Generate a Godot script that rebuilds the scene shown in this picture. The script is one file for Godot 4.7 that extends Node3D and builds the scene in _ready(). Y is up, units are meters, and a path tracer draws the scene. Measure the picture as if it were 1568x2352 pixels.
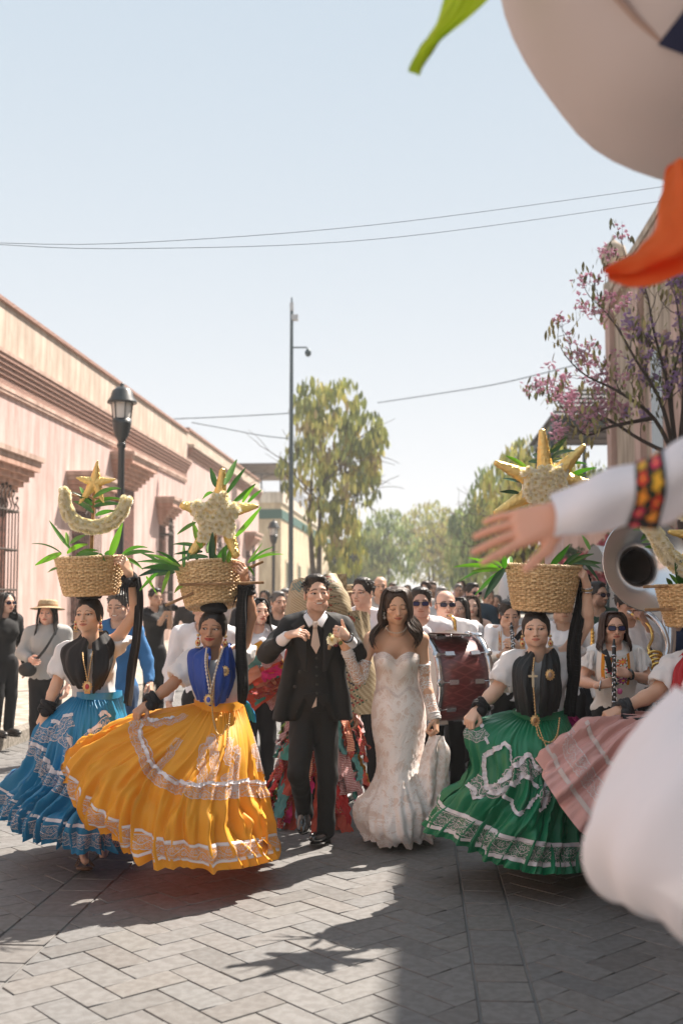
extends Node3D
# A wedding parade in a sunlit colonial street. World metres, y up; the camera looks down the street (-z).
const F := 2500.0
var eye := Vector3(0, 1.62, 0)
var up_axis := Vector3.UP
var look_axis := Vector3.FORWARD
var street_along := Vector3.FORWARD
var street_side := Vector3.RIGHT
var rng := RandomNumberGenerator.new()
var mats := {}
var texs := {}
var heads := {}
var hands := {}
var taken := {}

func P(x: float, y: float, d: float) -> Vector3:
	return eye + d * ((x - 784.0) / F * Vector3.RIGHT + (1176.0 - y) / F * up_axis + look_axis)
func W(l: float, y: float, s: float) -> Vector3:
	return street_side * l + Vector3(0, y, 0) + street_along * s
func R(a: Array, dd := 0.0) -> Array:
	var o := []
	for i in range(0, a.size(), 3): o.append(P(a[i], a[i + 1], a[i + 2] + dd))
	return o
func rf(a: float, b: float) -> float: return rng.randf_range(a, b)

class Mb:
	var V := PackedVector3Array()
	var N := PackedVector3Array()
	var C := PackedColorArray()
	var U := PackedVector2Array()
	var I := PackedInt32Array()
	func put(p: Vector3, c := Color.WHITE, uv := Vector2.ZERO) -> int:
		V.append(p); N.append(Vector3.ZERO); C.append(c); U.append(uv)
		return V.size() - 1
	func tri(a: int, b: int, c: int) -> void:
		I.append(a); I.append(b); I.append(c)
	func smooth(v0 := 0, i0 := 0) -> void:   # front faces run clockwise
		for i in range(v0, V.size()): N[i] = Vector3.ZERO
		for t in range(i0, I.size(), 3):
			var a := I[t]; var b := I[t + 1]; var c := I[t + 2]
			var n := (V[c] - V[a]).cross(V[b] - V[a])
			N[a] += n; N[b] += n; N[c] += n
		for i in range(v0, V.size()): N[i] = N[i].normalized() if N[i].length_squared() > 1e-20 else Vector3.UP
	func add(m: Mb, t := Transform3D(), tint := Color.WHITE) -> void:
		var o := V.size()
		var flip := t.basis.determinant() < 0.0
		V.append_array(t * m.V)
		N.append_array(Transform3D(t.basis.orthonormalized(), Vector3.ZERO) * m.N)
		if tint == Color.WHITE: C.append_array(m.C)
		else:
			for c in m.C: C.append(c * tint)
		U.append_array(m.U)
		var mi := m.I.duplicate()
		if flip: mi.reverse()
		var i0 := I.size()
		I.resize(i0 + mi.size())
		for k in mi.size(): I[i0 + k] = mi[k] + o
	func into(mesh: ArrayMesh, off := Vector3.ZERO) -> ArrayMesh:
		if V.is_empty(): return mesh
		var a := []
		a.resize(Mesh.ARRAY_MAX)
		a[Mesh.ARRAY_VERTEX] = Transform3D(Basis(), -off) * V if off != Vector3.ZERO else V
		a[Mesh.ARRAY_NORMAL] = N; a[Mesh.ARRAY_COLOR] = C; a[Mesh.ARRAY_TEX_UV] = U; a[Mesh.ARRAY_INDEX] = I
		mesh.add_surface_from_arrays(Mesh.PRIMITIVE_TRIANGLES, a)
		return mesh
	func quad(a: Vector3, b: Vector3, c: Vector3, d: Vector3, col := Color.WHITE) -> void:   # a b c d counter-clockwise seen from the front
		var n := (b - a).cross(d - a).normalized()
		var o := V.size()
		for p in [a, b, c, d]:
			V.append(p); N.append(n); C.append(col); U.append(Vector2.ZERO)
		U[o + 1] = Vector2(1, 0); U[o + 2] = Vector2(1, 1); U[o + 3] = Vector2(0, 1)
		for k in [0, 2, 1, 0, 3, 2]: I.append(o + k)
	func box(c: Vector3, s: Vector3, b := Basis(), col := Color.WHITE) -> Mb:
		var h := s * 0.5
		var x := b.x * h.x; var y := b.y * h.y; var z := b.z * h.z
		quad(c - x - y + z, c + x - y + z, c + x + y + z, c - x + y + z, col)
		quad(c + x - y - z, c - x - y - z, c - x + y - z, c + x + y - z, col)
		quad(c + x - y + z, c + x - y - z, c + x + y - z, c + x + y + z, col)
		quad(c - x - y - z, c - x - y + z, c - x + y + z, c - x + y - z, col)
		quad(c - x + y + z, c + x + y + z, c + x + y - z, c - x + y - z, col)
		quad(c - x - y - z, c + x - y - z, c + x - y + z, c - x - y + z, col)
		return self
	func tube(pts: Array, rad: Array, sides := 8, col := Color.WHITE, flat := 1.0, hint := Vector3.ZERO) -> Mb:
		var v0 := V.size(); var i0 := I.size()
		var n := pts.size()
		var side := Vector3.ZERO
		var run := 0.0
		for i in n:
			var t: Vector3 = (pts[mini(i + 1, n - 1)] - pts[maxi(i - 1, 0)]).normalized()
			if side == Vector3.ZERO:
				side = (hint if hint != Vector3.ZERO else (Vector3.UP if absf(t.y) < 0.9 else Vector3.RIGHT)).cross(t).normalized()
			side = (side - t * side.dot(t)).normalized()
			var w := t.cross(side)
			if i: run += (pts[i] - pts[i - 1]).length()
			var r: float = rad[i] if rad.size() > 1 else rad[0]
			for k in sides + 1:
				var a := TAU * k / sides
				put(pts[i] + (side * cos(a) + w * sin(a) * flat) * r, col, Vector2(float(k) / sides, run))
		for i in n - 1:
			for k in sides:
				var a := v0 + i * (sides + 1) + k
				tri(a, a + sides + 1, a + 1); tri(a + 1, a + sides + 1, a + sides + 2)
		for e in 2:
			var ring: int = v0 + (n - 1) * (sides + 1) * e
			var m := put(pts[(n - 1) * e], col, Vector2.ZERO)
			for k in sides:
				if e: tri(ring + k, m, ring + k + 1)
				else: tri(ring + k, ring + k + 1, m)
		smooth(v0, i0)
		for i in n:   # close the seam's shading
			var a := v0 + i * (sides + 1)
			var s := (N[a] + N[a + sides]).normalized()
			N[a] = s; N[a + sides] = s
		return self
	func lathe(prof: Array, sides := 24, t := Transform3D(), col := Color.WHITE) -> Mb:   # prof: Vector2(radius, height) from the bottom up
		var v0 := V.size(); var i0 := I.size()
		for i in prof.size():
			for k in sides + 1:
				var a := TAU * k / sides
				put(t * Vector3(cos(a) * prof[i].x, prof[i].y, sin(a) * prof[i].x), col, Vector2(float(k) / sides, float(i) / (prof.size() - 1)))
		for i in prof.size() - 1:
			for k in sides:
				var a := v0 + i * (sides + 1) + k
				tri(a, a + 1, a + sides + 1); tri(a + 1, a + sides + 2, a + sides + 1)
		smooth(v0, i0)
		for i in prof.size():
			var a := v0 + i * (sides + 1)
			var s := (N[a] + N[a + sides]).normalized()
			N[a] = s; N[a + sides] = s
		return self
	func grid(g: PackedVector3Array, nu: int, nv: int, closed := false, col := Color.WHITE, us := 1.0, vs := 1.0) -> Mb:
		var v0 := V.size(); var i0 := I.size()
		for j in nv + 1:
			for i in nu + 1: put(g[j * (nu + 1) + i], col, Vector2(us * i / nu, vs * j / nv))
		for j in nv:
			for i in nu:
				var a := v0 + j * (nu + 1) + i
				tri(a, a + 1, a + nu + 1); tri(a + 1, a + nu + 2, a + nu + 1)
		smooth(v0, i0)
		if closed:
			for j in nv + 1:
				var a := v0 + j * (nu + 1)
				var s := (N[a] + N[a + nu]).normalized()
				N[a] = s; N[a + nu] = s
		return self
	func ball(c: Vector3, r: Vector3, b := Basis(), col := Color.WHITE, seg := 12) -> Mb:
		var prof := []
		for i in seg / 2 + 1:
			var a := PI * i / (seg / 2) - PI / 2
			prof.append(Vector2(maxf(cos(a), 0.001), sin(a)))
		return lathe(prof, seg, Transform3D(b * Basis.from_scale(r), c), col)

class Field:   # a distance field of joined capsules and ellipsoids, meshed as surface nets
	var prims := []
	var planes := []
	var lo := Vector3(1e9, 1e9, 1e9)
	var hi := Vector3(-1e9, -1e9, -1e9)
	func cap(a: Vector3, b: Vector3, ra: float, rb: float, k := 0.02, cut := false) -> Field:
		prims.append([0, a, b, ra, rb, k, cut, null])
		if not cut:
			lo = lo.min(a - Vector3.ONE * ra).min(b - Vector3.ONE * rb); hi = hi.max(a + Vector3.ONE * ra).max(b + Vector3.ONE * rb)
		return self
	func ell(c: Vector3, r: Vector3, k := 0.02, bs := Basis(), cut := false) -> Field:
		prims.append([1, c, r, 0.0, 0.0, k, cut, bs])
		var e := Vector3(absf(bs.x.x) * r.x + absf(bs.y.x) * r.y + absf(bs.z.x) * r.z, absf(bs.x.y) * r.x + absf(bs.y.y) * r.y + absf(bs.z.y) * r.z, absf(bs.x.z) * r.x + absf(bs.y.z) * r.y + absf(bs.z.z) * r.z)
		if not cut: lo = lo.min(c - e); hi = hi.max(c + e)
		return self
	func plane(p: Vector3, n: Vector3) -> Field:   # takes away the side that n points to
		planes.append([p, n.normalized()])
		return self
	func build(m: Mb, h: float, paint = null, bump = null) -> Mb:
		var pad := h * 2.5 + 0.01
		lo -= Vector3.ONE * pad; hi += Vector3.ONE * pad
		var nx := int(ceil((hi.x - lo.x) / h)) + 1; var ny := int(ceil((hi.y - lo.y) / h)) + 1; var nz := int(ceil((hi.z - lo.z) / h)) + 1
		var v := PackedFloat32Array()
		v.resize(nx * ny * nz); v.fill(1.0)
		var sxy := nx * ny
		for q in prims:
			var k: float = q[5]; var cut: bool = q[6]
			var a: Vector3 = q[1]; var b: Vector3 = q[2]
			var ra: float = q[3]; var rb: float = q[4]
			var bs: Basis = q[7] if q[0] else Basis()
			var mn: Vector3; var mx: Vector3
			var mg := k + h * 2.2
			if q[0] == 0:
				mn = (a - Vector3.ONE * ra).min(b - Vector3.ONE * rb) - Vector3.ONE * mg; mx = (a + Vector3.ONE * ra).max(b + Vector3.ONE * rb) + Vector3.ONE * mg
			else:
				var e := Vector3(absf(bs.x.x) * b.x + absf(bs.y.x) * b.y + absf(bs.z.x) * b.z, absf(bs.x.y) * b.x + absf(bs.y.y) * b.y + absf(bs.z.y) * b.z, absf(bs.x.z) * b.x + absf(bs.y.z) * b.y + absf(bs.z.z) * b.z) + Vector3.ONE * mg
				mn = a - e; mx = a + e
			var x0 := maxi(0, int((mn.x - lo.x) / h)); var x1 := mini(nx, int((mx.x - lo.x) / h) + 2)
			var y0 := maxi(0, int((mn.y - lo.y) / h)); var y1 := mini(ny, int((mx.y - lo.y) / h) + 2)
			var z0 := maxi(0, int((mn.z - lo.z) / h)); var z1 := mini(nz, int((mx.z - lo.z) / h) + 2)
			var ba := b - a
			var inv := 1.0 / maxf(ba.length_squared(), 1e-9)
			var dr := rb - ra
			var ell_on: bool = q[0] == 1
			var ir := Vector3.ONE / b if ell_on else Vector3.ONE
			var bt := bs.transposed()
			for z in range(z0, z1):
				for y in range(y0, y1):
					var i := z * sxy + y * nx + x0
					var p := lo + Vector3(x0, y, z) * h
					for x in range(x0, x1):
						var d: float
						if ell_on:
							var s := (bt * (p - a)) * ir
							var k0 := s.length()
							d = k0 * (k0 - 1.0) / maxf((s * ir).length(), 1e-6)
						else:
							var t := clampf((p - a).dot(ba) * inv, 0.0, 1.0)
							d = (p - a - ba * t).length() - ra - dr * t
						var o := v[i]
						if cut:
							d = -d
							var g := maxf(k - absf(o - d), 0.0)
							v[i] = maxf(o, d) + g * g * 0.25 / k
						else:
							var g := maxf(k - absf(o - d), 0.0)
							v[i] = minf(o, d) - g * g * 0.25 / k
						i += 1
						p.x += h
		for q in planes:
			var pt: Vector3 = q[0]; var pn: Vector3 = q[1]
			for z in nz:
				for y in ny:
					var i := z * sxy + y * nx
					var d := (lo + Vector3(0, y, z) * h - pt).dot(pn)
					var st := pn.x * h
					for x in nx:
						if v[i] < d: v[i] = d
						i += 1
						d += st
		var vid := PackedInt32Array()
		vid.resize(v.size()); vid.fill(-1)
		var v0 := m.V.size(); var i0 := m.I.size()
		var far := h * 2.6
		var offs := [0, 1, nx, nx + 1, sxy, sxy + 1, sxy + nx, sxy + nx + 1]
		var edges := [[0, 1], [2, 3], [4, 5], [6, 7], [0, 2], [1, 3], [4, 6], [5, 7], [0, 4], [1, 5], [2, 6], [3, 7]]
		var cor := [Vector3(0, 0, 0), Vector3(1, 0, 0), Vector3(0, 1, 0), Vector3(1, 1, 0), Vector3(0, 0, 1), Vector3(1, 0, 1), Vector3(0, 1, 1), Vector3(1, 1, 1)]
		var w := [0.0, 0.0, 0.0, 0.0, 0.0, 0.0, 0.0, 0.0]
		var pos := PackedVector3Array()
		for z in nz - 1:
			for y in ny - 1:
				var i := z * sxy + y * nx - 1
				for x in nx - 1:
					i += 1
					var s := v[i]
					if s > far or s < -far: continue
					var neg := 0
					for c in 8:
						w[c] = v[i + offs[c]]
						if w[c] < 0.0: neg += 1
					if neg == 0 or neg == 8: continue
					var sum := Vector3.ZERO; var n := 0
					for e in edges:
						var a: float = w[e[0]]; var b: float = w[e[1]]
						if (a < 0.0) != (b < 0.0):
							sum += cor[e[0]].lerp(cor[e[1]], a / (a - b)); n += 1
					vid[i] = v0 + pos.size()
					pos.append(lo + (Vector3(x, y, z) + sum / n) * h)
		for p in pos: m.put(p)
		var dirs := [1, nx, sxy]
		for z in range(1, nz - 1):
			for y in range(1, ny - 1):
				var i := z * sxy + y * nx
				for x in range(1, nx - 1):
					i += 1
					if vid[i] < 0: continue
					var s := v[i]
					for ax in 3:
						if (s < 0.0) == (v[i + dirs[ax]] < 0.0): continue
						var d1: int = dirs[(ax + 1) % 3]; var d2: int = dirs[(ax + 2) % 3]
						var a := vid[i]; var b := vid[i - d1]; var c := vid[i - d1 - d2]; var d := vid[i - d2]
						if a < 0 or b < 0 or c < 0 or d < 0: continue
						if s < 0.0: m.tri(a, c, b); m.tri(a, d, c)
						else: m.tri(a, b, c); m.tri(a, c, d)
		m.smooth(v0, i0)
		if bump != null:
			for i in range(v0, m.V.size()): m.V[i] += m.N[i] * bump.call(m.V[i])
			m.smooth(v0, i0)
		if paint != null:
			for i in range(v0, m.V.size()): m.C[i] = paint.call(m.V[i])
		for i in range(v0, m.V.size()): m.U[i] = Vector2(m.V[i].x, m.V[i].y)
		return m

# ---- naming and placing
func numbered(called: String) -> String:
	var k: int = taken.get(called, 0)
	taken[called] = k + 1
	return called if k == 0 else "%s_%03d" % [called, k]
func tag(o: Node, label: String, category := "", group := "", kind := "") -> Node:
	if label: o.set_meta("label", label)
	if category: o.set_meta("category", category)
	if group: o.set_meta("group", group)
	if kind: o.set_meta("kind", kind)
	return o
func thing(called: String, label: String, category: String, at := Vector3.ZERO, group := "") -> Node3D:
	var o := Node3D.new()
	o.name = numbered(called)
	add_child(o)
	o.position = at
	tag(o, label, category, group)
	return o
func world_of(n: Node) -> Vector3:   # things and parts are only moved, never turned, while they are built
	var s := Vector3.ZERO
	while n is Node3D and n != self:
		s += n.position
		n = n.get_parent()
	return s
func part(called: String, m: Mb, mt: Material, parent: Node = null) -> MeshInstance3D:   # m in world coordinates
	var o := MeshInstance3D.new()
	o.name = called if parent else numbered(called)
	(parent if parent else self).add_child(o, true)
	o.mesh = m.into(ArrayMesh.new(), world_of(o.get_parent()))
	if o.mesh.get_surface_count(): o.mesh.surface_set_material(0, mt)
	return o
func shared(called: String, mesh: Mesh, t: Transform3D, parent: Node3D, mt: Material = null) -> MeshInstance3D:
	var o := MeshInstance3D.new()
	o.name = called
	parent.add_child(o, true)
	o.mesh = mesh
	o.transform = Transform3D(t.basis, t.origin - world_of(parent))
	if mt: o.material_override = mt
	return o
func group_part(called: String, at: Vector3, parent: Node3D) -> Node3D:
	var o := Node3D.new()
	o.name = called
	parent.add_child(o, true)
	o.position = at - world_of(parent)
	return o
func structure(called: String, m: Mb, mt: Material, parent: Node = null) -> MeshInstance3D:
	var o := part(called, m, mt, parent)
	if parent == null: o.set_meta("kind", "structure")
	return o

# ---- materials
func noise(seed_: int, freq: float, oct := 4) -> FastNoiseLite:
	var n := FastNoiseLite.new()
	n.seed = seed_; n.frequency = freq; n.fractal_octaves = oct
	return n
func ramp_tex(key: String, freq: float, a: Color, b: Color, size := 512, oct := 5, lo_at := 0.3, hi_at := 0.7, kind := FastNoiseLite.TYPE_SIMPLEX_SMOOTH) -> Texture2D:
	if texs.has(key): return texs[key]
	var n := noise(key.hash() % 1000, freq, oct)
	n.noise_type = kind
	var t := NoiseTexture2D.new()
	t.width = size; t.height = size; t.seamless = true; t.noise = n
	var g := Gradient.new()
	g.set_color(0, a); g.set_color(1, b); g.set_offset(0, lo_at); g.set_offset(1, hi_at)
	t.color_ramp = g
	texs[key] = t
	return t
func bump_tex(key: String, freq: float, strength := 4.0, size := 512, oct := 5) -> Texture2D:
	if texs.has(key): return texs[key]
	var t := NoiseTexture2D.new()
	t.width = size; t.height = size; t.seamless = true; t.as_normal_map = true; t.bump_strength = strength
	t.noise = noise(key.hash() % 1000, freq, oct)
	texs[key] = t
	return t
func mat(key: String, col := Color.WHITE, rough := 0.8, o := {}) -> StandardMaterial3D:   # col holds linear base colours
	if mats.has(key): return mats[key]
	var m := StandardMaterial3D.new()
	m.resource_name = key
	m.albedo_color = Color(col.r, col.g, col.b).linear_to_srgb()
	m.roughness = rough
	m.vertex_color_use_as_albedo = true
	if o.has("metal"): m.metallic = o.metal
	if o.has("rim"): m.rim_enabled = true; m.rim = o.rim; m.rim_tint = 0.6
	if o.has("sss"): m.subsurf_scatter_enabled = true; m.subsurf_scatter_strength = o.sss
	if o.has("coat"): m.clearcoat_enabled = true; m.clearcoat = o.coat; m.clearcoat_roughness = 0.15
	if o.has("back"): m.backlight_enabled = true; m.backlight = o.back
	if o.has("alpha"): m.transparency = BaseMaterial3D.TRANSPARENCY_ALPHA; m.albedo_color.a = o.alpha
	if o.has("tex"): m.albedo_texture = o.tex
	if o.has("scissor"): m.transparency = BaseMaterial3D.TRANSPARENCY_ALPHA_SCISSOR; m.alpha_scissor_threshold = 0.5
	if o.has("normal"): m.normal_enabled = true; m.normal_texture = o.normal; m.normal_scale = o.get("nscale", 1.0)
	if o.has("height"): m.heightmap_enabled = true; m.heightmap_texture = o.height; m.heightmap_scale = o.get("hscale", 0.5)
	if o.has("tri"): m.uv1_triplanar = true; m.uv1_world_triplanar = o.get("world", true); m.uv1_scale = o.tri if o.tri is Vector3 else Vector3.ONE * o.tri
	elif o.has("uv"): m.uv1_scale = o.uv
	mats[key] = m
	return m
func cloth_mat(key: String, col := Color.WHITE, rough := 0.85, sheen := 0.25, extra := {}) -> StandardMaterial3D:
	var o := {"rim": sheen, "normal": bump_tex("cloth_fold", 0.02, 2.0), "nscale": 0.5, "tri": 3.0, "world": false}
	o.merge(extra, true)
	return mat(key, col, rough, o)
func gold_mat() -> StandardMaterial3D:
	return mat("gold_foil", Color(0.90, 0.64, 0.24), 0.32, {"metal": 0.85, "normal": bump_tex("foil", 0.03, 9.0), "nscale": 1.4, "tri": 7.0, "world": false})

# ---- curves and cloth
func cr(p0: Vector3, p1: Vector3, p2: Vector3, p3: Vector3, t: float) -> Vector3:
	return p1.cubic_interpolate(p2, p0, p3, t)
func along(pts: Array, n: int, closed := false) -> PackedVector3Array:   # n + 1 points, even in length
	var c := pts.size()
	var segs := c if closed else c - 1
	var fine := PackedVector3Array()
	for i in segs:
		for k in 8:
			if closed: fine.append(cr(pts[(i - 1 + c) % c], pts[i], pts[(i + 1) % c], pts[(i + 2) % c], k / 8.0))
			else: fine.append(cr(pts[maxi(i - 1, 0)], pts[i], pts[i + 1], pts[mini(i + 2, c - 1)], k / 8.0))
	fine.append(pts[0] if closed else pts[c - 1])
	var acc := PackedFloat32Array([0.0])
	for i in range(1, fine.size()): acc.append(acc[i - 1] + fine[i].distance_to(fine[i - 1]))
	var out := PackedVector3Array()
	var j := 0
	for k in n + 1:
		var want := acc[acc.size() - 1] * k / n
		while j < fine.size() - 2 and acc[j + 1] < want: j += 1
		out.append(fine[j].lerp(fine[j + 1], clampf((want - acc[j]) / maxf(acc[j + 1] - acc[j], 1e-6), 0, 1)))
	return out
func net(rows: Array, nu: int, nv: int, closed := false) -> PackedVector3Array:
	var rr := []
	for r in rows: rr.append(along(r, nu, closed))
	var g := PackedVector3Array()
	g.resize((nu + 1) * (nv + 1))
	for i in nu + 1:
		var col := []
		for r in rr: col.append(r[i])
		var a := along(col, nv)
		for j in nv + 1: g[j * (nu + 1) + i] = a[j]
	return g
func grid_normals(g: PackedVector3Array, nu: int, nv: int, closed: bool) -> PackedVector3Array:
	var n := PackedVector3Array()
	n.resize(g.size())
	for j in nv + 1:
		for i in nu + 1:
			var a := g[j * (nu + 1) + (i - 1 if i > 0 else (nu - 1 if closed else 0))]
			var b := g[j * (nu + 1) + (i + 1 if i < nu else (1 if closed else nu))]
			var c := g[maxi(j - 1, 0) * (nu + 1) + i]; var d := g[mini(j + 1, nv) * (nu + 1) + i]
			n[j * (nu + 1) + i] = (d - c).cross(b - a).normalized()
	return n
# a draped sheet: {g, nu, nv, n}; fold(u, v) pushes it along its normal
func drape(rows: Array, nu: int, nv: int, closed := false, fold = null) -> Dictionary:
	var g := net(rows, nu, nv, closed)
	var n := grid_normals(g, nu, nv, closed)
	if fold != null:
		for j in nv + 1:
			for i in nu + 1: g[j * (nu + 1) + i] += n[j * (nu + 1) + i] * fold.call(float(i) / nu, float(j) / nv)
		n = grid_normals(g, nu, nv, closed)
	return {"g": g, "nu": nu, "nv": nv, "n": n, "closed": closed}
func on_drape(d: Dictionary, u: float, v: float, lift := 0.0) -> Vector3:
	var nu: int = d.nu; var nv: int = d.nv
	if d.closed: u = fposmod(u, 1.0)
	var x := clampf(u, 0, 1) * nu; var y := clampf(v, 0, 1) * nv
	var i := mini(int(x), nu - 1); var j := mini(int(y), nv - 1)
	var fx := x - i; var fy := y - j
	var a := j * (nu + 1) + i
	var g: PackedVector3Array = d.g; var n: PackedVector3Array = d.n
	var p := g[a].lerp(g[a + 1], fx).lerp(g[a + nu + 1].lerp(g[a + nu + 2], fx), fy)
	return p + n[a].lerp(n[a + 1], fx).lerp(n[a + nu + 1].lerp(n[a + nu + 2], fx), fy) * lift
# a band sewn on a drape along a path in its own (u, v); width in metres
func band(d: Dictionary, path: Array, width: float, lift := 0.004, tile := 0.12, ruffle := 0.0) -> Mb:
	var m := Mb.new()
	var v3 := []
	for p in path: v3.append(Vector3(p.x, p.y, 0))
	var fine := along(v3, maxi(24, path.size() * 14))
	var n := fine.size()
	var run := 0.0
	var last := Vector3.ZERO
	for i in n:
		var c := fine[i]
		var t := (fine[mini(i + 1, n - 1)] - fine[maxi(i - 1, 0)])
		var e := 0.004
		var du := (on_drape(d, c.x + e, c.y) - on_drape(d, c.x - e, c.y)).length() / (2 * e)
		var dv := (on_drape(d, c.x, c.y + e) - on_drape(d, c.x, c.y - e)).length() / (2 * e)
		du = maxf(du, 0.2); dv = maxf(dv, 0.2)
		var tm := Vector2(t.x * du, t.y * dv).normalized()
		var sd := Vector2(-tm.y / du, tm.x / dv)
		var here := on_drape(d, c.x, c.y)
		if i: run += here.distance_to(last)
		last = here
		for k in 5:
			var f := (k - 2) / 2.0
			m.put(on_drape(d, c.x + sd.x * f * width * 0.5, c.y + sd.y * f * width * 0.5, lift + ruffle * (0.5 + 0.5 * sin(run * 260.0)) * absf(f)), Color.WHITE, Vector2(run / tile, k / 4.0))
	for i in n - 1:
		for k in 4:
			var a := i * 5 + k
			m.tri(a, a + 5, a + 1); m.tri(a + 1, a + 5, a + 6)
	m.smooth()
	return m
# a flat plate with rounded edges from an outline of world points (counter-clockwise seen from the camera)
func plate(m: Mb, pts: Array, thick: float, col := Color.WHITE) -> Mb:
	var n: Vector3 = (pts[1] - pts[0]).cross(pts[pts.size() - 1] - pts[0]).normalized()
	if n.z < 0: n = -n
	var c := Vector3.ZERO
	for p in pts: c += p / pts.size()
	var poly := PackedVector2Array()
	var bx: Vector3 = Vector3.UP.cross(n).normalized(); var by: Vector3 = n.cross(bx)
	for p in pts: poly.append(Vector2((p - c).dot(bx), (p - c).dot(by)))
	var idx := Geometry2D.triangulate_polygon(poly)
	var o := m.V.size(); var i0 := m.I.size()
	for side in 2:
		for p in pts: m.put(p + n * thick * (0.5 - side), col, Vector2((p - c).dot(bx), (p - c).dot(by)))
	var k := pts.size()
	for t in range(0, idx.size(), 3):
		var a := idx[t]; var b := idx[t + 1]; var d := idx[t + 2]
		if (poly[b] - poly[a]).cross(poly[d] - poly[a]) > 0: var s := b; b = d; d = s
		m.tri(o + a, o + b, o + d); m.tri(o + k + a, o + k + d, o + k + b)
	var ccw := not Geometry2D.is_polygon_clockwise(poly)
	for i in k:
		var j := (i + 1) % k
		var a := o + i; var b := o + j
		if not ccw: var s := a; a = b; b = s
		m.tri(a, b, a + k); m.tri(b, b + k, a + k)
	m.smooth(o, i0)
	return m

func front_uv(d: Dictionary, x: float, y: float) -> Vector2:   # the place on a drape that lies behind a point of the picture
	var best := 1e9
	var at := Vector2.ZERO
	var g: PackedVector3Array = d.g
	var nu: int = d.nu
	var bi := 0; var bj := 0
	for pas in 2:
		var j0 := 0 if pas == 0 else maxi(bj - 2, 0); var j1: int = d.nv + 1 if pas == 0 else mini(bj + 3, d.nv + 1)
		var i0 := 0 if pas == 0 else maxi(bi - 4, 0); var i1: int = int(nu * .62) if pas == 0 else bi + 5
		for j in range(j0, j1, 2 if pas == 0 else 1):
			for i in range(i0, i1, 4 if pas == 0 else 1):
				var q := g[j * (nu + 1) + i] - eye
				var z := q.dot(look_axis)
				var e := Vector2(784 + F * q.x / z - x, 1176 - F * q.dot(up_axis) / z - y).length_squared() + z * 3.0
				if e < best: best = e; at = Vector2(float(i) / nu, float(j) / d.nv); bi = i; bj = j
	return at

# ---- the street
func sbox(m: Mb, l0: float, l1: float, y0: float, y1: float, s0: float, s1: float, col := Color.WHITE) -> Mb:
	return m.box(W((l0 + l1) / 2, (y0 + y1) / 2, (s0 + s1) / 2), Vector3(absf(l1 - l0), absf(y1 - y0), absf(s1 - s0)), Basis(street_side, Vector3.UP, -street_along), col)
func seen(p: Vector3, margin := 60.0) -> bool:
	var q := p - eye
	var d := q.dot(look_axis)
	if d < 0.5: return false
	var x := 784 + F * q.x / d; var y := 1176 - F * q.dot(up_axis) / d
	return x > -margin and x < 1568 + margin and y > -margin and y < 2352 + margin

func paver(m: Mb, poly: PackedVector2Array, c: Vector2, col: Color) -> void:   # poly in (l, s); a chamfered stone, slightly uneven
	if Geometry2D.is_polygon_clockwise(poly): poly.reverse()
	var inner := Geometry2D.offset_polygon(poly, -0.0035)
	if inner.size() != 1 or inner[0].size() != poly.size(): return
	var ip: PackedVector2Array = inner[0]
	if Geometry2D.is_polygon_clockwise(ip): ip.reverse()
	var best := 0   # match the first corner
	for i in ip.size():
		if ip[i].distance_to(poly[0]) < ip[best].distance_to(poly[0]): best = i
	var h := rf(-0.0015, 0.0015); var tx := rf(-0.008, 0.008); var tz := rf(-0.008, 0.008)
	var k := poly.size()
	var o := m.V.size()
	var i0 := m.I.size()
	for ring in 3:
		for i in k:
			var p := ip[(i + best) % k] if ring != 1 else poly[i]
			if ring == 2: p = poly[i]
			var y: float = [h + (p.x - c.x) * tx + (p.y - c.y) * tz, -0.0035 + h, -0.03][ring]
			m.put(W(p.x, y, p.y), col)
	for r in 2:
		for i in k:
			var j := (i + 1) % k
			var a := o + r * k + i; var b := o + r * k + j
			m.tri(a, b, a + k); m.tri(b, b + k, a + k)
	m.smooth(o, i0)
	var t := m.V.size()
	for i in k: m.put(m.V[o + i], col); m.N[t + i] = Vector3.UP
	for i in range(1, k - 1): m.tri(t, t + i + 1, t + i)

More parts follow.
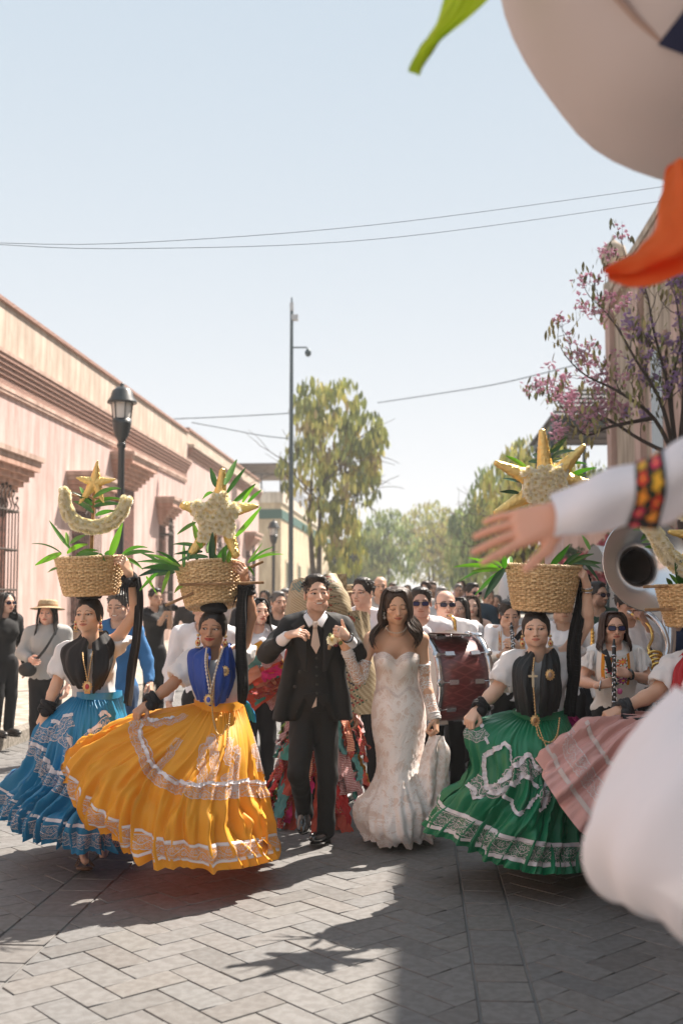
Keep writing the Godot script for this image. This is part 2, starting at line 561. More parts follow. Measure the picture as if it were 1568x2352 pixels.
func pave(parent: Node3D) -> void:
	var big := mat("paving_stone", Color(0.185, 0.182, 0.177), 0.66, {"tex": ramp_tex("paving_grain", 0.02, Color(0.91, 0.905, 0.90), Color(1, 1, 1), 512, 5), "tri": 1.6, "normal": bump_tex("stone_pit", 0.12, 5.0, 512, 5), "nscale": 0.12})
	var cand := []
	var wd := 0.158
	var strips := [[-4.4, -2.0, 0], [-2.0, -1.74, 1], [-1.74, 0.23, 0], [0.23, 0.46, 1], [0.46, 3.9, 0]]
	for st in strips:
		var a: float = st[0] + 0.006; var b: float = st[1] - 0.006
		if st[2]:
			var s := 3.2
			while s < 30.0:
				var e := s + rf(0.21, 0.25)
				cand.append([PackedVector2Array([Vector2(a, s + .006), Vector2(b, s + .006), Vector2(b, e - .006), Vector2(a, e - .006)]), Vector2((a + b) / 2, (s + e) / 2)])
				s = e
			continue
		var clip := PackedVector2Array([Vector2(a, 3.2), Vector2(b, 3.2), Vector2(b, 26), Vector2(a, 26)])
		var span := int(30.0 / wd)
		var mid := (a + b) / 2
		for i in range(-span / 2, span):
			for j in range(-span / 2, span):
				var r := posmod(i - j, 4)
				if r != 0 and r != 3: continue
				var lo := Vector2(i, j) * wd + Vector2(0.0022, 0.0022)
				var hi := Vector2(i + (2 if r == 0 else 1), j + (1 if r == 0 else 2)) * wd - Vector2(0.0022, 0.0022)
				var c := ((lo + hi) * 0.5).rotated(PI / 4) + Vector2(mid, 0)
				if c.x < a - 0.25 or c.x > b + 0.25 or c.y < 3.0 or c.y > 26: continue
				if not seen(W(c.x, 0, c.y), 400.0): continue
				var poly := PackedVector2Array()
				for q in [lo, Vector2(hi.x, lo.y), hi, Vector2(lo.x, hi.y)]: poly.append(q.rotated(PI / 4) + Vector2(mid, 0))
				if c.x < a + 0.2 or c.x > b - 0.2 or c.y < 3.5:
					var cut := Geometry2D.intersect_polygons(poly, clip)
					if cut.is_empty(): continue
					poly = cut[0]
					var ar := 0.0
					for q in poly.size(): ar += poly[q].cross(poly[(q + 1) % poly.size()])
					if absf(ar) < 0.008: continue
				cand.append([poly, c])
	var near := []
	for k in cand:
		if seen(W(k[1].x, 0, k[1].y), 20.0): near.append([k[1].y, k])
		else: near.append([k[1].y + 100.0, k])
	near.sort_custom(func(x, y): return x[0] < y[0])
	var rest := Mb.new()
	var stain := noise(12, 0.9, 3)
	for n in near.size():
		var k: Array = near[n][1]
		var g: float = rf(0.86, 1.1) * (1.0 + .28 * stain.get_noise_2d(k[1].x, k[1].y)); var w := rf(-0.02, 0.03)
		var col := Color(g + w, g, g - w)
		if n < 300:
			var m := Mb.new()
			paver(m, k[0], k[1], col)
			if m.I.size(): part("paving_stone", m, big, parent)
		else: paver(rest, k[0], k[1], col)
	part("paving_stones_beyond", rest, big, parent).set_meta("kind", "stuff")

func kerb(l0: float, l1: float, from: float, to: float, parent: Node3D) -> void:
	var km := mat("kerb_stone", Color(0.34, 0.31, 0.27), 0.85, {"tex": ramp_tex("kerb_grain", 0.03, Color(.78, .77, .75), Color.WHITE), "tri": 1.2})
	var s := from
	while s < to:
		var n := s + rf(0.75, 0.95)
		var m := Mb.new()
		var c := Color.WHITE * rf(0.88, 1.08)
		var a := l0; var b := l1
		var pr := [Vector2(a, -0.03), Vector2(a, 0.13), Vector2(a + signf(b - a) * 0.02, 0.152), Vector2(b, 0.152)]
		for i in 3: m.quad(W(pr[i].x, pr[i].y, s + .006), W(pr[i].x, pr[i].y, n - .006), W(pr[i + 1].x, pr[i + 1].y, n - .006), W(pr[i + 1].x, pr[i + 1].y, s + .006), c)
		m.quad(W(pr[1].x, -0.03, s + .006), W(b, -0.03, s + .006), W(b, 0.152, s + .006), W(pr[1].x, 0.13, s + .006), c)
		m.quad(W(pr[1].x, -0.03, n - .006), W(b, -0.03, n - .006), W(b, 0.152, n - .006), W(pr[1].x, 0.13, n - .006), c)
		part("kerb_stone", m, km, parent)
		s = n
func plaster(key: String, col := Color.WHITE, stain := 0.8) -> StandardMaterial3D:
	return mat(key, col, 0.9, {"tex": ramp_tex("plaster_%.2f" % stain, 0.012, Color(stain, stain * 0.97, stain * 0.95), Color.WHITE, 512, 4, 0.2, 0.8), "tri": Vector3(.4, .07, .4), "normal": bump_tex("plaster_bump", 0.05, 2.0), "nscale": 0.3})

func window_bay(parent: Node3D, l: float, s0: float, s1: float, top: float, out: float, door := false) -> void:
	# a hooded window: moulded hood on stepped corbels over an iron grille
	var w := group_part("door" if door else "window", W(l, 0, (s0 + s1) / 2), parent)
	var hm := plaster("hood_plaster", Color(0.58, 0.36, 0.28))
	var m := Mb.new()
	sbox(m, l - .02, l + out, top - .10, top, s0, s1); sbox(m, l - .02, l + out - .06, top - .2, top - .103, s0 + .06, s1 - .06)
	part("hood", m, plaster("hood_top", Color(0.56, 0.41, 0.34)), w)
	var steps := 6
	m = Mb.new()
	for k in steps:
		var f := float(k + 1) / (steps + 1)
		var o := out * (1.0 - f) + 0.02
		sbox(m, l - .02, l + o, top - .2 - .11 * (k + 1), top - .203 - .11 * k, s0 + .12 + .07 * k, s1 - .12 - .07 * k)
	part("corbel", m, hm, w)
	var a := s0 + .62; var b := s1 - .62
	var ty := top - .9
	m = Mb.new()
	sbox(m, l - .03, l + .025, 0.15 if door else 1.0, ty, a - .05, b + .05)
	part("shutter", m, mat("old_door_wood", Color(0.16, 0.055, 0.035), 0.7, {"tex": ramp_tex("wood_streak", 0.02, Color(.6, .55, .5), Color.WHITE), "tri": 0.8}), w)
	if door: return
	var iron := mat("wrought_iron", Color(0.055, 0.04, 0.032), 0.55, {"metal": 0.4})
	var g := l + 0.3
	var n := 9
	for i in n:
		var s := lerpf(a, b, float(i) / (n - 1))
		part("grille_bar", Mb.new().tube([W(g, 0.9, s), W(g, ty - .25, s)], [0.013], 6), iron, w)
	for i in 4:
		part("grille_bar", Mb.new().tube([W(l + .06 + .06 * i, 0.9, a), W(l + .06 + .06 * i, ty - .25, a)], [0.013], 6), iron, w)
	for y in [0.92, 1.75, 2.55, ty - .27]: part("grille_rail", Mb.new().tube([W(l, y, b), W(g, y, b), W(g, y, (a + b) / 2), W(g, y, a), W(l, y, a)], [.022], 4), iron, w)
	part("grille_sill", sbox(Mb.new(), l, g + .05, 0.8, 0.897, a - .08, b + .08), iron, w)
	m = Mb.new()   # scrolled crest
	for i in 7:
		var s := lerpf(a, b, (i + .5) / 7.0)
		var hgt := 0.16 + 0.3 * sin(PI * (i + .5) / 7.0)
		var pts := []
		for k in 14:
			var t := k / 13.0
			pts.append(W(g, ty - .25 + hgt * t, s + 0.09 * sin(t * TAU * 1.2) * (1 - t * .5)))
		m.tube(pts, [0.016], 5)
		m.ball(W(g, ty - .25 + hgt + .03, s), Vector3.ONE * 0.035, Basis(), Color.WHITE, 8)
	part("grille_crest", m, iron, w)

func left_building() -> void:
	var l := -8.4
	var b := thing("colonial_building", "long pink plastered colonial building with brick cornice on the left sidewalk", "building", W(l, 0, 30))
	var pink := plaster("pink_plaster", Color(0.60, 0.445, 0.415), 0.87)
	part("wall", sbox(Mb.new(), l - 6, l, -.1, 5.74, -32, 57), pink, b)
	part("wall", sbox(Mb.new(), l - 6, l - .003, 5.74, 7.2, 39.0, 56.997), pink, b)
	var cream := plaster("parapet_plaster", Color(0.58, 0.485, 0.40), 0.82)
	part("parapet", sbox(Mb.new(), l - .5, l + .02, 6.53, 7.58, -32, 38.9), cream, b)
	part("parapet", sbox(Mb.new(), l - .5, l + .02, 7.2, 7.70, 38.905, 57.1), cream, b)
	var brick := mat("brick_band", Color(0.50, 0.30, 0.24), 0.9, {"tex": ramp_tex("brick_soil", 0.05, Color(.6, .58, .56), Color.WHITE), "tri": 0.8})
	part("coping", sbox(Mb.new(), l - .55, l + .09, 7.58, 7.66, -32, 38.95), brick, b)
	part("coping", sbox(Mb.new(), l - .55, l + .09, 7.70, 7.78, 38.955, 57.2), brick, b)
	var y := 5.74
	for k in 9:   # stepped courses of the cornice
		var o: float = [0.06, 0.08, 0.02, 0.02, 0.06, 0.10, 0.14, 0.18, 0.21][k]
		var h: float = [0.06, 0.08, 0.1, 0.1, 0.09, 0.09, 0.09, 0.09, 0.08][k]
		var m := Mb.new()
		sbox(m, l - .3, l + o, y + .003, y + h, -32, 38.8 + (o if k > 3 else 0.0))
		part("cornice_course", m, plaster("cornice_plaster", Color(0.56, 0.40, 0.33)) if k in [0, 1, 8] else brick, b)
		y += h + .003
	for k in 4:
		var m := sbox(Mb.new(), l - .1, l + .05 + .06 * k, 6.72 + .12 * k, 6.837 + .12 * k, 39.2, 57.05)
		part("cornice_course", m, brick if k < 3 else cream, b)
	part("base_course", sbox(Mb.new(), l, l + .03, .1, .75, -31.9, 56.9), plaster("base_plaster", Color(0.46, 0.32, 0.27), 0.7), b)
	window_bay(b, l, 19.6, 22.2, 4.5, .62)
	window_bay(b, l, 25.4, 28.0, 4.62, .68)
	window_bay(b, l, 29.1, 32.2, 5.59, .68, true)
	window_bay(b, l, 34.3, 36.3, 4.82, .63)
	window_bay(b, l, 43.0, 45.4, 4.7, .6)
	window_bay(b, l, 52.2, 54.6, 4.75, .6)
	window_bay(b, l, 14.0, 16.6, 4.5, .62)

func corner_building() -> void:   # across the side street
	var l := -8.6
	var b := thing("corner_building", "cream corner building with green band and roof terrace beyond the pink building", "building", W(l, 0, 80))
	var cream := plaster("cream_plaster", Color(0.62, 0.52, 0.36), 0.86)
	part("wall", sbox(Mb.new(), l - 16, l, -.1, 7.9, 68, 110), cream, b)
	part("green_band", sbox(Mb.new(), l - 16.05, l + .07, 6.5, 7.1, 67.95, 110.05), mat("green_paint", Color(0.03, 0.10, 0.08), 0.6), b)
	part("parapet", sbox(Mb.new(), l - 16.1, l + .12, 7.5, 8.2, 67.9, 110.1), plaster("pale_plaster", Color(.66, .6, .5)), b)
	var rail := mat("terrace_iron", Color(0.05, 0.04, 0.04), 0.6)
	for k in 16: part("terrace_rail", sbox(Mb.new(), l - .1, l - .05, 8.2, 9.3, 68.1 + k * 1.3, 68.18 + k * 1.3), rail, b)
	for k in 14: part("terrace_rail", sbox(Mb.new(), l - 1.2 * k - .1, l - 1.2 * k - .02, 8.2, 9.3, 68.0, 68.06), rail, b)
	part("terrace_rail", sbox(Mb.new(), l - 16, l - .04, 9.3, 9.38, 67.98, 68.08), rail, b)
	part("terrace_wall", sbox(Mb.new(), l - 5.5, l - 3.6, 8.2, 10.2, 70, 74), mat("red_brown_paint", Color(.22, .08, .06), .8), b)
	part("terrace_canopy", sbox(Mb.new(), l - 8, l - .6, 10.2, 10.35, 70.5, 80), mat("dark_canopy", Color(.10, .07, .06), .8), b)
	for k in 5:
		var w := group_part("window", W(l, 2.2, 70 + k * 7), b)
		part("frame", sbox(Mb.new(), l - .02, l + .06, 0.4 if k % 2 else 1.2, 4.0, 70.4 + k * 7, 72.2 + k * 7), mat("window_trim", Color(.5, .42, .3), .8), w)
		part("pane", sbox(Mb.new(), l, l + .07, 0.5 if k % 2 else 1.4, 3.8, 70.6 + k * 7, 72.0 + k * 7), mat("dark_pane", Color(.05, .055, .06), .15), w)
	for k in 2: part("yellow_panel", sbox(Mb.new(), l - 1.9 - k * 1.7, l - 2.9 - k * 1.7, 2.2, 5.4, 67.9, 68.01), mat("yellow_shutter", Color(.62, .47, .13), .7), b)
	part("door", sbox(Mb.new(), l - 6.8, l - 5.6, 0, 3.2, 67.9, 68.01), mat("red_door", Color(.3, .05, .03), .7), b)

func right_building() -> void:   # tall, in shade, between the street and the sun
	var l := 6.17
	var b := thing("tall_stone_building", "tall brown stone building with pilasters and a round finial, right of street", "building", W(l, 0, 20))
	var stone := plaster("brown_stone", Color(0.46, 0.37, 0.28), 0.72)
	part("wall", sbox(Mb.new(), l, l + 9, -.1, 11.2, -14, 34.9), stone, b)
	var trim := plaster("pink_stone", Color(0.52, 0.36, 0.30), 0.8)
	for s in [34.55, 30.2, 25.6, 21.0, 16.4, 11.8, 7.2]:
		var p := sbox(Mb.new(), l - .16, l, -.1, 10.7, s - .45, s + .36)
		part("pilaster", p, trim, b)
		part("pilaster_cap", sbox(Mb.new(), l - .22, l, 10.35, 10.6, s - .52, s + .43), trim, b)
	part("cornice", sbox(Mb.new(), l - .2, l + .3, 10.7, 11.0, -14, 35.2), trim, b)
	part("cornice", sbox(Mb.new(), l - .26, l + .3, 11.003, 11.2, -14, 35.35), stone, b)
	part("parapet", sbox(Mb.new(), l - .06, l + .3, 11.203, 11.55, -14, 34.2), stone, b)
	var t := Transform3D(Basis(), W(l + .1, 11.2, 34.6))
	part("finial", Mb.new().lathe([Vector2(.34, 0), Vector2(.34, .35), Vector2(.2, .45), Vector2(.14, .75), Vector2(.22, .85), Vector2(.38, 1.05), Vector2(.43, 1.3), Vector2(.36, 1.55), Vector2(.16, 1.7), Vector2(.06, 1.8), Vector2(.02, 1.95)], 16, t), stone, b)
	for s in [27.9, 18.7, 9.5]:
		var w := group_part("window", W(l, 5, s), b)
		part("frame", sbox(Mb.new(), l - .1, l, 4.2, 8.2, s - .9, s + .9), trim, w)
		part("pane", sbox(Mb.new(), l - .11, l, 4.5, 7.9, s - .65, s + .65), mat("dark_pane"), w)

func street_furniture() -> void:
	var black := mat("black_paint", Color(0.025, 0.03, 0.032), 0.45, {"coat": 0.3})
	var glass := mat("frosted_lamp_glass", Color(0.8, 0.78, 0.74), 0.4, {"back": Color(.7, .68, .62)})
	var specs := [[-5.0, 18.0, 5.24, 1.0, "black street lamp with white glass lantern nearest on the left sidewalk"], [-5.4, 40.5, 4.5, .95, "small distant black street lamp beside the cream corner building"]]
	for sp in specs:
		var at := W(sp[0], .15, sp[1])
		var lamp := thing("street_lamp", sp[4], "street lamp", at, "street lamps on the left sidewalk")
		var h: float = sp[2] - .15
		var k: float = sp[3]
		part("pole", Mb.new().lathe([Vector2(.17, 0), Vector2(.17, .12), Vector2(.11, .2), Vector2(.1, .9), Vector2(.065, 1.0), Vector2(.058, h - 1.12 * k), Vector2(.075, h - 1.1 * k), Vector2(.075, h - 1.04 * k), Vector2(.055, h - 1.02 * k)], 16, Transform3D(Basis(), at)), black, lamp)
		part("bowl", Mb.new().lathe([Vector2(.05, h - 1.05 * k), Vector2(.07, h - .98 * k), Vector2(.12 * k, h - .9 * k), Vector2(.16 * k, h - .72 * k), Vector2(.165 * k, h - .62 * k), Vector2(.02, h - .62 * k)], 20, Transform3D(Basis(), at)), black, lamp)
		part("glass", Mb.new().lathe([Vector2(.14 * k, h - .62 * k), Vector2(.175 * k, h - .34 * k), Vector2(.02, h - .34 * k)], 20, Transform3D(Basis(), at)), glass, lamp)
		for q in 6:
			var a := TAU * q / 6
			part("bar", Mb.new().tube([at + Vector3(cos(a) * .15 * k, h - .63 * k, sin(a) * .15 * k), at + Vector3(cos(a) * .185 * k, h - .32 * k, sin(a) * .185 * k)], [.01], 6), black, lamp)
		part("roof", Mb.new().lathe([Vector2(.03, h - .345 * k), Vector2(.25 * k, h - .35 * k), Vector2(.25 * k, h - .32 * k), Vector2(.2 * k, h - .25 * k), Vector2(.17 * k, h - .14 * k), Vector2(.1 * k, h - .08 * k), Vector2(.03, h - .06 * k), Vector2(.045, h - .03), Vector2(.02, h)], 20, Transform3D(Basis(), at)), black, lamp)
	var at := W(-4.55, .15, 38.8)
	var pole := thing("camera_pole", "very tall thin steel pole with surveillance cameras near its top", "pole", at)
	var steel := mat("grey_steel", Color(0.06, 0.09, 0.10), 0.5, {"metal": .3})
	part("mast", Mb.new().tube([at, at + Vector3.UP * 6, at + Vector3.UP * 11.9], [.1, .085, .06], 10), steel, pole)
	part("arm", Mb.new().tube([at + Vector3.UP * 10.5, at + Vector3(.55, 10.5, 0), at + Vector3(.6, 10.4, 0)], [.03], 6), steel, pole)
	part("dome_camera", Mb.new().ball(at + Vector3(.6, 10.3, 0), Vector3(.12, .15, .12)), steel, pole)
	var m := Mb.new().box(at + Vector3(.12, 11.6, 0), Vector3(.24, .2, .2)).box(at + Vector3(0, 12.0, 0), Vector3(.14, .3, .14))
	part("camera_box", m, mat("pale_box", Color(.45, .47, .48), .5), pole)
	part("top_spike", Mb.new().tube([at + Vector3.UP * 11.9, at + Vector3.UP * 12.35], [.03], 6), steel, pole)
	var wm := mat("wire_black", Color(0.16, 0.20, 0.23), 0.6)
	var wires := [
		[P(-60, 556, 9), P(300, 558, 10), P(900, 512, 11), P(1640, 412, 12), .003, "upper of two overhead wires sweeping up toward the right"],
		[P(-60, 558, 9), P(300, 571, 10), P(900, 546, 11), P(1640, 444, 12), .003, "lower of two overhead wires sweeping up toward the right"],
		[P(867, 925, 42), P(1000, 905, 40), P(1150, 880, 38), P(1330, 836, 36), .02, "faint wire from the tall tree to the stone building"],
		[P(400, 962, 40), P(500, 958, 40), P(600, 953, 40), P(668, 949, 40), .02, "faint wire from the pink building to the camera pole"],
		[P(440, 970, 42), P(520, 985, 42), P(600, 1000, 41), P(668, 1008, 40), .02, "faint lower wire sagging to the camera pole"]]
	for q in wires:
		var pts := []
		for p in along([q[0], q[1], q[2], q[3]], 24): pts.append(p)
		tag(part("overhead_wire", Mb.new().tube(pts, [q[4]], 5), wm), q[5], "wire", "overhead wires")

func leaf_mesh(len: float, wid: float) -> ArrayMesh:
	var m := Mb.new()
	for k in 5:
		var t := k / 4.0
		var w := wid * sin(PI * clampf(t * .92 + .06, 0, 1))
		m.put(Vector3(-w, -len * t, -.2 * w)); m.put(Vector3(0, -len * t, 0)); m.put(Vector3(w, -len * t, -.2 * w))
	for k in 4:
		for c in 2:
			var a := k * 3 + c
			m.tri(a, a + 1, a + 3); m.tri(a + 1, a + 4, a + 3)
	m.smooth()
	return m.into(ArrayMesh.new())
func crown(called: String, parent: Node3D, lobes: Array, count: int, leaf: ArrayMesh, mt: Material, cols: Array, hang := 0.7) -> void:
	# leaf sprays through the crown's volume; lobes: [centre, radii]
	var mm := MultiMesh.new()
	mm.transform_format = MultiMesh.TRANSFORM_3D; mm.use_colors = true; mm.mesh = leaf
	mm.instance_count = count
	var off := world_of(parent)
	var nz := noise(7, 0.5, 3)
	for i in count:
		var lb: Array = lobes[i % lobes.size()]
		var p := Vector3.ZERO
		for k in 12:
			var d := Vector3(rng.randfn(), rng.randfn(), rng.randfn()).normalized() * pow(rng.randf(), 0.4)
			p = lb[0] + d * lb[1]
			if nz.get_noise_3dv(p * 1.7) > -0.04: break
		var b := Basis(Vector3.UP, rf(0, TAU)) * Basis(Vector3.RIGHT, rf(-1.3, 1.3) * (1.0 - hang)) * Basis.from_scale(Vector3.ONE * rf(.6, 1.4))
		mm.set_instance_transform(i, Transform3D(b, p - off))
		var c: Color = cols[int(clampf((nz.get_noise_3dv(p) + .5) * cols.size() + rf(-.6, .6), 0, cols.size() - 1))]
		mm.set_instance_color(i, c * rf(.75, 1.25))
	var o := MultiMeshInstance3D.new()
	o.name = called; o.multimesh = mm; o.material_override = mt
	parent.add_child(o, true)
	o.set_meta("kind", "stuff")
func limb(m: Mb, from: Vector3, dir: Vector3, len: float, r: float, depth: int, tips: Array, spread := .55, up := .25) -> void:
	var pts := [from]
	var rad := [r]
	var d := dir.normalized()
	for k in 4:
		d = (d + Vector3(rng.randfn(), rng.randfn(), rng.randfn()) * .16 + Vector3.UP * up * .12).normalized()
		pts.append(pts[-1] + d * len / 4); rad.append(r * (1 - .12 * (k + 1)))
	m.tube(pts, rad, 6 if r > .02 else 4)
	tips.append(pts[-1])
	if depth == 0: return
	for k in (3 if depth > 1 else 2):
		var nd := (d + Vector3(rng.randfn(), rng.randfn() * .7, rng.randfn()) * spread).normalized()
		limb(m, pts[4 if k else 3], nd, len * rf(.6, .85), r * rf(.5, .65), depth - 1, tips, spread, up)

func trees() -> void:
	var bark := mat("bark", Color(0.10, 0.075, 0.055), 0.95, {"normal": bump_tex("bark_bump", 0.06, 8.0), "tri": 1.5})
	var leafm := mat("hanging_leaves", Color.WHITE, 0.6, {"back": Color(1, 1, .6)})
	var lf := leaf_mesh(.42, .07)
	var olive := [Color(.16, .19, .06), Color(.32, .35, .09), Color(.50, .50, .12), Color(.62, .54, .15), Color(.34, .26, .11)]
	var green := [Color(.10, .15, .06), Color(.22, .29, .09), Color(.34, .42, .14), Color(.46, .48, .18)]
	# [l, s, height, crown lobes (l, y, radii), leaves, label, colours]
	var specs := [
		[-4.9, 52.0, 12.3, [[.8, 9.2, 2.1, 2.4], [-.5, 8.0, 1.5, 2.0], [1.3, 10.6, 1.3, 1.7], [-.2, 10.9, 1.1, 1.5], [1.5, 7.4, 1.7, 1.9], [.7, 5.2, 1.4, 1.7], [1.4, 4.2, 1.1, 1.6], [2.6, 9.2, .9, 1.4], [2.2, 8.0, 1.0, 1.2]], 4200, "tall yellow green drooping tree in the middle of view beside the camera pole", olive],
		[4.9, 49.0, 9.0, [[-.4, 5.9, 2.1, 1.9], [1.2, 6.4, 2.1, 2.1], [.3, 7.6, 1.8, 1.3], [-1.1, 4.4, 1.3, 1.7], [2.8, 5.5, 2.0, 2.2], [1.5, 3.6, 2.2, 1.6]], 4600, "bushy olive green street tree behind the golden star on the right", olive],
		[4.5, 62.0, 9.8, [[.4, 7.4, 2.2, 2.2], [2.4, 8.0, 1.9, 1.8], [-.6, 5.4, 1.4, 2.0]], 2600, "thin grey green tree rising behind the bushy olive tree", green],
		[-2.6, 88.0, 9.5, [[0, 5.6, 2.8, 3.4], [-2, 4.2, 1.8, 2.6]], 5000, "rounded green tree far down the street left of center", green],
		[1.2, 104.0, 11.5, [[0, 6.8, 3.8, 4.2], [2.6, 5.6, 2.6, 3.8]], 7000, "hazy green tree closing the far end of the street", olive],
		[3.6, 74.0, 8.6, [[.3, 4.8, 2.2, 3.6], [1.4, 6.2, 1.6, 2.0]], 5000, "far pale green tree left of the bushy olive tree", green],
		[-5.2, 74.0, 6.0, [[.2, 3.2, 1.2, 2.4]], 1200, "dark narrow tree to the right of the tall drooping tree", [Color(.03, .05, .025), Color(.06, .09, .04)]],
		[-5.5, 104.0, 8.6, [[0, 5.4, 2.4, 2.8]], 2600, "distant tree behind the tall drooping tree's trunk", green]]
	for q in specs:
		var at := W(q[0], 0, q[1])
		var t := thing("street_tree", q[5], "tree", at, "trees along the street")
		var m := Mb.new()
		var tips := []
		var h: float = q[2]
		for k in 2: m.tube([at + Vector3(.12 * k, 0, 0), at + Vector3(.25 * k - .1, h * .2, .1), at + Vector3(.5 * k - .3, h * .42, 0), at + Vector3(.3 * k - .1, h * .75, 0)], [.17, .14, .1, .03], 8)
		part("trunk", m, bark, t)
		m = Mb.new()
		for k in 7: limb(m, at + Vector3(rf(-.2, .2), h * rf(.3, .55), 0), Vector3(rng.randfn(), 1.1, rng.randfn()), h * .18, .05, 2, tips)
		part("branches", m, bark, t)
		var lobes := []
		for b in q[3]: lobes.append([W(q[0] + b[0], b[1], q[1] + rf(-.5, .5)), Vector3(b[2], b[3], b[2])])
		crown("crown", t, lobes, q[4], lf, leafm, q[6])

func blossom_tree() -> void:
	var at := W(3.55, .15, 14.5)
	var t := thing("blossom_tree", "bare branched tree with pink and purple blossom in front of the stone building", "tree", at)
	var bark := mat("dark_bark", Color(0.06, 0.045, 0.038), 0.9)
	var m := Mb.new()
	var tips := []
	var fork := P(1552, 1060, 14.4)
	m.tube([at, at + Vector3(0.05, 1.2, 0), fork + Vector3(.05, -.5, 0), fork], [.13, .1, .085, .075], 10)
	part("trunk", m, bark, t)
	m = Mb.new()
	var limbs := [[[1552, 1060], [1500, 960], [1420, 900], [1340, 860], [1296, 815]], [[1552, 1060], [1515, 920], [1455, 820], [1405, 735], [1352, 680]], [[1552, 1040], [1530, 880], [1500, 760], [1480, 660], [1440, 610]],
		[[1552, 1050], [1470, 1010], [1390, 960], [1320, 935], [1290, 905]], [[1560, 1030], [1570, 880], [1560, 750], [1545, 640]], [[1552, 1045], [1540, 900], [1560, 800], [1590, 700]], [[1500, 960], [1400, 980], [1345, 1000], [1300, 960]], [[1560, 1040], [1620, 920], [1660, 800]]]
	for lb in limbs:
		var ctrl := []
		var z := rf(-.7, .7)
		for k in lb.size(): ctrl.append(P(lb[k][0], lb[k][1], 14.4 + z * k / 3.0))
		var pts := []; var rad := []
		var fine := along(ctrl, 14)
		for k in 15:
			pts.append(fine[k]); rad.append(lerpf(.034, .006, k / 14.0))
		m.tube(pts, rad, 6)
		for k in range(4, 15, 1):
			limb(m, fine[k], (fine[k] - fine[k - 1]).normalized() + Vector3(rng.randfn(), absf(rng.randfn()), rng.randfn()) * .8, rf(.22, .42), .007, 2 if k % 2 else 1, tips, .6, .3)
	part("branches", m, bark, t)
	var petal := mat("blossom_petal", Color.WHITE, 0.6, {"back": Color(.8, .6, .8)})
	var fl := Mb.new()
	for k in 5:
		var b := Basis(Vector3.UP, TAU * k / 5)
		fl.ball(b * Vector3(.016, .005, 0), Vector3(.016, .005, .010), b * Basis(Vector3.BACK, .5), Color.WHITE, 6)
	var flm := fl.into(ArrayMesh.new())
	var mm := MultiMesh.new()
	mm.transform_format = MultiMesh.TRANSFORM_3D; mm.use_colors = true; mm.mesh = flm
	var xs := []; var cs := []
	for p in tips:
		var q: Vector3 = p - eye
		var px := 784 + F * q.x / q.dot(look_axis)
		if rng.randf() > (.34 if px < 1420 else .3): continue
		var pink := Color(.66, .38, .48) if px < 1440 else Color(.38, .27, .50)
		var n := rng.randi_range(5, 18)
		for k in n:
			xs.append(Transform3D(Basis.from_euler(Vector3(rf(0, TAU), rf(0, TAU), 0)), p - at + Vector3(rng.randfn(), rng.randfn(), rng.randfn()) * .045))
			cs.append(pink.lerp(Color(.8, .5, .6), rf(0, .5) if px < 1440 else rf(0, .15)))
	mm.instance_count = xs.size()
	for k in xs.size(): mm.set_instance_transform(k, xs[k]); mm.set_instance_color(k, cs[k])
	var o := MultiMeshInstance3D.new()
	o.name = "blossoms"; o.multimesh = mm; o.material_override = petal
	t.add_child(o); o.set_meta("kind", "stuff")
	var lobes := []
	for p in tips: lobes.append([p, Vector3.ONE * .16])
	crown("leaves", t, lobes, 1100, leaf_mesh(.10, .018), mat("hanging_leaves"), [Color(.10, .10, .04), Color(.2, .2, .07), Color(.3, .26, .1)], .5)

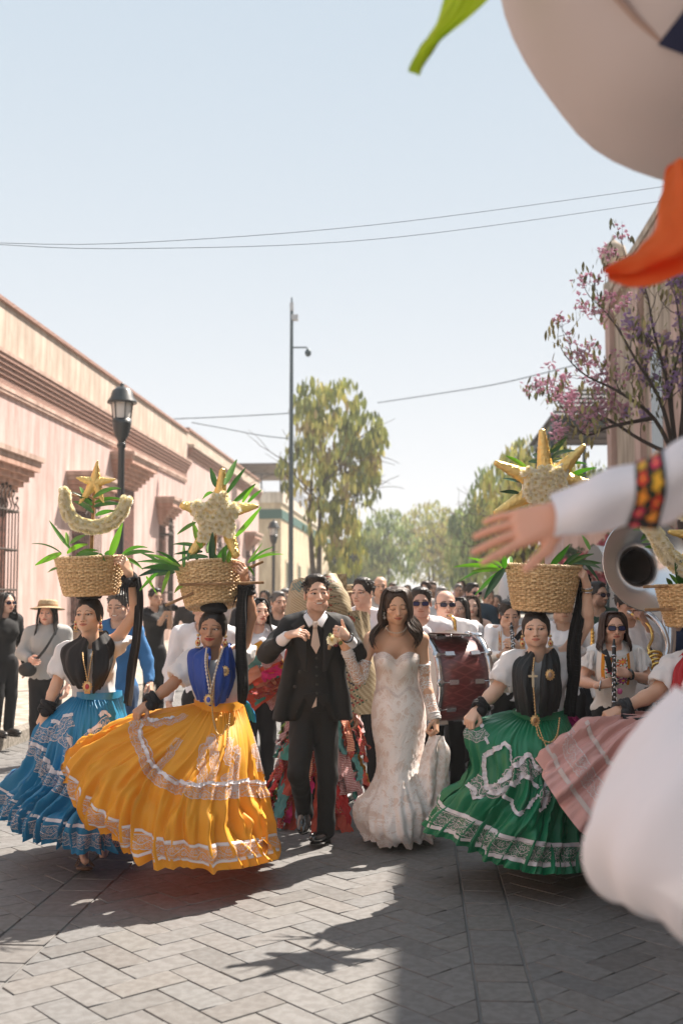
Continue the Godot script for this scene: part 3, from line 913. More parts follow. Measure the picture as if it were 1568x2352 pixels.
func far_right() -> void:   # what stands between the crowd and the stone building
	var w := thing("garden_wall", "low pale wall with red bougainvillea behind the brass band", "wall", W(5.2, 0, 30))
	part("wall_body", sbox(Mb.new(), 4.9, 5.25, 0, 1.9, 20, 46), plaster("pale_wall", Color(.6, .55, .48)), w)
	var b := thing("bougainvillea", "red flowering bougainvillea hedge on the pale wall", "plant", W(5.1, 1.9, 28))
	var lobes := []
	for k in 12: lobes.append([W(5.0 + rf(-.3, .3), 2.4 + rf(0, .5), 20 + k * 1.8), Vector3(.5, .5, 1.0)])
	crown("flowers", b, lobes, 3800, leaf_mesh(.12, .05), mat("hanging_leaves"), [Color(.05, .08, .03), Color(.10, .12, .04), Color(.4, .07, .09), Color(.5, .12, .14)], .2)
	var v := thing("parked_van", "white van parked far behind the golden star basket", "van", W(3.0, 0, 26))
	var wm := mat("white_car_paint", Color(.7, .7, .7), .3, {"coat": .6})
	var base := W(2.7, 0, 26)
	var bs := Basis(street_side, Vector3.UP, -street_along)
	var m := Mb.new()
	var prof := [[-.9, .35], [.9, .35], [.92, 1.0], [.86, 1.35], [.74, 2.05], [.6, 2.2], [-.6, 2.2], [-.74, 2.05], [-.86, 1.35], [-.92, 1.0]]
	var rows := []
	for z in [[0.0, .75], [.12, .97], [.5, 1.0], [4.2, 1.0], [4.5, .96]]:
		var r := []
		for q in prof: r.append(base + bs * Vector3(q[0] * (z[1] if q[1] > 1 else 1.0), q[1] * (z[1] if q[1] > 1.1 else 1.0), -z[0]))
		rows.append(r)
	var g := net(rows, 40, 20, true)
	m.grid(g, 40, 20, true)
	part("body", m, wm, v)
	m = Mb.new()
	plate(m, [base + bs * Vector3(-.68, 1.2, .05), base + bs * Vector3(.68, 1.2, .05), base + bs * Vector3(.56, 1.85, -.08), base + bs * Vector3(-.56, 1.85, -.08)], .04)
	part("windscreen", m, mat("dark_pane"), v)
	part("bonnet_panel", Mb.new().box(base + bs * Vector3(0, .75, .02), Vector3(1.6, .75, .12), bs), wm, v)
	for sx in [-1, 1]:
		part("headlight", Mb.new().ball(base + bs * Vector3(.62 * sx, .85, .1), Vector3(.15, .1, .05)), mat("lamp_glass", Color(.8, .8, .78), .1), v)
		for z in [-.9, -3.6]: part("wheel", Mb.new().lathe([Vector2(.05, -.11), Vector2(.32, -.11), Vector2(.34, 0), Vector2(.32, .11), Vector2(.05, .11)], 18, Transform3D(bs * Basis(Vector3.BACK, PI / 2), base + bs * Vector3(.8 * sx, .34, z))), mat("tyre_rubber", Color(.03, .03, .03), .9), v)
	var c := thing("market_canopy", "white cloth canopy standing behind the band on the right", "canopy", W(3.9, 0, 19.5))
	rows = []
	for k in 4:
		var r := []
		for q in 5: r.append(W(3.1 + q * .75, 2.55 - .28 * absf(k - 1.5) + .08 * sin(q * 2.0 + k), 18.2 + k * .9))
		rows.append(r)
	part("cloth_roof", Mb.new().grid(net(rows, 24, 16), 24, 16), cloth_mat("white_canopy", Color(.72, .70, .68), .8, .2, {"back": Color(.5, .5, .5)}), c)
	rows = []
	for k in 2:
		var r := []
		for q in 6: r.append(W(3.1 + q * .6, 2.3 - k * 1.9, 18.3 + .12 * sin(q * 2.6)))
		rows.append(r)
	part("cloth_side", Mb.new().grid(net(rows, 30, 10), 30, 10), cloth_mat("white_canopy"), c)
	for q in [[3.1, 18.2], [6.0, 18.2], [3.1, 20.9], [6.0, 20.9]]: part("post", Mb.new().tube([W(q[0], 0, q[1]), W(q[0], 2.4, q[1])], [.025], 6), mat("grey_steel"), c)
	# the roofed lookout behind the blossom tree
	var k := thing("roofed_terrace", "grey tiled terrace roof on iron posts behind the blossom tree", "terrace", W(5.5, 0, 40))
	m = Mb.new()
	var hm := plaster("brown_stone")
	part("wall", sbox(Mb.new(), 5.0, 9.0, 0, 4.8, 38.0, 44.0), plaster("pink_plaster"), k)
	var e := [W(4.55, 7.75, 37.4), W(9.2, 7.75, 37.4), W(9.2, 7.75, 44.6), W(4.55, 7.75, 44.6)]
	var rd := [W(5.7, 9.2, 39.6), W(8.0, 9.2, 39.6), W(8.0, 9.2, 42.4), W(5.7, 9.2, 42.4)]
	for i in 4:
		var j := (i + 1) % 4
		for q in 7:   # courses of tiles, each lapping the one below
			var a0: Vector3 = e[i].lerp(rd[i], q / 7.0); var b0: Vector3 = e[j].lerp(rd[j], q / 7.0)
			var a1: Vector3 = e[i].lerp(rd[i], (q + 1) / 7.0); var b1: Vector3 = e[j].lerp(rd[j], (q + 1) / 7.0)
			m.quad(a0 + Vector3.UP * .07, b0 + Vector3.UP * .07, b1, a1)
			m.quad(a0, b0, b0 + Vector3.UP * .07, a0 + Vector3.UP * .07)
	m.quad(rd[0], rd[1], rd[2], rd[3])
	part("roof", m, mat("grey_tiles", Color(.10, .10, .105), .8), k)
	part("eaves_beam", sbox(sbox(Mb.new(), 4.7, 9.0, 7.5, 7.74, 37.6, 37.75), 4.7, 4.85, 7.5, 7.74, 37.755, 44.4), mat("grey_steel"), k)
	for q in 5: part("post", sbox(Mb.new(), 4.75 + q * .9, 4.87 + q * .9, 4.8, 7.5, 37.65, 37.74), mat("grey_steel"), k)
	for q in 4: part("post", sbox(Mb.new(), 4.75, 4.87, 4.8, 7.5, 39.2 + q * 1.7, 39.3 + q * 1.7), mat("grey_steel"), k)

func _ready() -> void:
	# camera
	var pitch := deg_to_rad(4.43)
	var cam := Camera3D.new()
	cam.name = "camera"
	add_child(cam)
	cam.position = eye
	cam.rotation = Vector3(pitch, 0, 0)
	cam.keep_aspect = Camera3D.KEEP_HEIGHT
	var lens := CameraAttributesPhysical.new()
	lens.frustum_focal_length = 25.51
	lens.frustum_focus_distance = 6.7
	lens.frustum_near = 0.05
	lens.frustum_far = 6000.0
	lens.exposure_aperture = 1.4
	cam.attributes = lens
	cam.fov = rad_to_deg(2.0 * atan(1176.0 / F))
	cam.far = 6000.0
	up_axis = Vector3(0, cos(pitch), sin(pitch))
	look_axis = Vector3(0, sin(pitch), -cos(pitch))
	var yaw := atan(176.0 / F)
	street_along = Vector3(sin(yaw), 0, -cos(yaw))
	street_side = Vector3(cos(yaw), 0, sin(yaw))
	rng.seed = 20
	# sky, sun, exposure
	var sky := ProceduralSkyMaterial.new()
	sky.sky_top_color = Color(0.685, 0.745, 0.80)
	sky.sky_horizon_color = Color(0.925, 0.918, 0.915)
	sky.sky_curve = 0.2
	sky.ground_bottom_color = Color(0.45, 0.42, 0.38)
	sky.ground_horizon_color = Color(0.80, 0.79, 0.78)
	sky.sun_angle_max = 60.0
	sky.sun_curve = 0.08
	var env := Environment.new()
	env.background_mode = Environment.BG_SKY
	env.sky = Sky.new()
	env.sky.sky_material = sky
	env.background_energy_multiplier = 0.52
	env.tonemap_mode = Environment.TONE_MAPPER_LINEAR
	env.tonemap_exposure = 2.55
	env.sdfgi_enabled = true
	env.ssao_enabled = true
	env.ssil_enabled = true
	env.fog_enabled = true
	env.fog_density = 0.0016
	env.fog_light_color = Color(0.93, 0.93, 0.92)
	var we := WorldEnvironment.new()
	we.name = "environment"
	we.environment = env
	add_child(we)
	var sun := DirectionalLight3D.new()
	sun.name = "sun"
	sun.light_energy = 1.5
	sun.light_color = Color(1.0, 0.955, 0.905)
	sun.light_angular_distance = 0.5
	sun.shadow_enabled = true
	add_child(sun)
	sun.look_at_from_position(Vector3.ZERO, -(street_side + Vector3(0, 1.85, 0) + street_along * 1.1), Vector3.UP)
	# the street
	var ground := structure("ground", sbox(Mb.new(), -900, 900, -.6, -.05, -900, 900), mat("dusty_ground", Color(0.30, 0.27, 0.23), 0.95))
	var road := structure("street", sbox(Mb.new(), -4.4, 3.9, -.045, -.0075, -20, 170), mat("joint_sand", Color(0.165, 0.162, 0.158), 0.95))
	pave(road)
	structure("far_street", sbox(Mb.new(), -4.39, 3.89, -.0055, -.0025, 26, 169), mat("paving_stone"))
	var walk := structure("left_sidewalk", sbox(Mb.new(), -8.6, -4.56, -.04, .148, -20, 66), mat("sidewalk_slab", Color(0.42, 0.385, 0.33), 0.85, {"tex": ramp_tex("slab_grain", 0.015, Color(.8, .78, .76), Color.WHITE), "tri": 0.5}))
	kerb(-4.4, -4.56, 5.0, 50.0, walk)
	var walk2 := structure("right_sidewalk", sbox(Mb.new(), 4.06, 6.2, -.04, .148, -20, 66), mat("sidewalk_slab"))
	kerb(3.9, 4.06, 4.0, 30.0, walk2)
	left_building()
	corner_building()
	right_building()
	street_furniture()
	far_right()
	trees()
	blossom_tree()
	blue_dancer()
	yellow_dancer()
	green_dancer()
	pink_dancer()
	rag_dancer()
	groom()
	bride()
	band_players()
	crowd()
	foreground()
	#PEOPLE

# ---- people
func skin_mat(tone: Color) -> StandardMaterial3D:
	return mat("skin_%.3f_%.3f" % [tone.r, tone.g], tone, 0.48, {"sss": 0.08, "normal": bump_tex("skin_pore", 0.2, 1.5, 256), "nscale": 0.25, "tri": 12.0, "world": false})
func eye_mat() -> StandardMaterial3D: return mat("eye_white", Color.WHITE, 0.2)

# A head in metres round the middle of the eye line, facing +z. o: fem, smile, teeth, shut, gaze (Vector2), beard, wide
func head_of(key: String, o: Dictionary, cell := 0.003) -> Array:
	if heads.has(key): return heads[key]
	var fem: bool = o.get("fem", true); var smile: float = o.get("smile", 0.0); var teeth: bool = o.get("teeth", false); var shut: bool = o.get("shut", false)
	var jaw: float = 0.0 if fem else 0.006
	var wide: float = o.get("wide", 1.0)
	var f := Field.new()
	f.ell(Vector3(0, .032, -.018), Vector3(.075, .084, .092), .02)
	f.ell(Vector3(0, -.03, .018), Vector3(.0605 * wide, .078, .064), .025)
	f.ell(Vector3(0, -.07, .028), Vector3((.046 + jaw) * wide, .038, .048), .025)
	f.ell(Vector3(0, -.1, .058), Vector3(.02 + jaw, .016, .018), .02)
	for s in [-1.0, 1.0]:
		f.ell(Vector3(.041 * s * wide, -.028 + smile * .006, .052), Vector3(.023 + smile * .003, .02, .022 + smile * .003), .02)
		f.ell(Vector3(.045 * s, -.075, .0), Vector3(.018 + jaw, .03, .035), .025)
	f.ell(Vector3(0, .022, .066), Vector3(.048, .014 + jaw * .5, .014), .018)
	for s in [-1.0, 1.0]: f.ell(Vector3(.032 * s, -.001, .096), Vector3(.018, .0125, .017), .012, Basis(), true)
	f.cap(Vector3(0, .008, .079), Vector3(0, -.036, .1 + jaw * .3), .0075, .0105 + jaw * .2, .012)
	for s in [-1.0, 1.0]: f.ell(Vector3(.0125 * s, -.041, .089), Vector3(.0085 + jaw * .2, .0075, .01), .006)
	f.ell(Vector3(0, -.066, .066), Vector3(.03, .024, .022), .018)
	var my := -.067   # the mouth
	var mw := .024 + smile * .010
	var lift := smile * .009
	var full := 1.0 if fem else .75
	for s in [-1.0, 1.0]:
		f.cap(Vector3(.004 * s, my + .0045, .0885), Vector3(mw * s, my + lift, .077 - smile * .004), .0052 * full, .0025, .004)
		f.cap(Vector3(.003 * s, my - .0055, .0875), Vector3(mw * s * .92, my + lift - .001, .0765 - smile * .004), .0062 * full, .0025, .004)
	if teeth: f.ell(Vector3(0, my - .0005 + lift * .3, .09), Vector3(mw * .85, .0064 + .002 * smile, .016), .003, Basis(), true)
	else:
		for s in [-1.0, 1.0]: f.cap(Vector3(0, my - .0005, .0945), Vector3(mw * s, my + lift, .0825), .0014, .0008, .003, true)
	for s in [-1.0, 1.0]:   # lids round the eyeball, ears
		f.ell(Vector3(.032 * s, -.0005, .0665), Vector3.ONE * .0152, .005)
		if not shut: f.ell(Vector3(.032 * s, -.001, .08), Vector3(.0138, .0047 - smile * .0008, .014), .002, Basis(Vector3.BACK, -.08 * s), true)
		f.ell(Vector3(.077 * s, -.01, -.012), Vector3(.008, .03, .017), .006, Basis(Vector3.UP, .35 * s))
		f.ell(Vector3(.083 * s, -.004, -.008), Vector3(.004, .016, .009), .004, Basis(Vector3.UP, .35 * s), true)
	f.cap(Vector3(0, -.06, -.025), Vector3(0, -.2, -.04), .049 + jaw * .6, .054 + jaw * .6, .03)
	var beard: float = o.get("beard", 0.0)
	var lip := Color(.74, .40, .38) if fem else Color(.84, .60, .56)
	if o.get("red", false): lip = Color(.75, .17, .17)
	var brow: float = .0027 if fem else .0044
	var nz := noise(3, 400.0, 2)
	var paint := func(p: Vector3) -> Color:
		var c := Color(1, 1, 1)
		var ax := absf(p.x)
		if p.z < .03: return c
		c = c.lerp(Color(1.04, .86, .82), clampf(1.0 - Vector2((ax - .042) / .03, (p.y + .03) / .025).length(), 0, 1) * .8)
		var q := ax / mw
		var cy := my + lift * q * q
		if q < 1.05 and p.z > .06:
			var up := (.0098 - .003 * absf(q - .25)) * full * (1 - q * q * .8)
			var dn := .0118 * full * (1 - q * q * .9)
			if p.y < cy + up and p.y > cy - dn: c = lip
			if absf(p.y - cy) < .0016: c = lip * .45
		if beard > 0.0:
			var k := 0.0
			if p.y < -.05: k = smoothstep(-.045, -.062, p.y)
			if p.y > -.062 and p.y < -.044 and ax < .034: k = 1.0
			if q < 1.0 and p.y < cy + .009 and p.y > cy - .011: k = 0.0
			if p.y < -.112: k *= .5
			c = c.lerp(Color(.40, .34, .32), k * beard * (.75 + .5 * nz.get_noise_3dv(p)))
		var e := Vector2((ax - .032) / .0138, (p.y + .0008 - .08 * (ax - .032)) / .0051)
		var r := e.length()
		if shut:
			if ax > .016 and ax < .05:
				var ly := -.005 - .0045 * (1.0 - pow((ax - .033) / .016, 2.0))
				if absf(p.y - ly) < .0022: c = Color(.10, .07, .06)
				elif p.y > ly and p.y < ly + .012: c *= Color(.82, .72, .68)
		elif r < 1.45 and r > .7:
			c = Color(.12, .08, .07) if e.y > .1 else c.lerp(Color(.45, .32, .28), .6)
		elif r >= 1.45 and r < 2.4 and e.y > 0: c *= Color(.86, .78, .74)
		var bx := (ax - .033) / .021
		if absf(bx) < 1.0:
			var by := .0175 + .006 * (1.0 - pow(bx + .25, 2.0)) - .002 * bx + smile * .002
			if absf(p.y - by) < brow * (1.1 - .5 * maxf(bx, 0)): c = c.lerp(Color(.10, .075, .065), .85)
		for s in [-1.0, 1.0]:
			if Vector2((p.x - .0075 * s) / .0045, (p.y + .048) / .003).length() < 1.0: c = Color(.3, .2, .18)
		return c
	var skin := Mb.new()
	f.build(skin, cell, paint)
	var eyes := Mb.new()
	var gz: Vector2 = o.get("gaze", Vector2.ZERO)
	if not shut:
		for s in [-1.0, 1.0]:
			var i := eyes.V.size()
			var c0 := Vector3(.032 * s, -.001, .0665)
			eyes.ball(c0, Vector3.ONE * .0138, Basis(), Color.WHITE, 28)
			var look := Vector3(gz.x, gz.y - .05, 1).normalized()
			for k in range(i, eyes.V.size()):
				var a := rad_to_deg((eyes.V[k] - c0).normalized().angle_to(look))
				eyes.C[k] = Color(.01, .008, .008) if a < 13 else (Color(.05, .025, .015) if a < 33 else Color(.62, .57, .54))
	if teeth:
		var m := Mb.new()
		var rows := []
		for r in 2:
			var row := []
			for k in 7:
				var x := (k - 3) / 3.0
				row.append(Vector3(x * mw * .86, my + lift * (.35 + .5 * x * x) + (.0075 - r * .0135) * (1 - .5 * x * x), .0835 - .012 * x * x))
			rows.append(row)
		eyes.add(m.grid(net(rows, 14, 2), 14, 2, false, Color(.78, .75, .70)))
	heads[key] = [skin, eyes]
	return heads[key]

# A right hand in metres: wrist at the origin, fingers +y, palm facing +z, thumb +x
func hand_of(pose: String) -> Mb:
	if hands.has(pose): return hands[pose]
	var curl: Array = {"open": [.12, .1, .1, .16, .1], "splay": [.05, .12, .16, .22, -.1], "relax": [.45, .5, .55, .6, .3], "grip": [1.25, 1.3, 1.3, 1.3, .9], "rim": [.7, .75, .8, .85, .2], "thumb": [1.35, 1.4, 1.42, 1.4, -.35], "drop": [.62, .72, .8, .62, -.1], "play": [.75, .7, .8, .7, .5]}[pose]
	var f := Field.new()
	var xs := [.031, .0105, -.0105, -.030]
	var ln := [[.042, .026, .021], [.046, .029, .022], [.043, .027, .021], [.034, .021, .019]]
	f.cap(Vector3(0, -.03, 0), Vector3(0, .012, 0), .024, .025, .012)
	for i in 4:
		var kn := Vector3(xs[i], .088 - absf(xs[i] - .01) * .2, 0)
		f.cap(Vector3(xs[i] * .55, .012, 0), kn, .0165, .0115, .016)
		var p := kn
		var a := 0.0
		for j in 3:
			a += curl[i] * [.8, 1.1, .75][j]
			var q: Vector3 = p + Vector3(xs[i] * (7.5 if pose == "splay" else .1) * cos(a), cos(a), sin(a)).normalized() * ln[i][j]
			f.cap(p, q, .0098 - j * .0011 - (.001 if i == 3 else 0.0), .0092 - j * .0011 - (.001 if i == 3 else 0.0), .003)
			p = q
	var tb := Vector3(.02, .022, .006)
	var c: float = curl[4]
	var d1 := Vector3(.75, .62, .25 + c * .35).normalized()
	var t1 := tb + d1 * .042
	f.cap(tb, t1, .0165, .0118, .012)
	var d2 := Vector3(.42 - c * .75, .85, .25 + c * .5).normalized()
	if c < 0: d2 = Vector3(.55, .83, -.05).normalized()
	var t2 := t1 + d2 * .032
	f.cap(t1, t2, .0112, .0102, .004)
	f.cap(t2, t2 + (d2 + Vector3(-c * .4, .1, c * .15)).normalized() * .025, .0102, .008, .004)
	var m := Mb.new()
	f.build(m, .0036)
	hands[pose] = m
	return m
func hand_at(wrist: Vector3, finger: Vector3, palm: Vector3, left: bool, sc := 1.0) -> Transform3D:
	var y := finger.normalized()
	var z := (palm - y * palm.dot(y)).normalized()
	var b := Basis(y.cross(z), y, z)
	return Transform3D(b * Basis.from_scale(Vector3(-sc if left else sc, sc, sc)), wrist)

# Joints of a standing body facing +z, feet at the origin, at height 1; a = image left (the right limbs), b = image right
func stand(h: float, at: Vector3, yaw := 0.0, o := {}) -> Dictionary:
	var w: float = o.get("w", .115)
	var j := {"hd": Vector3(0, .935, .012), "nk": Vector3(0, .845, -.008), "ch": Vector3(0, .73, 0), "wa": Vector3(0, .62, .005), "pe": Vector3(0, .525, 0),
		"sha": Vector3(-w, .812, -.01), "ela": Vector3(-w - .045, .64, -.02), "wra": Vector3(-w - .04, .49, .04), "shb": Vector3(w, .812, -.01), "elb": Vector3(w + .045, .64, -.02), "wrb": Vector3(w + .04, .49, .04),
		"hia": Vector3(-.05, .5, 0), "kna": Vector3(-.055, .28, .015), "ana": Vector3(-.055, .045, -.015), "hib": Vector3(.05, .5, 0), "knb": Vector3(.055, .28, .015), "anb": Vector3(.055, .045, -.015)}
	for k in o:
		if j.has(k): j[k] = o[k]
	var t := Transform3D(Basis(Vector3.UP, yaw) * Basis.from_scale(Vector3.ONE * h), at)
	for k in j: j[k] = t * j[k]
	return j

func torso(f: Field, j: Dictionary, sc: float, wid := 1.0, puff := 0.0, fem := true, belly := 0.0) -> void:
	var x: Vector3 = (j.shb - j.sha); x = (x - Vector3.UP * x.y * .5).normalized()
	var y: Vector3 = (j.nk - j.pe).normalized()
	var z := x.cross(y).normalized()
	var b := Basis(x, z.cross(x).normalized(), z)
	var q := Vector3.ONE * puff
	var k := .05 * sc
	f.ell(j.ch, Vector3(.145 * wid, .165, .098) * sc + q, k, b)
	f.ell(j.ch + (b.y * .06 + b.z * .02) * sc, Vector3(.13 * wid, .085, .092) * sc + q, k, b)
	f.ell(j.wa + b.z * belly * .4, Vector3(.118 * wid, .13, .088 + belly) * sc + q, k, b)
	f.ell(j.pe, Vector3(.15 * wid, .125, .105 + belly * .5) * sc + q, k, b)
	if fem:
		for s in [-1.0, 1.0]: f.ell(j.ch + (b.x * .068 * s - b.y * .012 + b.z * .072) * sc, Vector3(.058, .058, .05) * sc + q, .03 * sc, b)
	f.cap(j.sha.lerp(j.nk, .25), j.sha, .052 * sc + puff, .05 * sc + puff, k)
	f.cap(j.shb.lerp(j.nk, .25), j.shb, .052 * sc + puff, .05 * sc + puff, k)
	f.cap(j.sha.lerp(j.nk, .3), j.nk + (j.hd - j.nk) * .08, .042 * sc + puff, .042 * sc + puff, k)
	f.cap(j.shb.lerp(j.nk, .3), j.nk + (j.hd - j.nk) * .08, .042 * sc + puff, .042 * sc + puff, k)

# o: j, label, skin, head (key), ho (head options), hb (Basis), hs, sc, wid, hands {a: [pose, finger, palm], b: ...}, legs (bool), fem, belly, group, cell
func person(o: Dictionary) -> Node3D:
	var j: Dictionary = o.j
	var sc: float = o.get("sc", .95)
	var fem: bool = o.get("fem", true)
	var at := Vector3(j.pe.x, o.get("floor", 0.0), j.pe.z)
	var root := thing("person", o.label, "person", at, o.get("group", ""))
	var f := Field.new()
	torso(f, j, sc, o.get("wid", 1.0), 0.0, fem, o.get("belly", 0.0))
	var nf: float = .96
	f.cap(j.nk + (j.hd - j.nk) * -.1, j.nk.lerp(j.hd, .45) - Vector3(0, 0, .012), .054 * sc * nf, .05 * sc * nf, .03)
	var am: float = o.get("arm", 1.0) * sc * (1.0 if fem else 1.12)
	for s in ["a", "b"]:
		f.cap(j["sh" + s], j["el" + s], .047 * am, .036 * am, .03)
		f.cap(j["el" + s], j["el" + s].lerp(j["wr" + s], .3), .037 * am, .037 * am, .02)
		f.cap(j["el" + s].lerp(j["wr" + s], .3), j["wr" + s], .037 * am, .0245 * sc, .02)
		if o.get("legs", true):
			f.cap(j["hi" + s], j["kn" + s], .078 * sc, .052 * sc, .04)
			f.cap(j["kn" + s], j["kn" + s].lerp(j["an" + s], .35), .05 * sc, .052 * sc, .02)
			f.cap(j["kn" + s].lerp(j["an" + s], .35), j["an" + s], .052 * sc, .034 * sc, .02)
			if not o.get("bare", false): continue
			var toe: Vector3 = o.get("toe" + s, j["an" + s] + Basis(Vector3.UP, o.get("yaw", 0.0)) * Vector3(.02 * (-1 if s == "a" else 1), -.03, .13) * sc)
			f.cap(j["an" + s] - Vector3.UP * .01, toe, .036 * sc, .026 * sc, .02)
	var skin := Mb.new()
	f.build(skin, o.get("cell", .0165))
	var hd: Array = head_of(o.head, o.get("ho", {}), o.get("hcell", .0032))
	var hx := Transform3D(o.get("hb", Basis()) * Basis.from_scale((Vector3(1.07, .965, 1.02) if fem else Vector3.ONE) * o.get("hs", .93)), j.hd)
	skin.add(hd[0], hx)
	for s in ["a", "b"]:
		var q: Array = o.get("hands", {}).get(s, ["relax", j["wr" + s] - j["el" + s], Vector3(1 if s == "a" else -1, 0, -.2)])
		if q[0] == "none": continue
		skin.add(hand_of(q[0]), hand_at(j["wr" + s], q[1], q[2], s == "b", o.get("hands_size", 1.0) * sc))
	var body := part("body", skin, skin_mat(o.skin), root)
	var em := Mb.new()
	em.add(hd[1], hx)
	if em.V.size():
		em.into(body.mesh, at)
		body.mesh.surface_set_material(1, eye_mat())
	root.set_meta("hx", hx)
	return root

func wrinkle(amp: float, freq := 14.0, seed_ := 5) -> Variant:
	var n := noise(seed_, freq, 2)
	n.fractal_gain = 0.35
	return func(p: Vector3) -> float: return n.get_noise_3d(p.x, p.y * .55, p.z) * amp

# A top over the torso. o: puff, sleeve (0 none .. 1 to the wrist), spuff, hem (metres under the pelvis joint), neck (metres above the neck joint), vneck
func top(root: Node3D, o: Dictionary, called: String, mt: Material, c: Dictionary) -> MeshInstance3D:
	var j: Dictionary = o.j
	var sc: float = o.get("sc", .95)
	var puff: float = c.get("puff", .012)
	var f := Field.new()
	torso(f, j, sc, o.get("wid", 1.0), puff, o.get("fem", true), o.get("belly", 0.0))
	var am: float = o.get("arm", 1.0) * sc * (1.0 if o.get("fem", true) else 1.12)
	var sp: float = c.get("spuff", puff)
	var up: Vector3 = j.nk + Vector3.UP * c.get("neck", .0)
	if c.has("skirt"): f.cap(j.pe, j.pe - Vector3.UP * (c.hem + .06), .14 * sc + puff, .17 * sc + puff + c.skirt, .06)
	f.plane(up, Vector3(0, 1, .35))
	if c.has("hole"): f.cap(j.nk + Vector3(0, .0, .03), j.nk + Vector3(0, .25, .04), c.hole * sc, c.hole * sc * 1.15, .008, true)
	for q in c.get("adds", []): f.cap(q[0], q[1], q[2], q[3], .04)
	f.plane(j.pe - Vector3.UP * c.get("hem", .05), Vector3(0, -1, 0))
	for s in ["a", "b"]:
		var t: float = c.get("sleeve", 1.0)
		if t <= 0: f.cap(j["sh" + s], j["sh" + s].lerp(j["el" + s], .3), .1 * am, .09 * am, .01, true)
		elif t < .5:
			f.cap(j["sh" + s], j["sh" + s].lerp(j["el" + s], t * 2), .05 * am + sp, .046 * am + sp, .03)
			var e: Vector3 = j["sh" + s].lerp(j["el" + s], t * 2)
			f.cap(e + (j["el" + s] - j["sh" + s]).normalized() * .066, e + (j["el" + s] - j["sh" + s]).normalized() * .16, .075, .1, .004, true)
		else:
			f.cap(j["sh" + s], j["el" + s], .05 * am + sp, .041 * am + sp, .03)
			var e: Vector3 = j["el" + s].lerp(j["wr" + s], (t - .5) * 2)
			f.cap(j["el" + s], e, .041 * am + sp, .031 * am + sp * c.get("cuff", .6), .02)
			var d: Vector3 = (j["wr" + s] - j["el" + s]).normalized()
			f.cap(e + d * .075, e + d * .13, .065, .08, .004, true)
	for q in c.get("cuts", []): f.cap(q[0], q[1], q[2], q[3], .006, true)
	var m := Mb.new()
	f.build(m, c.get("cell", .0155), null, wrinkle(c.get("amp", .008), c.get("freq", 12.0), int(j.hd.x * 100)) if c.get("amp", .008) > 0 else null)
	return part(called, m, mt, root)
func trousers(root: Node3D, o: Dictionary, mt: Material, c := {}) -> MeshInstance3D:
	var j: Dictionary = o.j
	var sc: float = o.get("sc", .95)
	var f := Field.new()
	var b: float = c.get("loose", .014)
	var t: float = c.get("length", .96)
	f.ell(j.pe, Vector3(.15 * o.get("wid", 1.0), .13, .108 + o.get("belly", 0.0) * .4) * sc + Vector3.ONE * b * .7, .05)
	for s in ["a", "b"]:
		f.cap(j["hi" + s], j["kn" + s], .085 * sc + b, .055 * sc + b, .03)
		f.cap(j["kn" + s], j["kn" + s].lerp(j["an" + s], t), .055 * sc + b, .045 * sc + b * c.get("flare", 1.3), .02)
	f.plane(j.pe + Vector3.UP * c.get("waist", .1) * sc, Vector3.UP)
	var m := Mb.new()
	f.build(m, c.get("cell", .015), null, wrinkle(c.get("amp", .009), 11.0, int(j.pe.x * 70)) if c.get("amp", .009) > 0 else null)
	return part(c.get("called", "trousers"), m, mt, root)
func shoe(root: Node3D, heel: Vector3, toe: Vector3, mt: Material, sc := 1.0, called := "shoe") -> void:
	var f := Field.new()
	var d := (toe - heel).normalized()
	var up := (Vector3.UP - d * d.y).normalized()
	var side := up.cross(d)
	var b := Basis(side, up, d)
	var ln := (toe - heel).length()
	f.ell(heel + d * .05 + up * .05 * sc, Vector3(.038, .05, .055) * sc, .03, b)
	f.ell(heel + d * ln * .62 + up * .03 * sc, Vector3(.047 * sc, .036 * sc, ln * .42), .03, b)
	f.ell(heel + d * ln * .85 + up * .02 * sc, Vector3(.04, .024, .06) * sc, .02, b)
	f.plane(heel + up * .004, -up)
	var m := Mb.new()
	f.build(m, .008)
	var o := part(called, m, mt, root)
	m = Mb.new()
	for q in [[.02, .09, .022], [.1, ln + .01, .012]]:
		var ring := []
		for k in 13:
			var a := PI * k / 6.5
			var z: float = lerpf(q[0], q[1], .5 - .5 * cos(a))
			ring.append(heel + d * z + side * sin(a) * (.036 + .014 * sin(PI * z / ln)) * sc - up * .012)
		ring.pop_back()
		plate(m, ring, q[2])
	part("sole", m, mat("shoe_sole", Color(.02, .018, .016), .6), o)

# ---- hair
func hair_mat(c := Color(.016, .012, .010)) -> StandardMaterial3D:
	return mat("hair_%.3f_%.3f" % [c.r, c.g], c, 0.5, {"rim": .15})
func on_skull(az: float, el: float, grow := 1.0) -> Vector3:   # az from the face (+z) towards +x, el up
	return Vector3(0, .032, -.018) + Vector3(sin(az) * cos(el) * .077, sin(el) * .087, cos(az) * cos(el) * .094) * grow
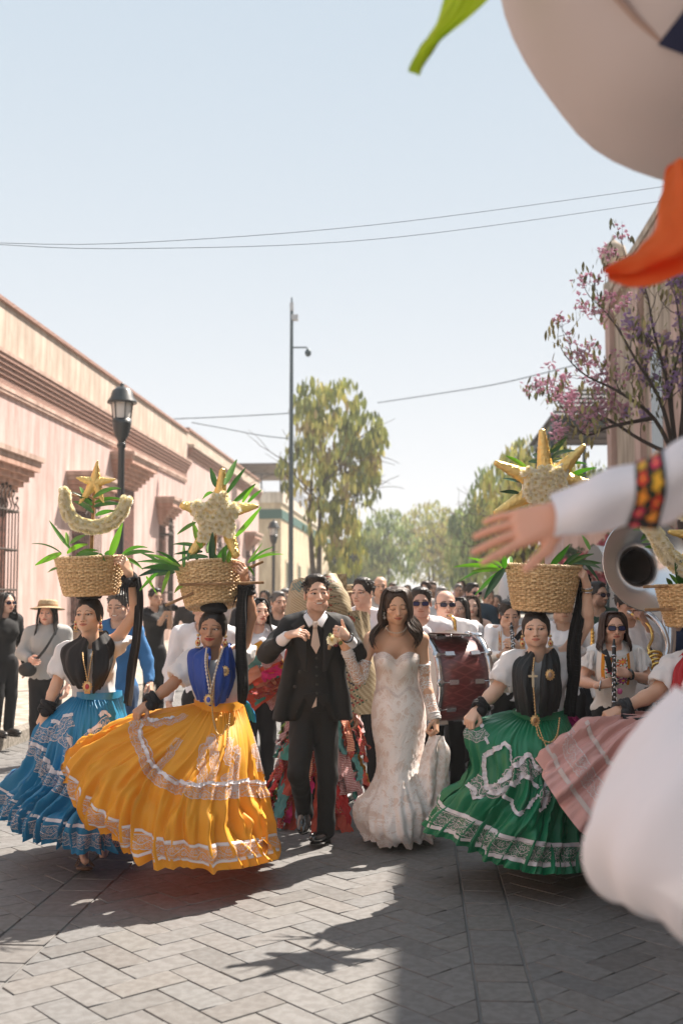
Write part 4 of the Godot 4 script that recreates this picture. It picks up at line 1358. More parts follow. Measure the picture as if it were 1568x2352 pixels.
# style: short, bun, long, crop, bald; o: length, col, wave, part (x), volume
func hair(root: Node3D, style: String, o := {}) -> void:
	var hx: Transform3D = root.get_meta("hx")
	var mt := hair_mat(o.get("col", Color(.016, .012, .010)))
	var f := Field.new()
	var vol: float = o.get("volume", 1.0)
	f.ell(Vector3(0, .036, -.022), Vector3(.0795, .0875, .0945) * vol, .02)
	if style == "bun" or style == "long":
		for s in [-1.0, 1.0]: f.ell(Vector3(.066 * s, -.002, -.022), Vector3(.018, .055, .052), .02)
	match style:
		"short", "crop":
			f.ell(Vector3(0, .103, .0), Vector3(.058, .026 if style == "short" else .018, .066), .03)
			f.ell(Vector3(0, .01, .112), Vector3(.07, .082, .076), .012, Basis(), true)
			f.ell(Vector3(0, -.085, .03), Vector3(.12, .06, .12), .015, Basis(), true)
		"bald":
			f.ell(Vector3(0, .06, .05), Vector3(.085, .1, .1), .012, Basis(), true)
			f.ell(Vector3(0, -.085, .03), Vector3(.12, .06, .12), .015, Basis(), true)
		"long":
			f.ell(Vector3(0, .006, .113), Vector3(.062, .1, .08), .01, Basis(), true)
			f.ell(Vector3(0, -.12, .06), Vector3(.1, .05, .09), .015, Basis(), true)
		_:
			f.ell(Vector3(0, -.022, .114), Vector3(.058, .1, .077), .01, Basis(), true)
			f.ell(Vector3(0, -.12, .06), Vector3(.1, .05, .09), .015, Basis(), true)
	var m := Mb.new()
	var nz := noise(9, 60.0, 2)
	f.build(m, o.get("cell", .0055), null, func(p: Vector3) -> float: return nz.get_noise_3d(p.x * 2.0, p.y * .6, p.z * .6) * (.0015 if style == "bun" else .004))
	var n: int = o.get("locks", 60)
	var base := Color.WHITE
	if style == "short" or style == "crop":
		for i in n:
			var az := rf(-PI, PI); var el := rf(.15, 1.45)
			if absf(az) < 1.0 and el < .8: el = rf(.85, 1.35)
			var p := on_skull(az, el, 1.02)
			var d := (p - Vector3(0, .03, -.02)).normalized()
			var t := Vector3(rf(-.6, .6) + .4 * signf(p.x + .01), rf(-.2, .3), rf(-.4, .9))
			t = (t - d * t.dot(d) * .8).normalized()
			var l := rf(.02, .04) * (1.0 if style == "short" else .5)
			m.tube([p - d * .004, p + d * .007 + t * l * .5, p + d * .006 + t * l], [.0085, .0075, .0015], 4, base * rf(.6, 1.7), .5)
	if style == "bun":
		for i in n:
			var az := rf(-2.2, 2.2)
			var pts := []
			var e1 := rf(.9, 1.3)
			for k in 6:
				var t := k / 5.0
				pts.append(on_skull(lerpf(az, az * .8 + 1.0 * signf(az), t), lerpf(.92 - .25 * absf(az), e1, t), [.99, 1.012, 1.022, 1.026, 1.026, 1.01][k]))
			m.tube(pts, [.003, .0045, .0055, .0055, .005, .003], 4, base * rf(.5, 1.9), .5)
		var bc: Vector3 = o.get("bun_at", Vector3(0, .03, -.12))
		m.ball(bc, Vector3(.05, .045, .04), Basis(), base, 12)
	if style == "long":
		var ln: float = o.get("length", .34); var wv: float = o.get("wave", .012)
		var px: float = o.get("part", .01)
		for i in n:
			var az: float = rf(o.get("from", .95), PI) if i % 2 else -rf(o.get("from_left", o.get("from", .95)), PI)
			var sg := signf(az)
			var lay := rf(.98, 1.1)
			var pts := [on_skull(sg * .25 + rf(-.15, .15), rf(1.2, 1.5), 1.03) + Vector3(px, 0, rf(-.06, .05))]
			for el in [.85, .35, -.1]: pts.append(on_skull(az, el, 1.05 * lay * (vol + .02)))
			var s := on_skull(az, -.1, 1.0)
			var dd := Vector3(s.x, 0, s.z + .02).normalized()
			var ph := az * 1.6 + rf(-.5, .5); var l := ln * rf(.8, 1.05)
			for k in 7:
				var t := (k + 1) / 7.0
				pts.append(s * Vector3(1, 0, 1) + Vector3(0, s.y - .03 - l * t, 0) + dd * (.016 + .03 * t * o.get("flare", 1.0)) * lay + Vector3(sin(ph + t * 8.5), 0, cos(ph + t * 8.5)) * wv * (.3 + .7 * t) + Vector3(0, 0, o.get("front", .0) * t * (1.0 if absf(az) < 1.4 else 0.0)))
			var rr := []
			for k in pts.size(): rr.append(o.get("thick", .0095) * (1.0 if k < pts.size() - 2 else .55 if k < pts.size() - 1 else .12) * (.5 if k == 0 else 1.0))
			var fine := along(pts, 18)
			var r2 := []
			for k in 19: r2.append(lerpf(rr[int(k / 18.0 * (rr.size() - 1))], rr[mini(int(k / 18.0 * (rr.size() - 1)) + 1, rr.size() - 1)], .5))
			m.tube(Array(fine), r2, 5, base * rf(.5, 1.9) if not o.has("tips") else base * rf(.6, 1.6), .45)
			if o.has("tips"):
				var v0 := m.V.size() - 19 * 6 - 2
				for k in range(v0, m.V.size()): m.C[k] = m.C[k] * Color.WHITE.lerp(o.tips, smoothstep(.02, -.22, m.V[k].y))
	var w := Mb.new()
	w.add(m, hx)
	part("hair", w, mt, root)
func eyeglasses(root: Node3D, dark: bool, lens := Color(.03, .03, .06)) -> void:
	var hx: Transform3D = root.get_meta("hx")
	var m := Mb.new()
	var g := Mb.new()
	for s in [-1.0, 1.0]:
		var ring := []
		for k in 16:
			var a := TAU * k / 16
			ring.append(Vector3(.034 * s + .025 * signf(cos(a)) * pow(absf(cos(a)), .6), -.003 + .018 * signf(sin(a)) * pow(absf(sin(a)), .6), .099 - .25 * maxf(absf(.034 * s + .025 * cos(a)) - .02, 0)))
		var loop := ring.duplicate()
		loop.append(ring[0]); loop.append(ring[1])
		m.tube(loop, [.0026], 5)
		plate(g, ring, .002)
		m.tube([Vector3(.058 * s, .006, .088), Vector3(.078 * s, .006, .02), Vector3(.08 * s, .0, -.01)], [.0025], 5)
	m.tube([Vector3(-.01, .003, .102), Vector3(0, .006, .104), Vector3(.01, .003, .102)], [.0024], 5)
	var w := Mb.new()
	w.add(m, hx)
	var o := part("glasses", w, mat("glasses_frame", Color(.012, .01, .01), .25), root)
	w = Mb.new()
	w.add(g, hx)
	part("lens", w, mat("dark_lens_%.2f" % lens.b, lens, .22) if dark else mat("clear_lens", Color(.8, .8, .9), .05, {"alpha": .18}), o)

# ---- lace, flowers, leaves, baskets
func lace_tex(dense := false) -> Texture2D:
	var key := "lace_dense" if dense else "lace"
	if texs.has(key): return texs[key]
	var im := Image.create(128, 128, false, Image.FORMAT_RGBA8)
	var nz := noise(2, 0.09, 2)
	for y in 128:
		for x in 128:
			var v := y / 127.0
			var edge := .93 + .05 * absf(sin(x / 128.0 * PI * 4.0))
			var on := false
			if v < .05 or (v > edge - .05 and v < edge): on = true
			elif v < edge:
				for q in [[32, 46, 17], [96, 82, 17], [0, 90, 12], [128, 90, 12], [64, 36, 10], [64, 108, 8]]:
					var d := Vector2(x - q[0], y - q[1])
					var r: float = d.length() / q[2]
					var a := d.angle()
					if absf(r - (.72 + .22 * cos(a * 6))) < .14 or r < .16: on = true
				if absf(y - 64 - 22 * sin(x / 128.0 * TAU)) < 3.5: on = true
				if (x + y) % 16 < 1 or posmod(x - y, 16) < 1: on = true
				if nz.get_noise_2d(x, y) > (.12 if dense else .38): on = true
			im.set_pixel(x, y, Color(1, 1, 1, 1 if on else 0))
	texs[key] = ImageTexture.create_from_image(im)
	return texs[key]
func lace_mat() -> StandardMaterial3D: return mat("white_lace", Color(.64, .575, .575), .85, {"tex": lace_tex(), "scissor": true, "back": Color(.3, .3, .3)})
func ribbon_mat(c := Color(.72, .68, .70)) -> StandardMaterial3D: return mat("ribbon_%.2f_%.2f" % [c.r, c.b], c, .72, {"rim": .3})

func mum_mesh(seed_: int) -> Mb:   # a chrysanthemum about 5 cm across, facing +z
	var m := Mb.new().ball(Vector3(0, 0, .003), Vector3(.021, .021, .010), Basis(), Color(.95, .91, .76), 10)
	for ring in 6:
		var n := [6, 9, 13, 16, 18, 18][ring] as int
		var tilt: float = [1.45, 1.15, .85, .5, .12, -.3][ring]
		var ln: float = [.008, .012, .017, .021, .024, .024][ring]
		var c := Color(.92, .83, .46).lerp(Color(.97, .955, .88), clampf(ring / 3.0, 0, 1))
		for k in n:
			var a := TAU * (k + .37 * ring) / n + rf(-.1, .1)
			var t := tilt + rf(-.15, .15)
			var d := Vector3(cos(a) * cos(t), sin(a) * cos(t), sin(t))
			var s := Vector3(-sin(a), cos(a), 0)
			var w := .0042
			var p := Vector3(cos(a), sin(a), 0) * .002 * ring + Vector3(0, 0, .012 - .002 * ring)
			var up := s.cross(d) * -.003
			var l := ln * rf(.85, 1.12)
			var v0 := m.V.size(); var i0 := m.I.size()
			m.put(p - s * w * .6, c); m.put(p + s * w * .6, c)
			m.put(p + d * l * .6 - s * w + up, c); m.put(p + d * l * .6 + s * w + up, c)
			m.put(p + d * l + up * 2.2, c * 1.05)
			m.tri(v0, v0 + 1, v0 + 2); m.tri(v0 + 1, v0 + 3, v0 + 2); m.tri(v0 + 2, v0 + 3, v0 + 4)
			m.smooth(v0, i0)
	return m
func petal_mat() -> StandardMaterial3D: return mat("cream_petal", Color.WHITE, .6, {"back": Color(.9, .86, .7)})
func mums() -> Array:
	if not heads.has("mum"):
		heads["mum"] = []
		for k in 3: heads["mum"].append(mum_mesh(k).into(ArrayMesh.new()))
	return heads["mum"]
func flower(parent: Node3D, p: Vector3, facing: Vector3, size: float) -> void:
	var z := facing.normalized()
	var b := Basis.looking_at(-z, Vector3.UP) * Basis(Vector3.BACK, rf(0, TAU)) * Basis.from_scale(Vector3.ONE * size)
	shared("flower", mums()[rng.randi() % 3], Transform3D(b, p), parent, petal_mat())

func leaf_mat(k: int) -> StandardMaterial3D:
	return mat("palm_leaf_%d" % k, [Color(.07, .18, .05), Color(.14, .30, .06), Color(.27, .45, .07), Color(.045, .12, .06)][k], .4, {"back": [Color(.25, .5, .05), Color(.42, .7, .08), Color(.55, .8, .1), Color(.12, .3, .07)][k]})
func leaf(parent: Node3D, a: Vector3, b: Vector3, wid: float, bow: float, kind: int) -> void:
	var m := Mb.new()
	var d := b - a
	var side := d.cross(Vector3(rf(-.5, .5), rf(-.2, .2), 1)).normalized()
	var nrm := side.cross(d).normalized()
	var up := Vector3.UP - d.normalized() * d.normalized().y
	var twist := rf(-.7, .7)
	var g := PackedVector3Array()
	for k in 13:
		var t := k / 12.0
		var c := a + d * t + up * bow * 4.0 * t * (1 - t) * d.length()
		var w := wid * pow(sin(PI * pow(clampf(t * .95 + .03, 0, 1), .75)), .8) + .0008
		var s := side.rotated(d.normalized(), twist * t)
		var n2 := nrm.rotated(d.normalized(), twist * t)
		for i in 5:
			var f := (i - 2) / 2.0
			g.append(c + s * w * f + n2 * w * .35 * (absf(f) - .5) + n2 * .0015 * (i % 2))
	m.grid(g, 4, 12)
	part("leaf", m, leaf_mat(kind), parent)
func leaves(parent: Node3D, a: Array, sc: float, ox: float, oy: float, d: float) -> void:   # x0 y0 x1 y1 width kind
	for i in range(0, a.size(), 6):
		var p := P(a[i] * sc + ox, a[i + 1] * sc + oy, d + rf(-.03, .03)); var q := P(a[i + 2] * sc + ox, a[i + 3] * sc + oy, d + rf(-.12, .12))
		leaf(parent, p, q, a[i + 4] * .001, rf(.02, .1) if q.y < p.y + .1 else rf(-.05, .05), int(a[i + 5]))

func basket_meshes() -> Array:
	if heads.has("basket"): return heads["basket"]
	var weave := Mb.new(); var stakes := Mb.new(); var rim := Mb.new()
	var n := 44
	var rows := 22
	for r in rows:
		var t := (r + .5) / rows
		var pts := []; var rr := []
		var wob := rf(0, TAU)
		for k in 133:
			var a := TAU * k / 132.0
			var rad := lerpf(.155, .205, pow(t, .8)) + .0052 * cos(a * n / 2.0 + PI * (r % 2))
			pts.append(Vector3(cos(a) * rad, t * .22 + .0012 * sin(a * 3 + wob), sin(a) * rad)); rr.append(.0054)
		weave.tube(pts, [.0042], 6, Color(1.0, .95, .87) * rf(.8, 1.15), 1.45)
	for k in n:
		var a := TAU * k / n
		stakes.tube([Vector3(cos(a) * .153, 0, sin(a) * .153), Vector3(cos(a) * .182, .1, sin(a) * .182), Vector3(cos(a) * .203, .215, sin(a) * .203)], [.0045], 5, Color.WHITE * rf(.75, 1.05))
	for w in 3:
		var pts := []
		for k in 97:
			var a := TAU * k / 96.0
			var ph := a * 22 + TAU * w / 3
			pts.append(Vector3(cos(a) * (.207 + .006 * cos(ph)), .222 + .006 * sin(ph), sin(a) * (.207 + .006 * cos(ph))))
		rim.tube(pts, [.0055], 5, Color.WHITE * rf(.85, 1.1))
	var base := Mb.new()
	for q in 13:
		var pts := []
		for k in 49:
			var a := TAU * k / 48.0
			var rad := .012 + q * .0117
			pts.append(Vector3(cos(a) * rad, .001 + .003 * sin(a * 16 + PI * (q % 2)), sin(a) * rad))
		base.tube(pts, [.006], 5, Color.WHITE * rf(.6, .95))
	heads["basket"] = [weave.into(ArrayMesh.new()), stakes.into(ArrayMesh.new()), rim.into(ArrayMesh.new()), base.into(ArrayMesh.new())]
	return heads["basket"]
func basket(label: String, lo: Vector3, hi: Vector3, width: float, back := 0.0) -> Node3D:
	var o := thing("flower_basket", label, "basket", lo, "flower baskets carried on the dancers' heads")
	var y := (hi - lo).normalized()
	var b := Basis(Vector3.BACK, atan2(-y.x, y.y)) * Basis(Vector3.RIGHT, -back)
	var t := Transform3D(b * Basis.from_scale(Vector3(width / .205, (hi - lo).length() / .22, width / .205)), lo)
	var cane := mat("basket_cane", Color(.94, .71, .42), .5, {"tex": ramp_tex("cane_tone", .02, Color(.72, .66, .58), Color.WHITE, 256), "tri": 9.0, "world": false})
	var nm := ["weave", "stakes", "rim", "base"]
	var ms := basket_meshes()
	for k in 4: shared(nm[k], ms[k], t, o, cane)
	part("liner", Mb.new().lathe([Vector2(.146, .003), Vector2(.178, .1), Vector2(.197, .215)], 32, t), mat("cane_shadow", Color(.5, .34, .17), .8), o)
	part("filling", Mb.new().lathe([Vector2(.001, .172), Vector2(.185, .17), Vector2(.19, .15)], 20, t), mat("damp_foam", Color(.05, .09, .03), .9), o)
	o.set_meta("t", t)
	return o
func rod(o: Node3D, a: Vector3, b: Vector3, r := .009, called := "rod") -> void:
	part(called, Mb.new().tube([a, b], [r], 6), mat("pale_wood", Color(.46, .27, .13), .6, {"tex": ramp_tex("cane_tone", .02, Color(.7, .66, .6), Color.WHITE, 256), "tri": 4.0, "world": false}), o)
func foil_arm(o: Node3D, a: Vector3, b: Vector3, r0: float, r1: float) -> void:
	var f := Field.new()
	f.cap(a, b, r0, r1, .01)
	var m := Mb.new()
	var nz := noise(int(a.x * 500), 40.0, 2)
	f.build(m, .0065, null, func(p: Vector3) -> float: return absf(nz.get_noise_3dv(p)) * .008)
	part("gold_tip", m, gold_mat(), o)
func star(o: Node3D, poly: Array, sc: float, ox: float, oy: float, d: float, arms: Array, size: float) -> void:   # flowers packed over a padded star, gold foil arms
	var s := group_part("star", P(poly[0] * sc + ox, poly[1] * sc + oy, d), o)
	var pg := PackedVector2Array()
	var ring := []
	var c := Vector2.ZERO
	for i in range(0, poly.size(), 2):
		pg.append(Vector2(poly[i], poly[i + 1]) * sc + Vector2(ox, oy))
		c += pg[-1] / (poly.size() / 2.0)
	for q in pg: ring.append(P(c.x + (q.x - c.x) * .93, c.y + (q.y - c.y) * .93, d))
	part("padding", plate(Mb.new(), ring, .09), mat("cream_padding", Color(.9, .86, .7), .9, {"back": Color(.8, .75, .6)}), s)
	var got := []
	var step := size * F / d
	var inset := Geometry2D.offset_polygon(pg, -step * .26)
	var ipg: PackedVector2Array = inset[0] if inset.size() else pg
	for k in 1400:
		var q := Vector2(c.x + rf(-120, 120), c.y + rf(-120, 120))
		if not Geometry2D.is_point_in_polygon(q, ipg): continue
		var ok := true
		for g in got:
			if g.distance_to(q) < step * .56: ok = false; break
		if not ok: continue
		got.append(q)
		var e := 1.0 - clampf((q - c).length() / 75.0, 0, 1)
		flower(s, P(q.x, q.y, d - .045 - .03 * e), Vector3((q.x - c.x) * .012 + rf(-.3, .3), -(q.y - c.y) * .012 + rf(.25, .95), 1), size / .05 * rf(.85, 1.15))
	for k in 12:   # the rim of the padding is dressed as well
		var i := rng.randi() % pg.size()
		var q := pg[i].lerp(pg[(i + 1) % pg.size()], rng.randf())
		flower(s, P(c.x + (q.x - c.x) * .92, c.y + (q.y - c.y) * .92, d + rf(-.03, .03)), Vector3(q.x - c.x, c.y - q.y, 8).normalized(), size / .05 * .9)
	for a in arms: foil_arm(s, P(a[0] * sc + ox, a[1] * sc + oy, d), P(a[2] * sc + ox, a[3] * sc + oy, d - .02), a[4] * .001, a[5] * .001)
func crescent(o: Node3D, pts: Array, rad: float, size: float) -> void:
	var s := group_part("crescent", pts[0], o)
	var fine := along(pts, 46)
	part("padding", Mb.new().tube(Array(fine), [rad * .6], 10), mat("purple_padding", Color(.06, .03, .14), .8), s)
	for k in 47:
		var w := rad * (.65 + .35 * sin(PI * k / 46.0))
		var t := (fine[mini(k + 1, 46)] - fine[maxi(k - 1, 0)]).normalized()
		var n := t.cross(Vector3.BACK).normalized()
		for q in 3:
			var a: float = rf(-.25, .25) + [-1.25, 0.0, 1.25][q]
			var dir := Vector3.BACK * cos(a) + n * sin(a)
			if q != k % 3 or k % 2: flower(s, fine[k] + dir * w * .8, dir + Vector3(rf(-.3, .3), rf(.3, .9), 0), size / .05 * rf(.85, 1.15))

# ---- the dancers
func chain(parent: Node3D, pts: Array, r: float, mt: Material, called := "chain", links := true) -> MeshInstance3D:
	var m := Mb.new()
	var len := 0.0
	for i in range(1, pts.size()): len += pts[i].distance_to(pts[i - 1])
	var n := int(clampf(len / (r * 2.6), 6, 90))
	var fine := along(pts, n)
	m.tube(Array(fine), [r * .4], 4)
	if links:
		for p in fine: m.ball(p, Vector3.ONE * r, Basis(), Color.WHITE, 6)
	return part(called, m, mt, parent)
func jewel_mat() -> StandardMaterial3D: return mat("old_gold", Color(.62, .42, .2), .3, {"metal": .8})
func earrings(root: Node3D, big := 1.0) -> void:
	var hx: Transform3D = root.get_meta("hx")
	for s in [-1.0, 1.0]:
		var m := Mb.new()
		var c := Vector3(.082 * s, -.05, .002)
		m.ball(c, Vector3(.011, .011, .006), Basis(), Color.WHITE, 8)
		m.ball(c - Vector3(0, .017 * big, 0), Vector3(.008, .008, .005), Basis(), Color(.75, .2, .2), 8)
		m.ball(c - Vector3(0, .04 * big, 0), Vector3(.014, .02, .006) * big, Basis(), Color.WHITE, 10)
		m.ball(c - Vector3(0, .04 * big, -.005), Vector3(.006, .008, .004) * big, Basis(), Color(.6, .1, .12), 8)
		for k in 5: m.ball(c + Vector3((k - 2) * .006, -.066 * big, 0), Vector3(.003, .006, .003), Basis(), Color.WHITE, 6)
		var w := Mb.new()
		w.add(m, hx)
		part("earring", w, jewel_mat(), root)
func pendant(root: Node3D, p: Vector3, r: float, gem: Color) -> void:
	var m := Mb.new()
	m.ball(p, Vector3(r, r * 1.2, .006), Basis(), Color.WHITE, 14)
	for k in 12: m.ball(p + Vector3(cos(TAU * k / 12) * r, sin(TAU * k / 12) * r * 1.2, .002), Vector3.ONE * r * .2, Basis(), Color(1.15, 1.1, 1.0), 6)
	var o := part("pendant", m, jewel_mat(), root)
	part("gem", Mb.new().ball(p + Vector3(0, 0, .005), Vector3(r * .5, r * .65, .004), Basis(), Color.WHITE, 10), mat("gem_%.2f_%.2f" % [gem.r, gem.b], gem, .1), o)
func wrist_scarf(root: Node3D, w: Vector3, e: Vector3, mt: Material) -> void:
	var d := (w - e).normalized()
	var m := Mb.new()
	var side := d.cross(Vector3.BACK).normalized()
	var up := side.cross(d)
	for k in 4:
		var pts := []
		for i in 17:
			var a := TAU * i / 16.0
			pts.append(w - d * (.012 + k * .017 + .008 * sin(a + k)) + (side * cos(a) + up * sin(a)) * (.036 + .006 * sin(a * 3 + k * 2)))
		m.tube(pts, [.0135], 6)
	m.ball(w - d * .03 + Vector3(0, -.02, .035), Vector3(.03, .028, .024))
	for k in (5 if d.y > 0 else 0): m.tube([w - d * .03 + Vector3(0, -.02, .04), w + Vector3(-.05 + k * .012, -.08, .05), w + Vector3(-.07 + k * .02, -.15 - k * .01, .05)], [.009, .01, .003], 5, Color.WHITE, .4)
	part("wrist_scarf", m, mt, root)
func sheet(root: Node3D, called: String, rows: Array, mt: Material, folds := 4.0, amp := .012, thick := .006, nu := 28, nv := 30) -> MeshInstance3D:
	var nz := noise(int(rows[0][0].x * 90) + 3, 3.0, 2)
	var d := drape(rows, nu, nv, false, func(u: float, v: float) -> float: return amp * sin(u * TAU * folds + 1.5 * nz.get_noise_2d(u, v * .5)) + amp * .6 * nz.get_noise_2d(u * 2.0, v))
	var m := Mb.new()
	m.grid(d.g, nu, nv, false, Color.WHITE, 1.0, 1.0)
	if thick <= 0.0: return part(called, m, mt, root)
	var g := PackedVector3Array()
	for j in nv + 1:
		for i in nu + 1:
			var k: int = j * (nu + 1) + nu - i
			g.append(d.g[k] - d.n[k] * thick)
	m.grid(g, nu, nv)
	return part(called, m, mt, root)
func skirt(root: Node3D, rows: Array, mt: Material, pleats: float, amp: float, seed_: int, ruffle := 1.0) -> Dictionary:
	var nz := noise(seed_, 2.2, 2)
	var d := drape(rows, 360, 58, true, func(u: float, v: float) -> float:
		var a := TAU * u
		var w := 1.6 * nz.get_noise_2d(cos(a) * 1.3, sin(a) * 1.3 + v * .35)
		var top := exp(-v * 9.0) * .007 * sin(a * 64 + 3 * w)
		var mid := amp * smoothstep(.04, .8, v) * (sin(a * pleats + 5.0 * w) + .55 * sin(a * pleats * .53 + 9.0 * w))
		var ruff := ruffle * smoothstep(.66, .72, v) * (.010 + .011 * sin(a * pleats * 2.4 + 7.0 * w))
		return top + mid + ruff + .03 * smoothstep(.2, .9, v) * nz.get_noise_2d(u * 9.0, v * 2.0))
	var m := Mb.new()
	m.grid(d.g, 360, 58, true)
	d.o = part("skirt", m, mt, root)
	return d
func sew(d: Dictionary, path: Array, width: float, mt: Material, called := "lace_band", lift := .004, tile := .12, ruffle := 0.0) -> void:
	var q := []
	for i in range(0, path.size(), 2): q.append(Vector2(path[i], path[i + 1]))
	part(called, band(d, q, width, lift, tile, ruffle), mt, d.o)
func sew_px(d: Dictionary, a: Array, width: float, mt: Material, called := "lace_band", lift := .004, tile := .12, ruffle := 0.0, sc := .42, ox := 0.0, oy := 1568.0) -> void:
	var q := []
	for i in range(0, a.size() - 2, 2):
		var f := Vector2(a[i], a[i + 1]); var t := Vector2(a[i + 2], a[i + 3])
		var n := maxi(2, int(f.distance_to(t) * sc / 9.0))
		for k in n + (1 if i + 4 >= a.size() else 0):
			var e := f.lerp(t, float(k) / n)
			var p := front_uv(d, e.x * sc + ox, e.y * sc + oy)
			if q.is_empty() or q[-1].distance_to(p) > .003: q.append(p)
	if q.size() > 1: part(called, band(d, q, width, lift, tile, ruffle), mt, d.o)
func round_path(v: float, u0 := 0.0, u1 := 1.0) -> Array:
	var a := []
	for k in 13: a.append_array([lerpf(u0, u1, k / 12.0), v])
	return a

func pj(a: Array) -> Dictionary:   # joints of a body from points: hd nk ch wa pe sha ela wra shb elb wrb hia kna ana hib knb anb
	var n := ["hd", "nk", "ch", "wa", "pe", "sha", "ela", "wra", "shb", "elb", "wrb", "hia", "kna", "ana", "hib", "knb", "anb"]
	var j := {}
	for i in n.size(): j[n[i]] = P(a[i * 3], a[i * 3 + 1], a[i * 3 + 2])
	return j
func face(yaw: float, pitch := 0.0, roll := 0.0) -> Basis: return Basis(Vector3.UP, yaw) * Basis(Vector3.RIGHT, pitch) * Basis(Vector3.BACK, roll)

func dress_dancer(root: Node3D, o: Dictionary, shawl: Material) -> void:
	var hx: Transform3D = root.get_meta("hx")
	var blouse := cloth_mat("white_blouse", Color(.74, .72, .71), .85, .3, {"back": Color(.12, .12, .12)})
	var b := top(root, o, "blouse", blouse, {"puff": .017, "spuff": .032, "sleeve": .33, "hem": -.0, "neck": .07, "hole": .078, "amp": .014, "freq": 16.0})
	hair(root, "bun", {"locks": 130, "bun_at": Vector3(0, .02, -.118)})
	var m := Mb.new()   # coiled head pad under the basket
	for k in 3:
		var pts := []
		for i in 21: pts.append(hx * (Vector3(0, .127 + k * .012, -.02) + Vector3(cos(TAU * i / 20) * (.062 - .01 * k), 0, sin(TAU * i / 20) * (.062 - .01 * k))))
		m.tube(pts, [.02], 7)
	part("head_pad", m, mat("black_cloth", Color(.014, .013, .014), .9), root)

